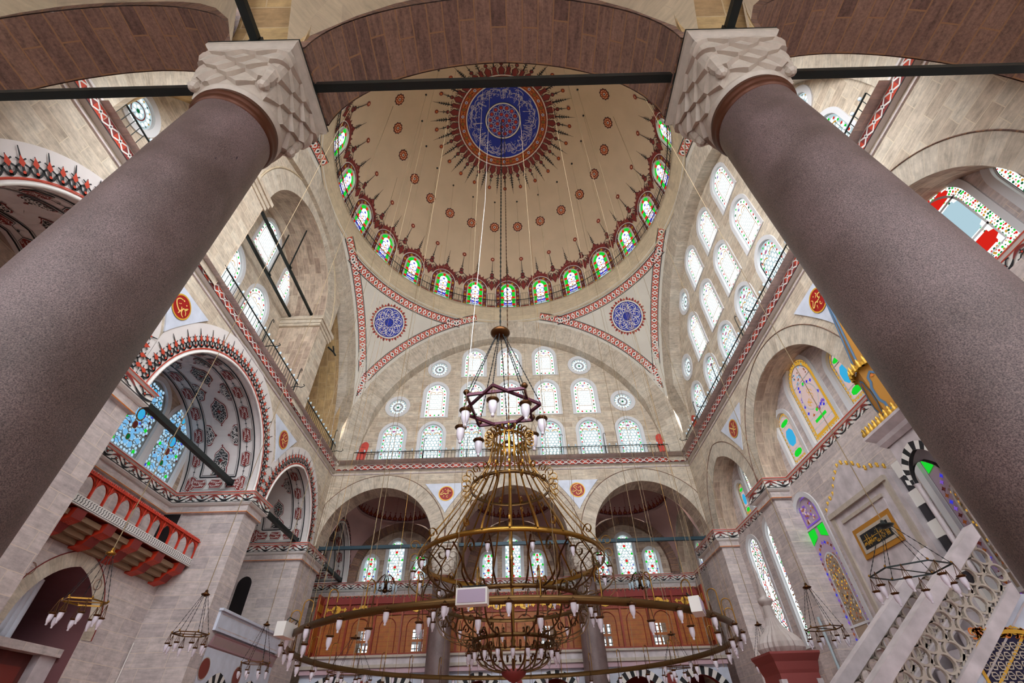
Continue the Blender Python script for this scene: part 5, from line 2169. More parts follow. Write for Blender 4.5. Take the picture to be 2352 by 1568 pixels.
def column(x, y, label, first=[None]):
    t = thing('granite_column', label, 'column', (x, y, 0), 0, 'granite columns with carved capitals')
    if first[0] is None:
        mb = MB()
        mb.lathe([(0.80, 0.0), (0.80, 0.25), (0.72, 0.35), (0.70, 0.5), (0.60, 0.6), (0.60, 0.7), (0.592, 1.5), (0.585, 3.0), (0.57, 5.0), (0.548, 7.0), (0.528, 8.32)], GRAN, n=64)
        a = mb.build('shaft', t, False)
        mb = MB()
        mb.lathe([(0.53, 8.22), (0.555, 8.24), (0.555, 8.30), (0.565, 8.33), (0.585, 8.36), (0.585, 8.40), (0.565, 8.44), (0.56, 8.5)], COPPER, n=64)
        b = mb.build('copper_neck_ring', t, False)
        # carved capital: zigzag tiers growing from a circle to a square
        mb = MB()
        N = 80
        rows = []

        def ring(q, zfun, push):
            half = 0.56 + 0.13 * q
            row = []
            for k in range(N):
                a_ = 2 * pi * k / N
                pw = 2 + 10 * q ** 1.5
                r = square_r(a_, half, pw) + push(k)
                row.append((r * cos(a_), r * sin(a_), zfun(k)))
            return row
        tri = lambda k, ph: 1 - abs(((k + ph) % 8) - 4) / 2.0
        rows.append(ring(0, lambda k: 8.50, lambda k: 0))
        rows.append(ring(0, lambda k: 8.56, lambda k: 0.035))
        rows.append(ring(0, lambda k: 8.60, lambda k: 0.035))
        rows.append(ring(0, lambda k: 8.62, lambda k: 0.01))
        zt = [8.72, 8.93, 9.14, 9.35, 9.54]
        for i, z in enumerate(zt):
            ph = 4 if i % 2 else 0
            q = (i + 0.6) / 5.0
            am = 0.085 if i < 4 else 0.05
            rows.append(ring(q, lambda k, z=z, ph=ph, am=am: z + am * tri(k, ph), lambda k, ph=ph: -0.015 + 0.015 * tri(k, ph)))
            rows.append(ring(q, lambda k, z=z, ph=ph, am=am: z + 0.01 + am * tri(k, ph), lambda k, ph=ph: 0.05))
            rows.append(ring(min(1, q + 0.05), lambda k, z=z, ph=ph, am=am: z + 0.10 + am * 0.3 * tri(k, ph), lambda k, ph=ph: 0.025 - 0.022 * tri(k, ph)))
        rows.append(ring(1, lambda k: 9.66, lambda k: 0.0))
        rows.append(ring(1, lambda k: 9.70, lambda k: 0.02))
        mb.grid(rows, MARBLE, closed=True, smooth=False)
        c = mb.build('capital', t, False)
        mb = MB()
        P = [(0.60, 9.62), (0.62, 9.72), (0.66, 9.76), (0.655, 9.84), (0.70, 9.90), (0.72, 9.94), (0.72, 10.04), (0.0, 10.04)]
        rows = [[(-h, -h, z), (h, -h, z), (h, h, z), (-h, h, z)] for h, z in P]
        mb.grid(rows, MARBLE, closed=True, smooth=False)
        d = mb.build('abacus', t, False)
        mb = MB()
        mb.box((-0.725, -0.725, 10.035), (0.725, 0.725, 10.075), IRON)
        e = mb.build('iron_plate', t, False)
        pend = []
        for k in range(4):
            a_ = pi / 4 + k * pi / 2
            mb = MB()
            mb.lathe([(0.0, 8.68), (0.05, 8.70), (0.085, 8.76), (0.08, 8.83), (0.055, 8.86), (0.085, 8.88), (0.1, 8.94), (0.1, 9.05), (0.115, 9.08), (0.12, 9.25)], MARBLE, c=(0.70 * cos(a_), 0.70 * sin(a_), 0), n=8, smooth=False)
            o = mb.build('carved_drop', t, False)
            pend.append(o)
        first[0] = [a, b, c, d, e] + pend
    else:
        for o in first[0]:
            k = o.copy()
            COL.objects.link(k)
            k.parent = t
    return t


LC = column(-CXC, -CYC, 'huge granite column close by on the left, dark scars on its shaft')
SCARM = plain('dark_scar', (58, 50, 58), 0.6)
for pts in ([(-33.7, 4.03), (-31.5, 4.08), (-27.3, 4.11), (-20.0, 4.07), (-13, 4.0), (-9.5, 3.96), (-10.9, 3.93), (-19.9, 3.945), (-24.8, 3.98), (-28.8, 3.975)], [(-42.7, 4.055), (-41.0, 4.089), (-37.8, 4.09), (-36.9, 4.063), (-40.5, 4.038)],
            [(-56.8, 4.275), (-55.0, 4.316), (-52.1, 4.334), (-51.4, 4.288), (-54.2, 4.261)], [(-34, 6.95), (-33, 7.0), (-32, 6.96)], [(-17, 7.28), (-15.7, 7.32), (-14.6, 7.27), (-15.6, 7.24)], [(-1, 4.78), (0.4, 4.83), (1.6, 4.75)], [(-70.5, 5.5), (-69, 5.53), (-67.6, 5.5)]):
    mb = MB()
    n_ = len(pts)
    ca, cz = sum(p[0] for p in pts) / n_, sum(p[1] for p in pts) / n_
    cf = lambda a, z: (-CXC + (0.591 - 0.0082 * (z - 2)) * cos(radians(a)), -CYC + (0.591 - 0.0082 * (z - 2)) * sin(radians(a)), z)
    for i in range(n_):
        a, b = pts[i], pts[(i + 1) % n_]
        mb.face([cf(ca, cz), cf(*a), cf(*b)], SCARM)
    mb.build('dark_scar', LC)
column(CXC, -CYC, 'huge granite column close by on the right side of the picture')
column(-CXC + 0.04, CYC, 'slim-looking far granite column left of the chandelier, across the hall')
column(CXC - 0.04, CYC, 'slim-looking far granite column right of the chandelier, across the hall')


def beam(name, a, b, th, mat, label, group=None):
    a, b = Vector(a), Vector(b)
    t = thing(name, label, 'tie beam', tuple(a), 0, group)
    mb = MB()
    mb.strap([a, b], th, th, mat, (0, 0, 1))
    o = mb.build('iron_bar', t)
    mb = MB()
    d = (b - a).normalized()
    for p, s in ((a, 1), (b, -1)):
        mb.strap([p + d * s * 0.02, p + d * s * 0.07], th * 1.35, th * 1.35, mat, (0, 0, 1))
    mb.build('end_collar', t)
    return t


ZT = 10.14
beam('tie_beam', (XL + 0.03, -CYC, ZT - 0.04), (-CXC - 0.66, -CYC, ZT), 0.13, IRON, 'dark iron tie running from the left near capital to the left wall')
beam('tie_beam', (-CXC + 0.66, -CYC, ZT - 0.02), (CXC - 0.66, -CYC, ZT + 0.03), 0.13, IRON, 'dark iron tie crossing the dome between the two near capitals')
beam('tie_beam', (CXC + 0.66, -CYC, ZT + 0.02), (XR - 0.03, -CYC, ZT + 0.05), 0.13, IRON, 'dark iron tie from the right near capital to the right wall')
beam('tie_beam', (-CXC, -CYC - 0.66, ZT), (-CXC, -17.4, ZT), 0.13, IRON, 'short dark iron tie leaving the top edge above the left capital')
beam('tie_beam', (CXC, -CYC - 0.66, ZT), (CXC, -17.4, ZT), 0.13, IRON, 'short dark iron tie leaving the top edge above the right capital')
beam('tie_beam', (XL + 0.03, CYC, ZT), (-CXC - 0.64, CYC, ZT), 0.17, TEAL, 'blue-black tie across the left far arch')
beam('tie_beam', (-CXC + 0.7, CYC, ZT), (CXC - 0.7, CYC, ZT), 0.17, TEAL, 'blue-black tie across the middle far arch behind the chandelier')
beam('tie_beam', (CXC + 0.64, CYC, ZT), (XR - 0.03, CYC, ZT), 0.17, TEAL, 'blue-black tie across the right far arch')
beam('tie_beam', (-11.85, -3.6, 10.28), (-11.85, 3.6, 10.28), 0.19, IRON, 'thick dark tie across the large painted recess on the left')
beam('tie_beam', (-11.3, 4.86, 9.97), (-11.3, 9.85, 9.97), 0.19, IRON, 'thick dark tie across the smaller painted arch on the left')
beam('tie_beam', (-11.2, 12.42, 9.96), (-11.2, 17.2, 9.96), 0.19, IRON, 'dark tie in the painted arch at the end of the far aisle')
beam('tie_beam', (-11.25, -3.7, 20.45), (-11.25, 3.7, 20.45), 0.12, IRON, 'upper front tie in the deep vaulted bay of the left gallery')
beam('tie_beam', (-12.35, -3.7, 20.2), (-12.35, 3.7, 20.2), 0.12, IRON, 'upper rear tie in the deep vaulted bay of the left gallery')
for x, y, z0, z1, lb in ((-11.25, 0.25, 20.5, 23.75, 'front'), (-12.35, 0.5, 20.25, 23.75, 'rear')):
    t = thing('hanger_rod', 'thin iron rod from the %s gallery tie up to its vault' % lb, 'rod', (x, y, z0))
    mb = MB()
    mb.tube([(x, y, z0), (x, y, z1)], 0.04, IRON, 6)
    mb.build('rod', t)
    mb = MB()
    mb.box((x - 0.1, y - 0.1, z0 - 0.02), (x + 0.1, y + 0.1, z0 + 0.06), IRON)
    mb.build('clamp', t)
t = thing('wall_bracket', 'small dark iron hook on the pier left of the far left pendentive', 'hook', (-10.55, 5.25, 19.3))
mb = MB()
mb.tube([(-10.5, 5.2, 19.3), (-10.3, 5.6, 19.25), (-10.3, 5.95, 19.28)], 0.05, IRON, 6)
mb.tube([(-10.3, 5.35, 19.5), (-10.3, 5.7, 19.25)], 0.04, IRON, 6)
mb.build('hook_arm', t)


# ------------------------------------------------------------------ gallery railings
CLEAR = plain('clear_lamp_cup', (206, 224, 236), 0.15)


def railing(a, b, label, zb=14.84, h=0.68, step=0.215, posts=(), cups=0.42, n_ind=98):
    a, b = Vector((a[0], a[1], 0)), Vector((b[0], b[1], 0))
    d = (b - a).normalized()
    L = (b - a).length
    t = thing('gallery_railing', label, 'railing', (a.x, a.y, zb - 0.02), 0, 'iron railings of the upper gallery')
    mb = MB()
    mb.tube([a + Vector((0, 0, zb + h)), b + Vector((0, 0, zb + h))], 0.028, IRON, 6)
    mb.build('top_rail', t)
    mb = MB()
    mb.tube([a + Vector((0, 0, zb + 0.04)), b + Vector((0, 0, zb + 0.04))], 0.018, IRON, 5)
    mb.build('bottom_rail', t)
    n = int(L / step)
    mb = MB()
    mb.tube([(0, 0, -0.02), (0, 0, h)], 0.013, IRON, 4)
    base = None
    for i in range(n + 1):
        p = a + d * (L * i / n)
        if base is None:
            base = mb.build('baluster', t, False)
            o = base
        else:
            o = base.copy()
            COL.objects.link(o)
        o.parent = t
        o.location = (p.x - a.x, p.y - a.y, 0.02)
    # taller standards with hooked heads
    nrm = Vector((-d.y, d.x, 0))
    for q in posts:
        p = a + d * (L * q)
        mb = MB()
        mb.tube([p + Vector((0, 0, zb - 0.02)), p + Vector((0, 0, zb + h + 0.02))], 0.034, IRON, 6)
        mb.tube([p + Vector((0, 0, zb + h)), p + Vector((0, 0, zb + h + 0.75)), p + d * 0.03 + Vector((0, 0, zb + h + 0.88)), p + d * 0.11 + Vector((0, 0, zb + h + 0.9)), p + d * 0.16 + Vector((0, 0, zb + h + 0.8))], 0.02, IRON, 5)
        mb.build('hooked_post', t)
    m = int(L / cups)
    cb = None
    for i in range(m):
        p = a + d * (L * (i + 0.5) / m)
        if cb is None:
            mb = MB()
            mb.lathe([(0.0, -0.02), (0.035, 0.0), (0.055, 0.05), (0.05, 0.11), (0.03, 0.13)], CLEAR, n=8)
            cb = mb.build('glass_cup', t, False)
            o = cb
        else:
            o = cb.copy()
            COL.objects.link(o)
        o.parent = t
        o.location = (p.x - a.x, p.y - a.y, h + 0.06)
    return t


railing((-9.75, 10.85), (9.7, 10.85), 'long iron railing in front of the far tympanum windows', posts=(0.22, 0.36, 0.5, 0.66, 0.8))
railing((10.62, 10.0), (10.62, -9.4), 'long iron railing in front of the right tympanum windows', posts=(0.12, 0.3, 0.48, 0.64, 0.8))
railing((-10.62, -3.85), (-10.62, 3.75), 'iron railing below the deep vaulted bay of the left gallery', posts=(0.5, 0.97))
railing((-10.62, 4.9), (-10.62, 10.0), 'short iron railing at the far end of the left gallery', posts=(0.9,))
railing((-10.62, -9.6), (-10.62, -5.3), 'iron railing of the left gallery seen above the left near capital', posts=(0.5,))
for (x, y, dx, dy, lb) in ((-10.62, 0.2, 1, 0, 'left gallery railing by the vaulted bay'), (-10.62, 3.2, 1, 0, 'left gallery railing near the broad pier'), (-10.62, 9.6, 1, 0, 'short railing in the far left corner'),
                           (10.62, 5.9, -1, 0, 'right gallery railing, far part'), (10.62, 9.4, -1, 0, 'right gallery railing in the far corner'), (10.62, -1.2, -1, 0, 'right gallery railing next to the granite column')):
    t = thing('lamp_bracket', 'curled iron bracket jutting out of the %s' % lb, 'bracket', (x, y, 14.9))
    mb = MB()
    mb.tube([(x, y, 14.95), (x + dx * 0.3, y, 15.0), (x + dx * 0.55, y, 14.93), (x + dx * 0.68, y, 15.02), (x + dx * 0.6, y, 15.12)], 0.022, IRON, 5)
    mb.build('bracket_arm', t)


def shutter(x, y, rz, lb, tilt=0.0):
    t = thing('red_shutter', lb, 'shutter', (x, y, 14.82), rz, 'red rounded shutters on the gallery')
    mb = MB()
    P = arch(0, 1.2, 0.24, 0.3, 12, 0)
    f = lambda u, v, w=0.0: Vector((u + tilt * v, -w, v))
    mb.poly(P, lambda u, v: f(u, v, 0.03), REDW)
    mb.poly(P, lambda u, v: f(u, v, -0.03), REDW)
    for i in range(len(P)):
        j = (i + 1) % len(P)
        mb.face([f(*P[i], 0.03), f(*P[j], 0.03), f(*P[j], -0.03), f(*P[i], -0.03)], REDW)
    mb.build('shutter_board', t, False)
    mb = MB()
    mb.lathe([(0.0, 0.0), (0.03, 0.01), (0.035, 0.04), (0.0, 0.06)], P_GOLD, c=(0.17, -0.05, 0.9), n=8)
    mb.build('knob', t, False)
    mb = MB()
    for z in (0.25, 0.7, 1.1):
        mb.box((-0.2, -0.045, z), (0.2, -0.03, z + 0.02), P_DRED)
    mb.build('board_rail', t, False)
    return t


shutter(-9.35, 10.95, 0.25, 'red rounded shutter at the left end of the far gallery railing', 0.12)
shutter(9.4, 10.95, -0.2, 'red rounded shutter at the right end of the far gallery railing', -0.05)
shutter(-11.8, 8.3, pi / 2, 'red rounded shutter in the dark recess of the left gallery')
shutter(10.9, 8.9, -pi / 2, 'red rounded shutter behind the right gallery railing')

# railing round the foot of the dome
t = thing('dome_railing', 'thin round iron railing at the foot of the painted dome', 'railing', (0, 0, 27.24))
mb = MB()
mb.tube([(9.95 * cos(2 * pi * k / 96), 9.95 * sin(2 * pi * k / 96), 27.98) for k in range(96)], 0.028, IRON, 5, closed=True)
mb.build('top_rail', t)
mb = MB()
mb.tube([(9.95 * cos(2 * pi * k / 96), 9.95 * sin(2 * pi * k / 96), 27.36) for k in range(96)], 0.018, IRON, 4, closed=True)
mb.build('bottom_rail', t)
mb = MB()
mb.tube([(0, 9.95, 0.0), (0, 9.95, 0.74)], 0.014, IRON, 4)
b0 = mb.build('baluster', t, False)
rest = MB()
for k in range(144):
    az = -120 + 2.5 * k
    if k < 97:
        o = b0 if k == 0 else b0.copy()
        if k:
            COL.objects.link(o)
        o.rotation_euler = (0, 0, -radians(az))
    else:
        x, y = 9.95 * sin(radians(az)), 9.95 * cos(radians(az))
        rest.tube([(x, y, 27.24), (x, y, 27.98)], 0.014, IRON, 4)
o = rest.build('baluster', t)
o['kind'] = 'stuff'

# ================================================================== chandeliers, lamps and cords


def dup_local(proto, parent, M):
    """Copy a part (with its sub-parts) under parent with local matrix M."""
    c = proto.copy()
    COL.objects.link(c)
    c.parent = parent
    c.matrix_parent_inverse = Matrix()
    c.matrix_local = M
    for ch in proto.children:
        k = ch.copy()
        COL.objects.link(k)
        k.parent = c
    return c


LAMPP = {}


def lamp_proto(sc, drop, capm=None):
    """Hanging oil lamp: dark cap plate on thin wires with a frosted glass below; origin at its hook."""
    key = (sc, drop)
    if key in LAMPP:
        return LAMPP[key]
    mb = MB()
    c = capm or BRONZE
    mb.lathe([(0.0, -drop + 0.02 * sc), (0.10 * sc, -drop + 0.02 * sc), (0.19 * sc, -drop), (0.20 * sc, -drop - 0.03 * sc), (0.14 * sc, -drop - 0.07 * sc), (0.125 * sc, -drop - 0.1 * sc)], c, n=14)
    for k in range(3):
        a = 2 * pi * k / 3
        mb.tube([(0, 0, 0), (0.15 * sc * cos(a), 0.15 * sc * sin(a), -drop)], 0.006 * max(1, sc), c, 4, cap=False)
    o = mb.build('hanging_lamp')
    mb = MB()
    mb.lathe([(0.128 * sc, -drop - 0.08 * sc), (0.135 * sc, -drop - 0.2 * sc), (0.125 * sc, -drop - 0.32 * sc), (0.09 * sc, -drop - 0.44 * sc), (0.05 * sc, -drop - 0.5 * sc), (0.045 * sc, -drop - 0.53 * sc), (0.06 * sc, -drop - 0.56 * sc), (0.04 * sc, -drop - 0.6 * sc), (0.0, -drop - 0.61 * sc)], LAMPG, n=14)
    g = mb.build('lamp_glass')
    g.parent = o
    LAMPP[key] = o
    return o


def add_lamp(parent, x, y, z, sc, drop, first={}):
    key = (sc, drop)
    p = lamp_proto(sc, drop)
    M = Matrix.Translation((x, y, z))
    if key not in first:
        first[key] = 1
        p.parent = parent
        p.matrix_local = M
        return p
    return dup_local(p, parent, M)


def ringpts(r, z, n=64):
    return [(r * cos(2 * pi * k / n), r * sin(2 * pi * k / n), z) for k in range(n)]


def hoop(mb, r, z, h, t, mat, n=72):
    rows = [[(rr * cos(2 * pi * k / n), rr * sin(2 * pi * k / n), zz) for k in range(n)] for rr, zz in ((r - t, z - h / 2), (r, z - h / 2), (r, z + h / 2), (r - t, z + h / 2), (r - t, z - h / 2))]
    mb.grid(rows, mat, closed=True)


def curl2d(c, r, a0, turns, n=16, sgn=1, shrink=0.75):
    return [(c[0] + r * (1 - shrink * i / n) * cos(a0 + sgn * 2 * pi * turns * i / n), c[1] + r * (1 - shrink * i / n) * sin(a0 + sgn * 2 * pi * turns * i / n)) for i in range(n + 1)]


def chain_mesh(mb, a, b, r, mat, step=None):
    """Knobbly chain between two points."""
    a, b = Vector(a), Vector(b)
    L = (b - a).length
    n = max(2, int(L / (step or r * 5)))
    pts = [a.lerp(b, i / (2 * n)) for i in range(2 * n + 1)]
    rr = [r * (1.25 if i % 2 else 0.55) for i in range(2 * n + 1)]
    mb.tube(pts, rr, mat, 4)


# --- the great brass chandelier ------------------------------------------------
T = thing('great_chandelier', 'tall tiered brass chandelier of curved straps hanging in the middle', 'chandelier', (0, 0, 3.0))
Z0 = 3.0
RINGS = [('crown_ring', 0.60, 9.95, 0.09), ('upper_ring', 1.32, 8.08, 0.10), ('wide_ring', 2.78, 5.80, 0.13), ('middle_ring', 2.08, 4.66, 0.10), ('lower_ring', 1.12, 3.78, 0.09)]
for nm, r, z, h in RINGS:
    mb = MB()
    hoop(mb, r, z - Z0, h, 0.03, BRASS if nm in ('crown_ring', 'wide_ring') else BRASSD)
    mb.build(nm, T, False)
mb = MB()
mb.tube([(0, 0, 0.1), (0, 0, 7.4)], 0.045, BRASS, 8)
for z in (0.15, 0.8, 1.7, 2.9, 5.1, 6.9):
    mb.lathe([(0.04, z - 0.08), (0.075, z), (0.04, z + 0.08)], BRASS, n=10)
mb.build('central_rod', T, False)
mb = MB()
mb.lathe([(0.0, -0.12), (0.12, -0.08), (0.3, 0.04), (0.34, 0.14), (0.30, 0.16), (0.0, 0.17)], P_DRED, n=24)
mb.build('bottom_bowl', T, False)


def radial(proto, n, ph=0.0):
    for k in range(n):
        M = Matrix.Rotation(2 * pi * (k + ph) / n, 4, 'Z')
        if k == 0:
            proto.parent = T
            proto.matrix_local = M
        else:
            dup_local(proto, T, M)


def prof_strap(pts, w, t, mat=BRASS):
    mb = MB()
    mb.strap([(p[0], 0, p[1] - Z0) for p in pts], w, t, mat, (0, 1, 0))
    return mb


def smooth(P, m=6):
    out = []
    for i in range(len(P) - 1):
        p0, p1, p2, p3 = P[max(i - 1, 0)], P[i], P[i + 1], P[min(i + 2, len(P) - 1)]
        for k in range(m):
            t = k / m
            out.append(tuple(0.5 * (2 * p1[j] + (p2[j] - p0[j]) * t + (2 * p0[j] - 5 * p1[j] + 4 * p2[j] - p3[j]) * t * t + (3 * p1[j] - p0[j] - 3 * p2[j] + p3[j]) * t ** 3) for j in (0, 1)))
    out.append(P[-1])
    return out


bell = smooth([(0.60, 10.0), (0.62, 9.6), (0.78, 8.9), (1.14, 8.3), (1.30, 8.08), (1.75, 7.35), (2.3, 6.6), (2.66, 6.12), (2.80, 5.84)])
top = curl2d((0.78, 10.0), 0.17, pi, 1.1, sgn=-1)
radial(prof_strap(top[::-1] + bell, 0.05, 0.016).build('bell_strap', None), 24)
radial(prof_strap(curl2d((0.80, 9.82), 0.13, pi, 1.1, sgn=1), 0.045, 0.014).build('crown_scroll', None), 24, 0.5)
radial(prof_strap(curl2d((1.50, 8.28), 0.17, pi, 1.1, sgn=-1), 0.045, 0.014).build('upper_scroll', None), 24)
radial(prof_strap(curl2d((1.50, 7.98), 0.15, pi, 1.1, sgn=1), 0.045, 0.014).build('upper_scroll', None), 24)
sw = smooth([(2.76, 5.74), (2.98, 5.35), (2.95, 4.95), (2.6, 4.72), (2.12, 4.66)])
radial(prof_strap(curl2d((2.60, 5.52), 0.2, pi / 3, 1.0, sgn=1)[::-1] + sw, 0.05, 0.018, BRASSD).build('wide_strap', None), 16)
inn = smooth([(2.7, 5.7), (2.3, 5.35), (2.25, 5.0), (1.9, 4.75), (1.5, 4.7)])
radial(prof_strap(inn, 0.045, 0.016, BRONZE).build('inner_strap', None), 16, 0.5)
radial(prof_strap(curl2d((2.95, 5.98), 0.16, pi, 1.1, sgn=-1), 0.045, 0.014).build('wide_scroll', None), 16)
bowl = smooth([(2.06, 4.6), (2.12, 4.3), (1.95, 3.98), (1.6, 3.82), (1.14, 3.78)])
radial(prof_strap(curl2d((2.3, 4.66), 0.18, pi, 1.0, sgn=-1)[::-1] + bowl, 0.045, 0.016, BRASSD).build('bowl_strap', None), 20)
radial(prof_strap(curl2d((2.0, 4.34), 0.15, 0, 1.1, sgn=1), 0.045, 0.014, BRONZE).build('bowl_scroll', None), 20, 0.5)
low = smooth([(1.1, 3.74), (1.05, 3.5), (0.85, 3.26), (0.5, 3.14), (0.28, 3.12)])
radial(prof_strap(curl2d((1.28, 3.80), 0.16, pi, 1.0, sgn=-1)[::-1] + low, 0.045, 0.016, BRASSD).build('lower_strap', None), 20)
radial(prof_strap(curl2d((1.2, 3.58), 0.13, pi, 1.1, sgn=1), 0.04, 0.014, BRONZE).build('lower_scroll', None), 20, 0.5)
for n, r, z, ph in ((16, 2.86, 5.72, 0.5), (20, 2.3, 4.62, 0.5), (20, 1.2, 3.76, 0.0)):
    for k in range(n):
        a = 2 * pi * (k + ph) / n
        add_lamp(T, r * cos(a), r * sin(a), z - Z0, 0.42, 0.25)

# --- the wide ring of lamps ----------------------------------------------------
RB, ZB = 5.71, 3.55
T2 = thing('ring_chandelier', 'very wide brass ring hung with dozens of oil lamps, low in the hall', 'chandelier', (0, 0, ZB))
mb = MB()
hoop(mb, RB, 0, 0.13, 0.05, BRASSD, 128)
mb.build('ring_band', T2, False)
mb = MB()
pts = [(0, 0, 0.0), (0, 0, 0.42)] + [(-0.1 * (1 - cos(t)), 0, 0.42 + 0.1 * sin(t)) for t in [pi * k / 8 for k in range(1, 9)]] + [(-0.2, 0, 0.3)]
mb.tube(pts, 0.013, BRASS, 5)
crook = mb.build('crook', None)
for k in range(64):
    a = 2 * pi * k / 64
    if k % 2 == 0:
        add_lamp(T2, (RB + 0.03) * cos(a), (RB + 0.03) * sin(a), 0.03, 0.40, 0.06)
    else:
        M = Matrix.Rotation(a, 4, 'Z') @ Matrix.Translation((RB, 0, 0.05))
        if k == 1:
            crook.parent = T2
            crook.matrix_local = M
        else:
            dup_local(crook, T2, M)
        add_lamp(T2, (RB - 0.2) * cos(a), (RB - 0.2) * sin(a), 0.33, 0.40, 0.55)

# speakers fixed on the ring
for i, (x, y, lb) in enumerate(((-0.6, -5.66, 'pale box loudspeaker on the ring in front of the brass chandelier'), (3.45, -4.5, 'pale box loudspeaker on the right of the lamp ring'), (-4.6, -3.4, 'pale box loudspeaker on the left curve of the lamp ring'))):
    r = sqrt(x * x + y * y)
    a = atan2(y, x)
    t = thing('loudspeaker', lb, 'loudspeaker', (5.86 * cos(a), 5.86 * sin(a), ZB + 0.0), a - pi / 2 + pi + (0, 0.5, -0.7)[i], 'loudspeakers on the lamp ring')
    mb = MB()
    mb.box((-0.27, -0.11, -0.11), (0.27, 0.09, 0.15), P_WHITE)
    mb.build('cabinet', t, False)
    mb = MB()
    mb.box((-0.24, -0.125, -0.08), (0.24, -0.11, 0.12), plain('speaker_mesh', (176, 158, 178), 0.8))
    mb.build('front_grille', t, False)
    mb = MB()
    mb.tube([(-0.2, 0.05, 0.15), (-0.2, 0.1, 0.22), (0.2, 0.1, 0.22), (0.2, 0.05, 0.15)], 0.012, IRON, 5)
    mb.build('bracket', t, False)

# --- cords from the dome -------------------------------------------------------
rd = RD * cos(radians(55))
zd = ZD + RD * sin(radians(55))
for k in range(20):
    az = radians(-8.6 + 18.0 * k)
    x, y = rd * sin(az), rd * cos(az)
    f = RB / rd
    t = thing('hanging_cord', 'thin cord dropping from a black stud in the dome to the lamp ring', 'cord', (x * f, y * f, ZB), 0, 'cords carrying the wide lamp ring')
    mb = MB()
    mb.tube([(x * f, y * f, ZB + 0.05), (x, y, zd - 0.02)], 0.006, ROPE, 4)
    mb.build('cord', t)
    mb = MB()
    mb.lathe([(0.0, 0.0), (0.07, 0.0), (0.07, 0.05), (0.0, 0.06)], P_BLACK, c=(x, y, zd - 0.06), n=8)
    mb.build('stud', t)

GOLDCH = plain('gilt_chain', (206, 160, 84), 0.4, metal=0.5)

# --- star lamp -------------------------------------------------------------------
SX, SY, SZ = -0.30, 0.0, 11.27
T3 = thing('star_lamp', 'maroon eight-pointed star frame with eight big glass lamps on chains', 'hanging lamp', (SX, SY, SZ))
mb = MB()
hz = 15.22 - SZ
mb.lathe([(0.0, hz + 0.16), (0.1, hz + 0.14), (0.16, hz + 0.05), (0.40, hz + 0.02), (0.43, hz - 0.04), (0.38, hz - 0.14), (0.22, hz - 0.24), (0.0, hz - 0.27)], BRONZE, n=32)
mb.build('canopy_dish', T3, False)
V8 = []
for k in range(8):
    a = -1.72 + 2 * pi * k / 8
    V8.append((1.52 * cos(a), 1.52 * sin(a)))
for s in (0, 1):
    mb = MB()
    q = [V8[(s + 2 * i) % 8] for i in range(4)]
    for i in range(4):
        p0, p1 = Vector((*q[i], 0.03 * s)), Vector((*q[(i + 1) % 4], 0.03 * s))
        mb.strap([p0, p1], 0.11, 0.08, MAROON, (0, 0, 1))
    mb.build('square_frame', T3, False)
for k in range(8):
    x, y = V8[k]
    mb = MB()
    chain_mesh(mb, (x, y, 0.05), (x * 0.13, y * 0.13, hz - 0.24), 0.022, P_BLACK, 0.16)
    mb.build('chain', T3, False)
    drop = 0.55 if k % 2 == 0 else 0.75
    add_lamp(T3, x, y, 0.0, 1.15, 0.62)
    if k % 2:
        mb = MB()
        mb.lathe([(0.0, 0.02), (0.09, 0.06), (0.13, 0.14), (0.09, 0.23), (0.0, 0.27)], BRONZE, c=(x, y, 0), n=14)
        mb.build('ball_finial', T3, False)
t = thing('suspension_chain', 'dark knotted chain from the top of the dome to the star lamp', 'chain', (SX, SY, 15.3))
mb = MB()
chain_mesh(mb, (SX, SY, 15.35), (-0.12, 0, 37.3), 0.035, IRON, 0.35)
mb.build('chain', t)
t = thing('suspension_chain', 'thin bronze chain from the dome down into the great brass chandelier', 'chain', (0, 0, 10.4))
mb = MB()
chain_mesh(mb, (0, 0, 10.4), (0.1, 0.05, 37.3), 0.022, BRONZE, 0.3)
mb.build('chain', t)
mb = MB()
mb.tube([(-0.55, -0.1, 9.95), (0, 0, 10.4), (0.55, 0.1, 9.95)], 0.02, BRONZE, 5)
mb.build('yoke', t)
t = thing('pull_rope', 'pale rope running from the dome to the left ball of the star lamp', 'rope', (-1.72, -0.3, 11.5))
mb = MB()
mb.tube([(SX + V8[7][0] + 0.0, V8[7][1], 11.5), (-1.05, -1.2, 24), (-0.9, -2.0, 36.95)], 0.015, P_WHITE, 5)
mb.build('rope', t)



def roof_z(x, y):
    r = sqrt(x * x + y * y)
    if r < RD - 0.25:
        return ZD + sqrt(RD * RD - r * r)
    return ZSC + sqrt(max(0.0, RSC * RSC - r * r))


# gilt chains hanging round the hall
for i, (x, y, z0, z1) in enumerate(((2.2, 1.0, 3.6, 0), (2.05, 7.8, 3.6, 0), (-2.3, 7.7, 3.6, 0), (7.3, 5.0, 3.6, 0), (8.6, 8.4, 4.8, 0), (-8.7, 8.2, 4.8, 0), (-8.9, 7.0, 4.8, 0), (7.9, 8.6, 4.8, 0), (-5.2, 7.4, 3.6, 0))):
    t = thing('gilt_chain', 'thin gilt chain hanging in front of the far walls', 'chain', (x, y, z0), 0, 'thin gilt chains hanging through the hall')
    mb = MB()
    n = 40
    z1 = roof_z(x, y)
    mb.tube([(x, y, z0 + (z1 - z0) * j / n) for j in range(n + 1)], [0.005 if j % 2 else 0.011 for j in range(n + 1)], GOLDCH if i % 3 else ROPE, 4)
    mb.build('chain', t)


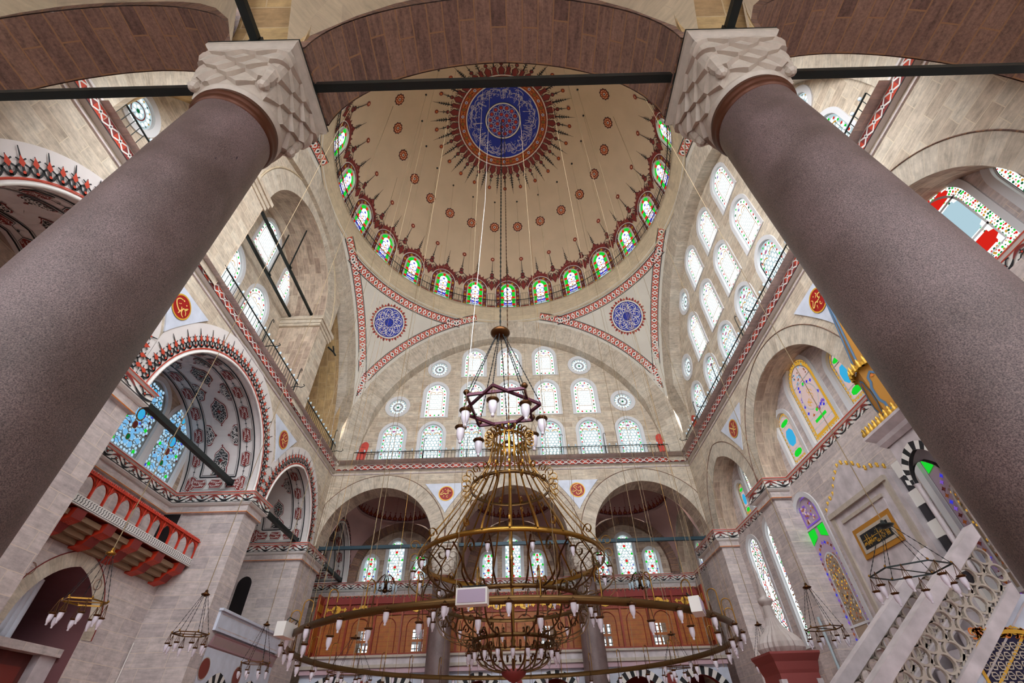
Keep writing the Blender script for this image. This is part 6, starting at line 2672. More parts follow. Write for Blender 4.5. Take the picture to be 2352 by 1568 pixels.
# --- small chandeliers ---------------------------------------------------------
def small_chandelier(x, y, z, r, hub, label, ztop, metal=BRONZE, n=6, lamps=8, cord=ROPE, wob=0.0):
    t = thing('small_chandelier', label, 'chandelier', (x, y, z), 0, 'small hexagonal chandeliers low in the hall')
    mb = MB()
    P = [(r * cos(2 * pi * k / n + 0.4), r * sin(2 * pi * k / n + 0.4), 0) for k in range(n)]
    for k in range(n):
        mb.strap([P[k], P[(k + 1) % n]], 0.022, 0.012, metal, (0, 0, 1))
    mb.tube([P[0], P[n // 2]], 0.01, metal, 4)
    mb.build('hexagon_frame', t, False)
    ztop = roof_z(x, y) if ztop > 20 else ztop
    mb = MB()
    mb.lathe([(0.0, hub - 0.04), (0.10 * r * 2.2, hub - 0.01), (0.12 * r * 2.2, hub + 0.015), (0.04, hub + 0.05), (0.03, hub + 0.1), (0.0, hub + 0.12)], metal, n=16)
    mb.build('hub', t, False)
    for k in range(n):
        mb = MB()
        chain_mesh(mb, P[k], (P[k][0] * 0.15, P[k][1] * 0.15, hub), 0.007, P_BLACK, 0.08)
        mb.build('chain', t, False)
        mb = MB()
        mb.lathe([(0.0, 0.0), (0.022, 0.02), (0.0, 0.05)], BRASS, c=P[k], n=8)
        mb.build('ball', t, False)
    for k in range(lamps):
        a = 2 * pi * k / lamps
        add_lamp(t, r * 1.02 * cos(a), r * 1.02 * sin(a), 0.0, 0.30 if r < 0.5 else 0.36, 0.2)
    mb = MB()
    mb.tube([(0, 0, hub + 0.1), (0, 0, (ztop - z) * 0.4 + wob), (0, 0, ztop - z)], 0.011, cord, 4)
    mb.build('cord', t, False)
    return t


small_chandelier(-7.3, -5.85, 3.66, 0.33, 0.78, 'small brass hexagonal chandelier before the dark doorway arch, bottom left', 27.0, BRASS)
small_chandelier(-7.3, -2.55, 3.72, 0.37, 0.8, 'small dark chandelier hanging in front of the broad grey pier, left', 27.0)
small_chandelier(-7.9, 2.2, 3.75, 0.40, 1.0, 'small chandelier low beside the left end of the lamp ring', 27.0)
small_chandelier(-5.4, 3.6, 3.6, 0.70, 0.95, 'wider small chandelier below the left part of the wooden screen', 28.0)
small_chandelier(5.6, 4.6, 3.6, 0.55, 0.95, 'small chandelier below the right part of the wooden screen', 28.0)
small_chandelier(7.6, -1.5, 3.65, 0.42, 0.9, 'small chandelier between the lancet windows and the prayer niche', 27.0)
small_chandelier(8.2, 3.3, 3.65, 0.46, 0.9, 'small chandelier left of the pointed stone cupola', 27.0)
small_chandelier(6.9, -6.0, 3.75, 0.60, 0.75, 'dark tangled chandelier in front of the framed gold inscription', 27.0, IRON)


def crystal(x, y, z, label):
    t = thing('crystal_chandelier', label, 'chandelier', (x, y, z), 0, 'cut-glass chandeliers of the far aisle')
    mb = MB()
    mb.tube([(0, 0, 0), (0, 0, 1.5)], 0.02, BRONZE, 5)
    mb.tube([(0, 0, 1.5), (0, 0, 15.3 - z)], 0.008, BRONZE, 4)
    mb.lathe([(0.0, -0.45), (0.1, -0.4), (0.2, -0.3), (0.06, -0.2), (0.1, 0.1), (0.04, 0.3)], BRONZE, n=10)
    mb.build('stem', t, False)
    for k in range(12):
        a = 2 * pi * k / 12
        mb = MB()
        P = [(0.05, -0.1), (0.25, -0.32), (0.5, -0.25), (0.62, 0.0), (0.5, 0.15), (0.35, 0.4), (0.15, 0.55)]
        mb.tube([(p[0] * cos(a), p[0] * sin(a), p[1]) for p in P], 0.018, BRONZE, 4)
        mb.build('arm', t, False)
        mb = MB()
        mb.lathe([(0.0, -0.42), (0.05, -0.36), (0.075, -0.2), (0.08, -0.05), (0.0, -0.04)], CLEAR, c=(0.62 * cos(a), 0.62 * sin(a), 0.0), n=8)
        mb.build('glass_drop', t, False)
    return t


crystal(-7.54, 14.6, 8.95, 'ornate glass chandelier high in the far aisle, left bay')
crystal(7.28, 14.6, 8.72, 'ornate glass chandelier high in the far aisle, right bay')

# ================================================================== fittings
# --- wooden screen gallery of the far aisle --------------------------------------
YS = 13.2
SC = far_pl(YS)
T = thing('marble_platform', 'white marble platform carrying the orange wooden screen across the far aisle', 'platform', (0, 13.3, 0))
mb = MB()
mb.box((-10.8, YS - 0.12, 4.92), (10.5, 17.4, 5.3), MARBG)
mb.build('parapet_slab', T)
mb = MB()
mb.strap([(-10.8, YS - 0.18, 5.28), (10.5, YS - 0.18, 5.28)], 0.1, 0.14, MARBLE, (0, 0, 1))
mb.strap([(-10.8, YS - 0.16, 4.86), (10.5, YS - 0.16, 4.86)], 0.14, 0.16, MARBLE, (0, 0, 1))
mb.strap([(-10.8, YS - 0.10, 4.68), (10.5, YS - 0.10, 4.68)], 0.2, 0.1, plain('pink_marble', (196, 164, 172), 0.5), (0, 0, 1))
mb.build('moulded_cornice', T)
mb = MB()
fn = far_pl(YS + 0.05)
cs = [-9.2, -6.1, -1.9, 1.9, 6.0, 9.1]
out = [(-10.8, 4.62), (-10.8, 3.0)]
for c in cs:
    out += arch(c, 3.0, 1.15, 1.2, 20)
out += [(10.5, 3.0), (10.5, 4.62)]
mb.poly(out, lambda u, v: fn(u, v), MARBW)
for c in cs:
    A = arch(c, 3.0, 1.15, 1.2, 22)
    B = offset_arch(A, 0.34)
    for i in range(len(A) - 1):
        mt = P_BLACK if i % 2 else P_WHITE
        mb.face([fn(*A[i], 0.02), fn(*A[i + 1], 0.02), fn(*B[i + 1], 0.02), fn(*B[i], 0.02)], mt)
    soffit(mb, A, fn, 0, -0.4, P_DRED)
mb.build('arched_front', T)
for c in (-7.7, -4.3, 0.0, 4.1, 7.6):
    mb = MB()
    ik = Ink(fn, mb)
    ik.disc((c, 4.05), 0.26, P_DRED, 1, 24)
    ik.ring((c, 4.05), 0.26, 0.3, MARBLE, 1, 24)
    mb.build('red_disc', T)
mb = MB()
for c in (-7.65, -4.0, 0.0, 3.95, 7.55, -10.5, 10.3):
    mb.lathe([(0.16, 0.0), (0.16, 3.0), (0.24, 3.05), (0.24, 3.2)], MARBG, c=(c, YS + 0.2, 0), n=16)
o = mb.build('support_columns', T)
o.name = 'support_column'
mb = MB()
mb.face([(-10.8, 17.3, 0), (10.5, 17.3, 0), (10.5, 17.3, 4.6), (-10.8, 17.3, 4.6)], P_DRED)
mb.build('back_panel', T)

T = thing('wooden_screen', 'orange latticed wooden screen with gold cartouches along the far aisle gallery', 'screen', (0, YS, 5.3))
WX0, WX1 = -10.35, 9.9
mb = MB()
mb.box((WX0, YS - 0.08, 7.12), (WX1, YS + 0.05, 7.18), WOODD)
mb.box((WX0, YS - 0.10, 7.66), (WX1, YS + 0.05, 7.9), P_DRED)
mb.box((WX0, YS - 0.06, 5.31), (WX1, YS + 0.05, 5.42), WOODD)
mb.box((WX0, YS - 0.01, 7.18), (WX1, YS + 0.03, 7.66), P_DRED)
mb.build('rail_frame', T)
mb = MB()
n = 84
for i in range(n):
    x = WX0 + (WX1 - WX0) * (i + 0.5) / n
    P = [(x - 0.11, 7.9), (x - 0.11, 7.98), (x - 0.05, 8.02), (x, 8.1), (x + 0.05, 8.02), (x + 0.11, 7.98), (x + 0.11, 7.9)]
    for w in (0.03, -0.0):
        mb.face([SC(u, v, w) for u, v in P], P_DRED)
    for k in range(6):
        mb.face([SC(*P[k], 0.03), SC(*P[k + 1], 0.03), SC(*P[k + 1], 0.0), SC(*P[k], 0.0)], P_DRED)
mb.build('cresting', T)
mb = MB()
ik = Ink(SC, mb, w0=0.02)
x = WX0
while x < WX1:
    for v in range(5):
        ik.line([(x, 7.2 + v * 0.1), (x + 0.08, 7.24 + v * 0.1)], 0.02, WOOD, 0)
    x += 0.12
mb.build('header_lattice', T)
nb = 14
bw = (WX1 - WX0) / nb
holes_at = [(-7.95, 0.62), (-5.1, 0.55), (1.3, 0.7), (4.7, 0.5), (7.2, 0.75)]
for i in range(nb):
    x0 = WX0 + bw * i
    xc = x0 + bw / 2
    # post
    mb = MB()
    mb.box((x0 - 0.05, YS - 0.12, 5.31), (x0 + 0.05, YS + 0.04, 7.9), WOODD)
    mb.build('post', T)
    # panel with a pointed arch and lattice, opened where windows shine through
    mb = MB()
    op = [(c, w) for c, w in holes_at if x0 < c < x0 + bw]
    q = [(x0 + 0.05, 5.42), (x0 + 0.05, 7.12), (x0 + bw - 0.05, 7.12), (x0 + bw - 0.05, 5.42)]
    hl = []
    for c, w in op:
        c = max(x0 + 0.1 + w / 2, min(x0 + bw - 0.1 - w / 2, c))
        for a, b in ((5.47, 5.88), (6.0, 6.42)):
            for s in (-1, 1):
                u0, u1 = sorted((c + s * 0.035, c + s * w / 2))
                hl.append([(u0, a), (u0, b), (u1, b), (u1, a)])
    mb.poly(q, lambda u, v: SC(u, v, 0.0), WOOD, hl)
    ik = Ink(SC, mb, w0=0.01)
    k = 0
    v = 5.5
    while v < 7.1:
        u = x0 + 0.1 + (0.04 if k % 2 else 0)
        while u < x0 + bw - 0.1:
            if not any(abs(u - c) < w / 2 + 0.05 and v < 6.5 for c, w in op):
                ik.poly([(u, v), (u + 0.035, v), (u + 0.035, v + 0.02), (u, v + 0.02)], P_OCHRE if k % 3 else WOODD, 0)
            u += 0.085
        v += 0.07
        k += 1
    mb.build('lattice_panel', T)
    mb = MB()
    A = arch(xc, 6.55, bw * 0.3, bw * 0.3, 14, 5.42)
    for j in range(len(A) - 1):
        mb.tube([SC(*A[j], 0.03), SC(*A[j + 1], 0.03)], 0.024, WOODD, 4)
    mb.build('arch_moulding', T)
    mb = MB()
    ik = Ink(SC, mb, w0=0.05)
    C = (xc, 7.42)
    rx, ry = 0.26, 0.19
    pts = []
    for j in range(24):
        t = 2 * pi * j / 24
        kk = 1 + 0.07 * cos(8 * t)
        pts.append((C[0] + rx * kk * cos(t), C[1] + ry * kk * sin(t)))
    ik.fan(C, pts, P_GOLD, 1)
    for s in (-1, 1):
        ik.poly([(xc + s * 0.24, 7.42), (xc + s * 0.36, 7.36), (xc + s * 0.36, 7.48)], P_GOLD, 1)
        ik.star((xc + s * 0.47, 7.42), 0.12, P_GOLD, 1, 4, 0.55)
    for j in range(10):
        ik.spiral((xc + random.uniform(-0.17, 0.17), 7.42 + random.uniform(-0.1, 0.1)), 0.05, 0.8, j, 0.018, P_DRED, 2, 6)
    mb.build('gold_cartouche', T)
# side returns of the screen
for xx, y1, lb in ((WX0 - 0.05, 12.35, 'left'), (WX1 + 0.05, 12.35, 'right')):
    mb = MB()
    s = 1 if xx < 0 else -1
    mb.box((xx - 0.04, y1, 5.31), (xx + 0.04, YS, 8.0), WOODD)
    mb.box((xx - 0.02 + s * 0.05, y1 + 0.1, 5.5), (xx + 0.02 + s * 0.05, YS - 0.1, 7.1), WOOD)
    mb.box((xx - 0.02 + s * 0.05, y1 + 0.1, 7.25), (xx + 0.02 + s * 0.05, YS - 0.1, 7.6), P_OCHRE)
    mb.build('side_panel', T)

# --- marble gallery between the left piers ---------------------------------------
T = thing('marble_gallery', 'marble balcony front between the two left piers, with striped arches below', 'gallery', (XL, 7.35, 0))
fn = left_pl(XL + 0.08)
mb = MB()
mb.box((-14.0, 4.8, 4.95), (XL, 9.9, 5.1), MARBG)
mb.box((XL - 0.02, 4.35, 5.05), (XL + 0.1, 9.9, 5.68), MARBW)
mb.build('parapet', T)
mb = MB()
for a, b in ((4.5, 6.8), (7.0, 9.75)):
    ik = Ink(fn, mb, w0=0.025)
    ik.line([(a, 5.15), (b, 5.15), (b, 5.58), (a, 5.58)], 0.035, MARBG, 0, True)
mb.strap([(XL + 0.1, 4.3, 5.7), (XL + 0.1, 9.9, 5.7)], 0.08, 0.16, MARBW, (0, 0, 1))
mb.build('panel_moulding', T)
mb = MB()
moulding(mb, [(XL, 9.9), (XL, 4.35)], [(0.0, 4.55), (0.05, 4.6), (0.14, 4.9), (0.2, 4.95)], plain('pink_marble', (196, 164, 172), 0.5), 0.0)
ik = Ink(lambda u, v, w=0.0: Vector((XL + 0.06 + (v - 4.6) * 0.3 + w, u, v)), mb, w0=0.02)
for i in range(46):
    y = 4.45 + i * 0.118
    ik.poly([(y, 4.64), (y + 0.05, 4.64), (y + 0.07, 4.86), (y + 0.02, 4.86)], MARBLE, 0)
mb.build('leaf_cornice', T)
mb = MB()
out = [(4.35, 4.55), (4.35, 2.6)]
for c in (5.75, 8.3):
    out += arch(c, 2.6, 0.85, 1.05, 18)
out += [(9.9, 2.6), (9.9, 4.55)]
mb.poly(out, lambda u, v: fn(u, v, -0.05), MARBW)
for c in (5.75, 8.3):
    A = arch(c, 2.6, 0.85, 1.05, 18)
    B = offset_arch(A, 0.3)
    for i in range(len(A) - 1):
        mb.face([fn(*A[i], -0.03), fn(*A[i + 1], -0.03), fn(*B[i + 1], -0.03), fn(*B[i], -0.03)], P_BLACK if i % 2 else P_WHITE)
    soffit(mb, A, fn, -0.05, -0.6, P_DRED)
mb.build('arched_front', T)
for c in (4.62, 7.02):
    mb = MB()
    ik = Ink(fn, mb, w0=-0.04)
    ik.disc((c, 3.95), 0.3, plain('porphyry', (128, 52, 44), 0.4), 1, 24)
    ik.ring((c, 3.95), 0.3, 0.33, MARBLE, 1, 24)
    mb.build('porphyry_disc', T)
mb = MB()
mb.face([(-13.8, 4.4, 0), (-13.8, 9.8, 0), (-13.8, 9.8, 4.5), (-13.8, 4.4, 4.5)], plain('red_cloth', (150, 30, 50), 0.9))
mb.build('back_panel', T)

# --- doorways in the piers, their shade painted on flat panels ---------------------------------------------------
for nm, f, c, z0, h, lb in (('pier_niche', lambda u, v, w=0.0: Vector((u, 3.66 - w, v)), -13.75, 7.3, 2.0, 'round-headed opening with painted shade in the pier above the red balcony'),
                            ('pier_niche', lambda u, v, w=0.0: Vector((u, 9.91 - w, v)), -13.3, 5.1, 3.2, 'tall opening with painted shade in the corner pier behind the marble gallery')):
    t = thing(nm, lb, 'niche', tuple(f(c, z0, 0)))
    mb = MB()
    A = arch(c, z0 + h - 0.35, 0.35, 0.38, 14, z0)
    mb.poly(A, lambda u, v: f(u, v, 0.012), DARK)  # flat near-black panel paints the shade inside the opening
    mb.build('opening_shade', t)
    mb = MB()
    B = offset_arch(A, 0.07)
    band(mb, A, B, f, STG, 0.02)
    mb.build('stone_rim', t)

# --- red balcony --------------------------------------------------------------------
BX = -12.2
T = thing('red_balcony', 'red lacquered balcony with pointed arcading under the painted recess', 'balcony', (BX, 0.4, 7.0))
Y0, Y1 = -3.6, 3.62
mb = MB()
mb.box((-14.05, Y0, 7.02), (BX + 0.02, Y1, 7.12), WOODD)
mb.box((BX - 0.02, Y0, 7.0), (BX + 0.04, Y1, 7.26), P_WHITE)
mb.build('floor_beam', T)
mb = MB()
ik = Ink(left_pl(BX + 0.04), mb, w0=0.006)
for i in range(66):
    y = Y0 + 0.05 + i * 0.109
    ik.line([(y, 7.06), (y + 0.045, 7.13), (y + 0.02, 7.2), (y + 0.06, 7.23)], 0.026, P_BLACK, 0)
ik.line([(Y0, 7.03), (Y1, 7.03)], 0.014, P_BLACK, 0)
mb.build('painted_fascia', T)
fn = left_pl(BX)
na = 13
for i in range(na):
    y0 = Y0 + (Y1 - Y0) * i / na
    y1 = Y0 + (Y1 - Y0) * (i + 1) / na
    c, a = (y0 + y1) / 2, (y1 - y0) / 2 - 0.03
    mb = MB()
    A = arch(c, 7.5, a, a * 1.25, 12, 7.26)
    out = [(y0, 7.26), (y0, 7.86), (y1, 7.86), (y1, 7.26)] + A[::-1]
    for w in (0.02, -0.03):
        mb.poly(out, lambda u, v: fn(u, v, w), REDW)
    soffit(mb, A, fn, 0.02, -0.03, REDW)
    mb.build('arch_panel', T)
    mb = MB()
    mb.tube([fn(y0, 7.26, 0.03), fn(y0, 7.62, 0.03), fn(y0 + 0.0, 7.84, 0.05)], 0.022, REDW, 5)
    for s in (-1, 1):
        mb.tube([fn(y0, 7.6, 0.03), fn(y0 + s * 0.1, 7.72, 0.04), fn(y0 + s * 0.15, 7.84, 0.05)], 0.013, WOODD, 4)
    mb.build('baluster', T)
mb = MB()
mb.strap([fn(Y0, 7.87, 0.02), fn(Y1, 7.87, 0.02)], 0.05, 0.12, REDW, (0, 0, 1))
for i in range(78):
    y = Y0 + 0.04 + i * 0.0925
    mb.lathe([(0.0, 7.88), (0.03, 7.91), (0.034, 7.95), (0.0, 7.99)], REDW, c=(BX + 0.03, y, 0), n=6)
mb.build('beaded_rail', T)
for i in range(6):
    y = Y0 + 0.45 + i * 1.28
    mb = MB()
    for s in (-1, 1):
        P = [(BX + 0.0, 6.98), (BX - 0.05, 6.72), (BX - 0.3, 6.62), (BX - 0.45, 6.4), (BX - 0.83, 6.3), (BX - 0.83, 6.98)]
        mb.face([(x, y + s * 0.2, z) for x, z in P], REDW)
    for k in range(5):
        P = [(BX + 0.0, 6.98), (BX - 0.05, 6.72), (BX - 0.3, 6.62), (BX - 0.45, 6.4), (BX - 0.83, 6.3)]
    for k in range(4):
        a, b = P[k], P[k + 1]
        mb.face([(a[0], y - 0.2, a[1]), (a[0], y + 0.2, a[1]), (b[0], y + 0.2, b[1]), (b[0], y - 0.2, b[1])], P_DRED if k % 2 == 0 else REDW)
    br = mb.build('corbel', T)
    mb = MB()
    for k in range(8):
        ik = Ink(lambda u, v, w=0.0: Vector((BX - 0.03 - 0.25 * u, y - 0.12 + v, 6.7 - 0.1 * u - w)), mb, w0=0.01)
        ik.spiral((0.3 + 0.2 * (k % 4), 0.06 + 0.12 * (k // 4)), 0.05, 0.8, k, 0.018, plain('pale_carving', (214, 130, 110), 0.6), 0, 6)
    mb.build('carved_scroll', br)
    mb = MB()
    yy = y + 0.64
    if yy < Y1:
        for k, (xx, zz) in enumerate(((-12.35, 6.92), (-12.5, 6.78), (-12.66, 6.64), (-12.84, 6.5))):
            mb.box((xx - 0.16, yy - 0.42, zz - 0.14), (xx, yy + 0.42, zz), plain('brown_moulding', (150, 122, 96), 0.8))
        mb.build('stepped_moulding', T)

# --- lower door wall of the left recess (nearer than the window wall) -----------------
mb = MB()
fb = left_pl(-13.03)
A = arch(0.02, 4.35, 1.36, 1.66, 26, 0)
mb.poly([(-3.68, 0), (-3.68, 7.0), (3.68, 7.0), (3.68, 0)] + A[::-1], lambda u, v: fb(u, v), STG)
band(mb, A[1:-1], offset_arch(A[1:-1], 0.42), fb, STR, 0.01)
mb.tube([fb(x, z, 0.02) for x, z in offset_arch(A[1:-1], 0.43)], 0.018, P_DRED, 4)
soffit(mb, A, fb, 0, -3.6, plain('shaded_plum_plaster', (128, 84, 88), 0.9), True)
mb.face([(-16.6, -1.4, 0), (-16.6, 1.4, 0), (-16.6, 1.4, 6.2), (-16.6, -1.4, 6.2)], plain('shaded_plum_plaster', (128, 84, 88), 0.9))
mb.box((-14.1, -3.68, 6.9), (-13.0, 3.68, 7.0), STG)
struct(mb, 'wall_left', 'grey stone door wall under the red balcony')
mb = MB()
ik = Ink(fb, mb)
ik.poly([(-2.2, 6.35), (3.0, 6.35), (3.0, 6.6), (-2.2, 6.6)], plain('faded_red_stone', (178, 130, 122), 0.8), 0)
for c, z in ((-1.5, 5.55), (0.95, 5.75)):
    ik.ring((c, z), 0.13, 0.16, STD, 1, 20)
mb.build('red_stone_course', [o for o in COL.objects if o.get('label') == 'grey stone door wall under the red balcony'][0])
mb = MB()
mb.box((-14.0, -1.34, 3.9), (-13.3, 1.34, 4.1), STG)
n = 7
for i in range(n):
    y = -1.3 + i * 0.17
    mb.lathe([(0.0, 4.62 - i * 0.09), (0.1, 4.55 - i * 0.09), (0.12, 4.7 - i * 0.09), (0.12, 5.6)], MARBW, c=(-13.75, y, 0), n=8)
struct(mb, 'door_2', 'carved stone hood inside the dark doorway arch')
T = thing('wooden_door', 'dark red wooden door leaf inside the arch at the bottom left', 'door', (-13.6, 0, 0))
mb = MB()
mb.box((-13.75, -1.3, 0), (-13.62, 0.75, 3.9), DOORW)
mb.build('door_leaf', T)
mb = MB()
for z in (0.3, 1.5, 2.7):
    mb.box((-13.62, -1.1, z), (-13.58, 0.55, z + 0.9), plain('door_panel_wood', (120, 44, 36), 0.6))
mb.build('door_panel', T)
mb = MB()
mb.box((-13.8, 0.75, 0), (-13.4, 1.34, 3.9), MARBG)
mb.build('marble_jamb', T)
t = thing('drain_pipe', 'thin white cable duct up the inner corner of the broad left pier', 'pipe', (-12.98, 3.6, 0))
mb = MB()
mb.tube([(-12.95, 3.6, 0), (-12.95, 3.6, 4.6)], 0.02, P_WHITE, 6)
mb.build('duct', t)
t = thing('drain_pipe', 'pale grey downpipe on the right wall below the tall lancets', 'pipe', (10.66, 3.95, 0))
mb = MB()
mb.tube([(10.66, 3.95, 0), (10.66, 3.95, 4.85)], 0.05, plain('grey_pipe', (170, 184, 190), 0.4), 8)
mb.build('pipe', t)

# --- prayer niche ---------------------------------------------------------------------
MX = 11.05
fn = right_pl(MX)
T = thing('prayer_niche', 'white marble prayer niche frame with gold-balled crown on the right wall', 'niche', (MX, -0.2, 0))
mb = MB()
mb.box((MX, -2.0, 0), (MX + 0.4, 1.6, 7.45), MARBG)
mb.build('marble_surround', T)
mb = MB()
crown = [(1.6, 7.45), (1.15, 7.75), (0.8, 7.8), (0.35, 8.2), (-0.2, 8.5), (-0.75, 8.2), (-1.2, 7.8), (-1.55, 7.75), (-2.0, 7.45)]
for w in (0.0, -0.15):
    mb.poly(crown, lambda u, v: fn(u, v, w), MARBG)
for i in range(len(crown) - 1):
    mb.face([fn(*crown[i], 0), fn(*crown[i + 1], 0), fn(*crown[i + 1], -0.15), fn(*crown[i], -0.15)], MARBG)
mb.build('crown_slab', T)
L = arclen(crown)
for k in range(16):
    s = L[-1] * (k + 0.5) / 16
    j = max(i for i in range(len(L) - 1) if L[i] <= s)
    f = (s - L[j]) / (L[j + 1] - L[j])
    p = (crown[j][0] + (crown[j + 1][0] - crown[j][0]) * f, crown[j][1] + (crown[j + 1][1] - crown[j][1]) * f)
    mb = MB()
    c = fn(p[0], p[1] + 0.04, -0.05)
    mb.lathe([(0.0, -0.02), (0.05, 0.02), (0.03, 0.06), (0.055, 0.1), (0.0, 0.16)], P_GOLD, c=tuple(c), n=8)
    mb.build('gold_bud', T)
mb = MB()
for (a, b, c_, d, w) in ((-1.8, 7.25, 1.4, 7.4, 0.1), (-1.8, 0.0, -1.62, 7.25, 0.06), (1.22, 0.0, 1.4, 7.25, 0.06), (-1.3, 6.95, 0.9, 7.05, 0.05)):
    x0, x1 = MX - w, MX
    mb.box((x0, a, b), (x1, c_, d), MARBLE)
mb.strap([fn(-1.3, 0, 0.03), fn(-1.3, 6.9, 0.03)], 0.04, 0.04, MARBG, (0, 1, 0))
mb.build('frame_moulding', T)
mb = MB()
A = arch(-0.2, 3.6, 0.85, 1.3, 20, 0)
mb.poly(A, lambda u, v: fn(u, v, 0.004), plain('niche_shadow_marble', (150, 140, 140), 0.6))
mb.build('niche_recess', T)
T = thing('gold_inscription', 'framed black panel of gold script on the marble above the prayer niche', 'inscription', (MX - 0.06, -0.3, 6.2))
mb = MB()
y0, y1, z0, z1 = -1.25, 0.65, 5.75, 6.62
ik = Ink(fn, mb, w0=0.03)
mb.box((MX - 0.05, y0, z0), (MX, y1, z1), P_OCHRE)
o = mb.build('gold_frame', T)
mb = MB()
mb.box((MX - 0.062, y0 + 0.13, z0 + 0.13), (MX - 0.05, y1 - 0.13, z1 - 0.13), MARBLE)
mb.build('marble_mat', T)
mb = MB()
mb.box((MX - 0.07, y0 + 0.26, z0 + 0.22), (MX - 0.062, y1 - 0.26, z1 - 0.22), P_BLACK)
mb.build('black_panel', T)
mb = MB()
ik = Ink(lambda u, v, w=0.0: Vector((MX - 0.072 - w, u, v)), mb, w0=0.006)
r_ = random.Random(4)
y = y0 + 0.34
while y < y1 - 0.36:
    k = r_.random()
    if k < 0.4:
        ik.line([(y, 6.02), (y + 0.02, 6.34)], 0.022, P_GOLD, 0)
    elif k < 0.75:
        ik.line([(y + 0.08 * (1 - cos(pi * j / 6)), 6.06 + 0.08 * sin(pi * j / 6) * (1 if k < 0.6 else -0.6)) for j in range(7)], 0.024, P_GOLD, 0)
    else:
        ik.spiral((y + 0.04, r_.uniform(6.08, 6.25)), 0.05, 0.9, r_.uniform(0, 6), 0.02, P_GOLD, 0, 8)
    ik.disc((y + 0.03, r_.uniform(6.05, 6.36)), 0.014, P_GOLD, 0, 4)
    y += 0.055
ik.line([(y0 + 0.32, 6.2), (y1 - 0.32, 6.21)], 0.014, P_GOLD, 0)
mb.build('gold_script', T)
# striped jamb of the window between niche and pulpit
T = thing('striped_jamb', 'column of black and white stone blocks right of the prayer niche', 'stonework', (MX, -2.2, 0))
for k in range(10):
    mb = MB()
    z = 3.4 + k * 0.42
    wv = 0.03 * (1 if k % 2 else -1)
    mb.box((MX + 0.17, -2.32 - wv, z), (MX + 0.36, -2.02 + wv, z + 0.42), P_WHITE if k % 2 else plain('black_stone', (46, 44, 50), 0.5))
    mb.build('stone_block', T)

# --- stone pulpit -----------------------------------------------------------------------
T = thing('stone_pulpit', 'marble pulpit stair with pierced balustrades rising to the right wall', 'pulpit', (8.0, -4.45, 0))
SL = 0.735


def pz(x):
    return 4.99 + (x - 9.6) * SL


for yy, nm in ((-5.0, 'near'), (-3.65, 'far')):
    fy = lambda u, v, w=0.0, yy=yy: Vector((u, yy - w, v))
    X0, X1 = 3.4, 9.35
    mb = MB()
    def bar(o0, o1, th, mat):
        P = [(X0, pz(X0) - o0), (X1, pz(X1) - o0), (X1, pz(X1) - o1), (X0, pz(X0) - o1)]
        for w in (th, -th):
            mb.face([fy(*p, w) for p in P], mat)
        for i in range(4):
            j = (i + 1) % 4
            mb.face([fy(*P[i], th), fy(*P[j], th), fy(*P[j], -th), fy(*P[i], -th)], mat)
    bar(0.0, 0.26, 0.13, MARBG)
    mb.build('handrail', T)
    mb = MB()
    bar(1.08, 1.3, 0.12, MARBG)
    mb.build('lower_rail', T)
    # interlaced circles
    mb = MB()
    cell = 0.36
    st = 0.235
    n = int((X1 - X0) / st)
    for side in (1, -1):
        ik = Ink(lambda u, v, w=0.0, side=side: fy(u, v, side * (0.03 + w)), mb, step=0.006, w0=0.0)
        for i in range(n):
            x = X0 + 0.15 + i * st
            for r_i in (0, 1):
                xx = x + r_i * st / 2
                c0 = (xx, pz(xx) - 0.47 - r_i * 0.38)
                ik.ring(c0, 0.128, 0.162, MARBLE, 0 if i % 2 else 1, 18)
                x2 = xx + st / 2
                ik.poly([(x2 - 0.035, pz(x2) - 0.47 - r_i * 0.38 - 0.19), (x2, pz(x2) - 0.47 - r_i * 0.38 - 0.10), (x2 + 0.035, pz(x2) - 0.47 - r_i * 0.38 - 0.19), (x2, pz(x2) - 0.47 - r_i * 0.38 - 0.25)], MARBLE, 0)
            ik.line([(x - 0.1, pz(x - 0.1) - 0.26), (x, pz(x) - 0.34), (x + 0.1, pz(x + 0.1) - 0.26)], 0.03, MARBLE, 0)
            ik.line([(x - 0.1, pz(x - 0.1) - 1.08), (x, pz(x) - 1.0), (x + 0.1, pz(x + 0.1) - 1.08)], 0.03, MARBLE, 0)
    for i in range(n):
        x = X0 + 0.15 + i * st
        for r_i in (0, 1):
            xx = x + r_i * st / 2
            cx_, cz_ = xx, pz(xx) - 0.47 - r_i * 0.38
            for rr_ in (0.128, 0.162):
                q = [(cx_ + rr_ * cos(2 * pi * k / 18), cz_ + rr_ * sin(2 * pi * k / 18)) for k in range(18)]
                for k in range(18):
                    mb.face([fy(*q[k], 0.03), fy(*q[(k + 1) % 18], 0.03), fy(*q[(k + 1) % 18], -0.03), fy(*q[k], -0.03)], MARBLE)
    mb.build('pierced_panel', T)
fy = lambda u, v, w=0.0: Vector((u, -5.06 - w, v))
mb = MB()
P = [(3.4, 0.0), (3.4, pz(3.4) - 1.3), (9.4, pz(9.4) - 1.3), (10.7, pz(9.4) - 1.3), (10.7, 0)]
mb.poly(P, lambda u, v: fy(u, v, 0), MARBW)
mb.poly([(x, z) for x, z in P], lambda u, v: Vector((u, -3.59, v)), MARBG)
mb.build('side_wall', T)
mb = MB()
ik = Ink(fy, mb, w0=0.01)
ik.line([(4.5, pz(4.5) - 1.62), (9.3, pz(9.3) - 1.62), (9.3, 0.2)], 0.045, P_GOLD, 1)
ik.line([(4.4, pz(4.4) - 1.42), (9.45, pz(9.45) - 1.42)], 0.03, MARBG, 1)
rr = random.Random(9)
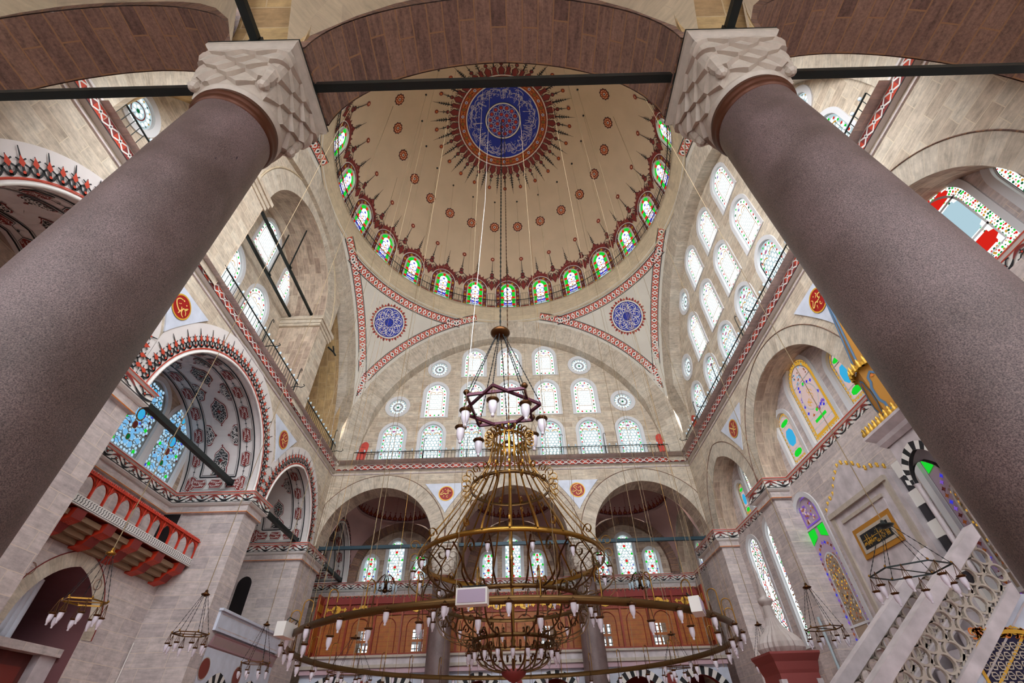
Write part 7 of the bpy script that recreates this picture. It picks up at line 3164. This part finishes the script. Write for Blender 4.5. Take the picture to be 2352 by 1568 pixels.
for i in range(46):
    x = rr.uniform(8.0, 9.2)
    z = rr.uniform(2.95, max(2.96, pz(x) - 1.8))
    ik.spiral((x, z), 0.09, 0.7, rr.uniform(0, 6), 0.03, P_ORANGE if i % 3 else P_GOLD, 2, 7)
mb.build('gilt_ornament', T)
mb = MB()
A = arch(8.75, 2.45, 0.85, 0.52, 20, 0.9)
ik = Ink(fy, mb, w0=0.015)
ik.line(A, 0.06, P_GOLD, 2, True)
mb.build('gilt_arch_border', T)
mb = MB()
mb.poly(A, lambda u, v: fy(u, v, 0.006), plain('grille_shade_blue', (30, 24, 60), 0.8))  # flat dark blue panel paints the shade behind the grille
ik = Ink(fy, mb, w0=0.012)
for i in range(-6, 7):
    for j in range(14):
        x, z = 8.75 + i * 0.135 + (0.067 if j % 2 else 0), 1.0 + j * 0.135
        if abs(x - 8.75) < 0.8 and z < 2.45 + 0.45 * sqrt(max(0, 1 - ((x - 8.75) / 0.85) ** 2)):
            ik.ring((x, z), 0.045, 0.066, MARBLE, 1, 6)
            ik.line([(x - 0.067, z), (x + 0.067, z)], 0.012, MARBLE, 1)
mb.build('star_grille', T)
for i in range(14):
    mb = MB()
    x = 3.5 + i * 0.42
    mb.box((x, -4.95, 0), (x + 0.42, -3.7, max(0.2, pz(x) - 1.35)), MARBG)
    mb.build('step', T)
# canopy
KX, KY, KH = 10.25, -4.6, 0.58
for sx in (-1, 1):
    for sy in (-1, 1):
        mb = MB()
        x, y = KX + sx * (KH - 0.06), KY + sy * (KH - 0.06)
        mb.lathe([(0.07, 3.9), (0.055, 4.0), (0.055, 6.0), (0.08, 6.1)], MARBG, c=(x, y, 0), n=10)
        mb.build('canopy_post', T)
mb = MB()
for f in (lambda u, v, w=0.0: Vector((KX - KH - w, KY + u, v)), lambda u, v, w=0.0: Vector((KX + u, KY + KH + w, v)), lambda u, v, w=0.0: Vector((KX + u, KY - KH - w, v)), lambda u, v, w=0.0: Vector((KX + KH + w, KY + u, v))):
    A = arch(0, 6.1, 0.5, 0.62, 16)
    out = [(-KH, 6.1), (-KH, 7.15), (KH, 7.15), (KH, 6.1)] + A[::-1]
    mb.poly(out, lambda u, v: f(u, v, 0), MARBG)
    B = offset_arch(A, 0.2)
    for i in range(len(A) - 1):
        mb.face([f(*A[i], 0.01), f(*A[i + 1], 0.01), f(*B[i + 1], 0.01), f(*B[i], 0.01)], P_BLACK if i % 2 else P_WHITE)
    soffit(mb, A, f, 0.0, -0.1, P_BLACK)
mb.build('striped_arches', T).name = 'striped_arch'
mb = MB()
rows = [[(KX - h, KY - h, z), (KX + h, KY - h, z), (KX + h, KY + h, z), (KX - h, KY + h, z)] for h, z in ((0.62, 7.1), (0.7, 7.2), (0.72, 7.3), (0.86, 7.45), (0.86, 7.52), (0.0, 7.53))]
mb.grid(rows, MARBG, closed=True, smooth=False)
mb.build('canopy_cornice', T)
mb = MB()
for k in range(4):
    for i in range(11):
        t_ = -0.8 + 0.16 * i
        p = [(KX + t_, KY - 0.8), (KX + 0.8, KY + t_), (KX - t_, KY + 0.8), (KX - 0.8, KY - t_)][k]
        mb.lathe([(0.06, 7.52), (0.075, 7.6), (0.03, 7.66), (0.05, 7.7), (0.0, 7.78)], P_GOLD, c=(p[0], p[1], 0), n=6)
mb.build('gold_cresting', T)
mb = MB()
mb.lathe([(0.62, 7.52), (0.62, 9.15)], P_OCHRE, c=(KX, KY, 0), n=8, smooth=False)
mb.build('gilt_drum', T)
mb = MB()
mb.lathe([(0.70, 9.12), (0.72, 9.2), (0.6, 9.3)], P_GOLD, c=(KX, KY, 0), n=16, smooth=False)
for k in range(24):
    a = 2 * pi * k / 24
    mb.lathe([(0.05, 9.1), (0.06, 9.25), (0.0, 9.4)], P_GOLD, c=(KX + 0.68 * cos(a), KY + 0.68 * sin(a), 0), n=6)
mb.build('drum_cresting', T)
mb = MB()
mb.lathe([(0.50, 9.3), (0.26, 10.9), (0.02, 12.6)], P_OCHRE, c=(KX, KY, 0), n=8, smooth=False)
mb.build('gilt_spire', T)
BLG = plain('grey_blue_paint', (74, 108, 140), 0.6)
for k in range(8):
    a = 2 * pi * (k + 0.5) / 8
    ap = 0.62 * cos(pi / 8) + 0.006
    f = lambda u, v, w=0.0, a=a, ap=ap: Vector((KX + (ap + w) * cos(a) - u * sin(a), KY + (ap + w) * sin(a) + u * cos(a), v))
    mb = MB()
    ik = Ink(f, mb, w0=0.004)
    pts = [(0.0, 7.75), (0.12, 7.85), (0.12, 8.0), (0.19, 8.15), (0.19, 8.5), (0.12, 8.65), (0.12, 8.8), (0, 8.92), (-0.12, 8.8), (-0.12, 8.65), (-0.19, 8.5), (-0.19, 8.15), (-0.12, 8.0), (-0.12, 7.85)]
    ik.line(pts, 0.07, BLG, 1, True)
    for z in (7.88, 8.8):
        ik.disc((0, z), 0.045, P_ORANGE, 2, 6)
    mb.build('blue_cartouche', T)
mb = MB()
for k in range(8):
    a = 2 * pi * k / 8
    mb.tube([(KX + 0.505 * cos(a), KY + 0.505 * sin(a), 9.3), (KX + 0.265 * cos(a), KY + 0.265 * sin(a), 10.9), (KX + 0.03 * cos(a), KY + 0.03 * sin(a), 12.55)], 0.04, BLG, 4)
mb.build('spire_rib', T)

# --- stone cupola of the little lodge ------------------------------------------------------
CX_, CY_, CZ_ = 6.0, -2.35, 3.05
T = thing('domed_kiosk', 'small kiosk with ribbed grey onion dome and dark red cornice, bottom right', 'kiosk', (CX_, CY_, 0))
mb = MB()
n = 48
prof = [(0.42, 0.0), (0.47, 0.1), (0.46, 0.2), (0.38, 0.32), (0.26, 0.42), (0.17, 0.54), (0.12, 0.7), (0.10, 0.95)]
rows = []
for r, z in prof:
    rows.append([(CX_ + r * (1 + 0.05 * (1 if k % 2 else -1) * (1 if r > 0.15 else 0.3)) * cos(2 * pi * k / n), CY_ + r * (1 + 0.05 * (1 if k % 2 else -1) * (1 if r > 0.15 else 0.3)) * sin(2 * pi * k / n), CZ_ + z) for k in range(n)])
mb.grid(rows, plain('grey_ribbed_lead', (176, 164, 158), 0.5), closed=True, smooth=False)
mb.build('ribbed_dome', T)
mb = MB()
mb.lathe([(0.10, 0.94), (0.16, 1.02), (0.16, 1.08), (0.07, 1.14), (0.09, 1.2), (0.03, 1.45), (0.05, 1.5), (0.03, 1.55), (0.045, 1.62), (0.015, 1.8), (0.0, 1.95)], plain('grey_ribbed_lead', (176, 164, 158), 0.5), c=(CX_, CY_, CZ_), n=12)
mb.build('finial', T)
mb = MB()
rows = [[(CX_ - h, CY_ - h, z), (CX_ + h, CY_ - h, z), (CX_ + h, CY_ + h, z), (CX_ - h, CY_ + h, z)] for h, z in ((0.0, 3.06), (0.53, 3.05), (0.53, 3.01), (0.46, 2.88), (0.43, 2.74), (0.41, 2.68), (0.41, 2.5))]
mb.grid(rows, plain('dull_red_cornice', (138, 60, 56), 0.6), closed=True, smooth=False)
mb.build('cornice', T)
mb = MB()
mb.box((CX_ - 0.38, CY_ - 0.38, 0), (CX_ + 0.38, CY_ + 0.38, 2.56), plain('dull_red_panel', (150, 104, 100), 0.6))
mb.build('body', T)
mb = MB()
for sx in (-1, 1):
    for sy in (-1, 1):
        mb.box((CX_ + sx * 0.37 - 0.06, CY_ + sy * 0.37 - 0.06, 0), (CX_ + sx * 0.37 + 0.06, CY_ + sy * 0.37 + 0.06, 2.58), MARBG)
mb.build('corner_pilaster', T)
mb = MB()
ik = Ink(lambda u, v, w=0.0: Vector((CX_ - 0.38 - w, CY_ + u, v)), mb, w0=0.01)
ik.disc((0, 2.3), 0.2, P_BLACK, 0, 10, 0.15)
for k in range(8):
    ik.spiral((-0.14 + 0.04 * k, 2.3 + (0.05 if k % 2 else -0.05)), 0.05, 0.8, k, 0.016, P_OCHRE, 1, 6)
mb.build('oval_plaque', T)
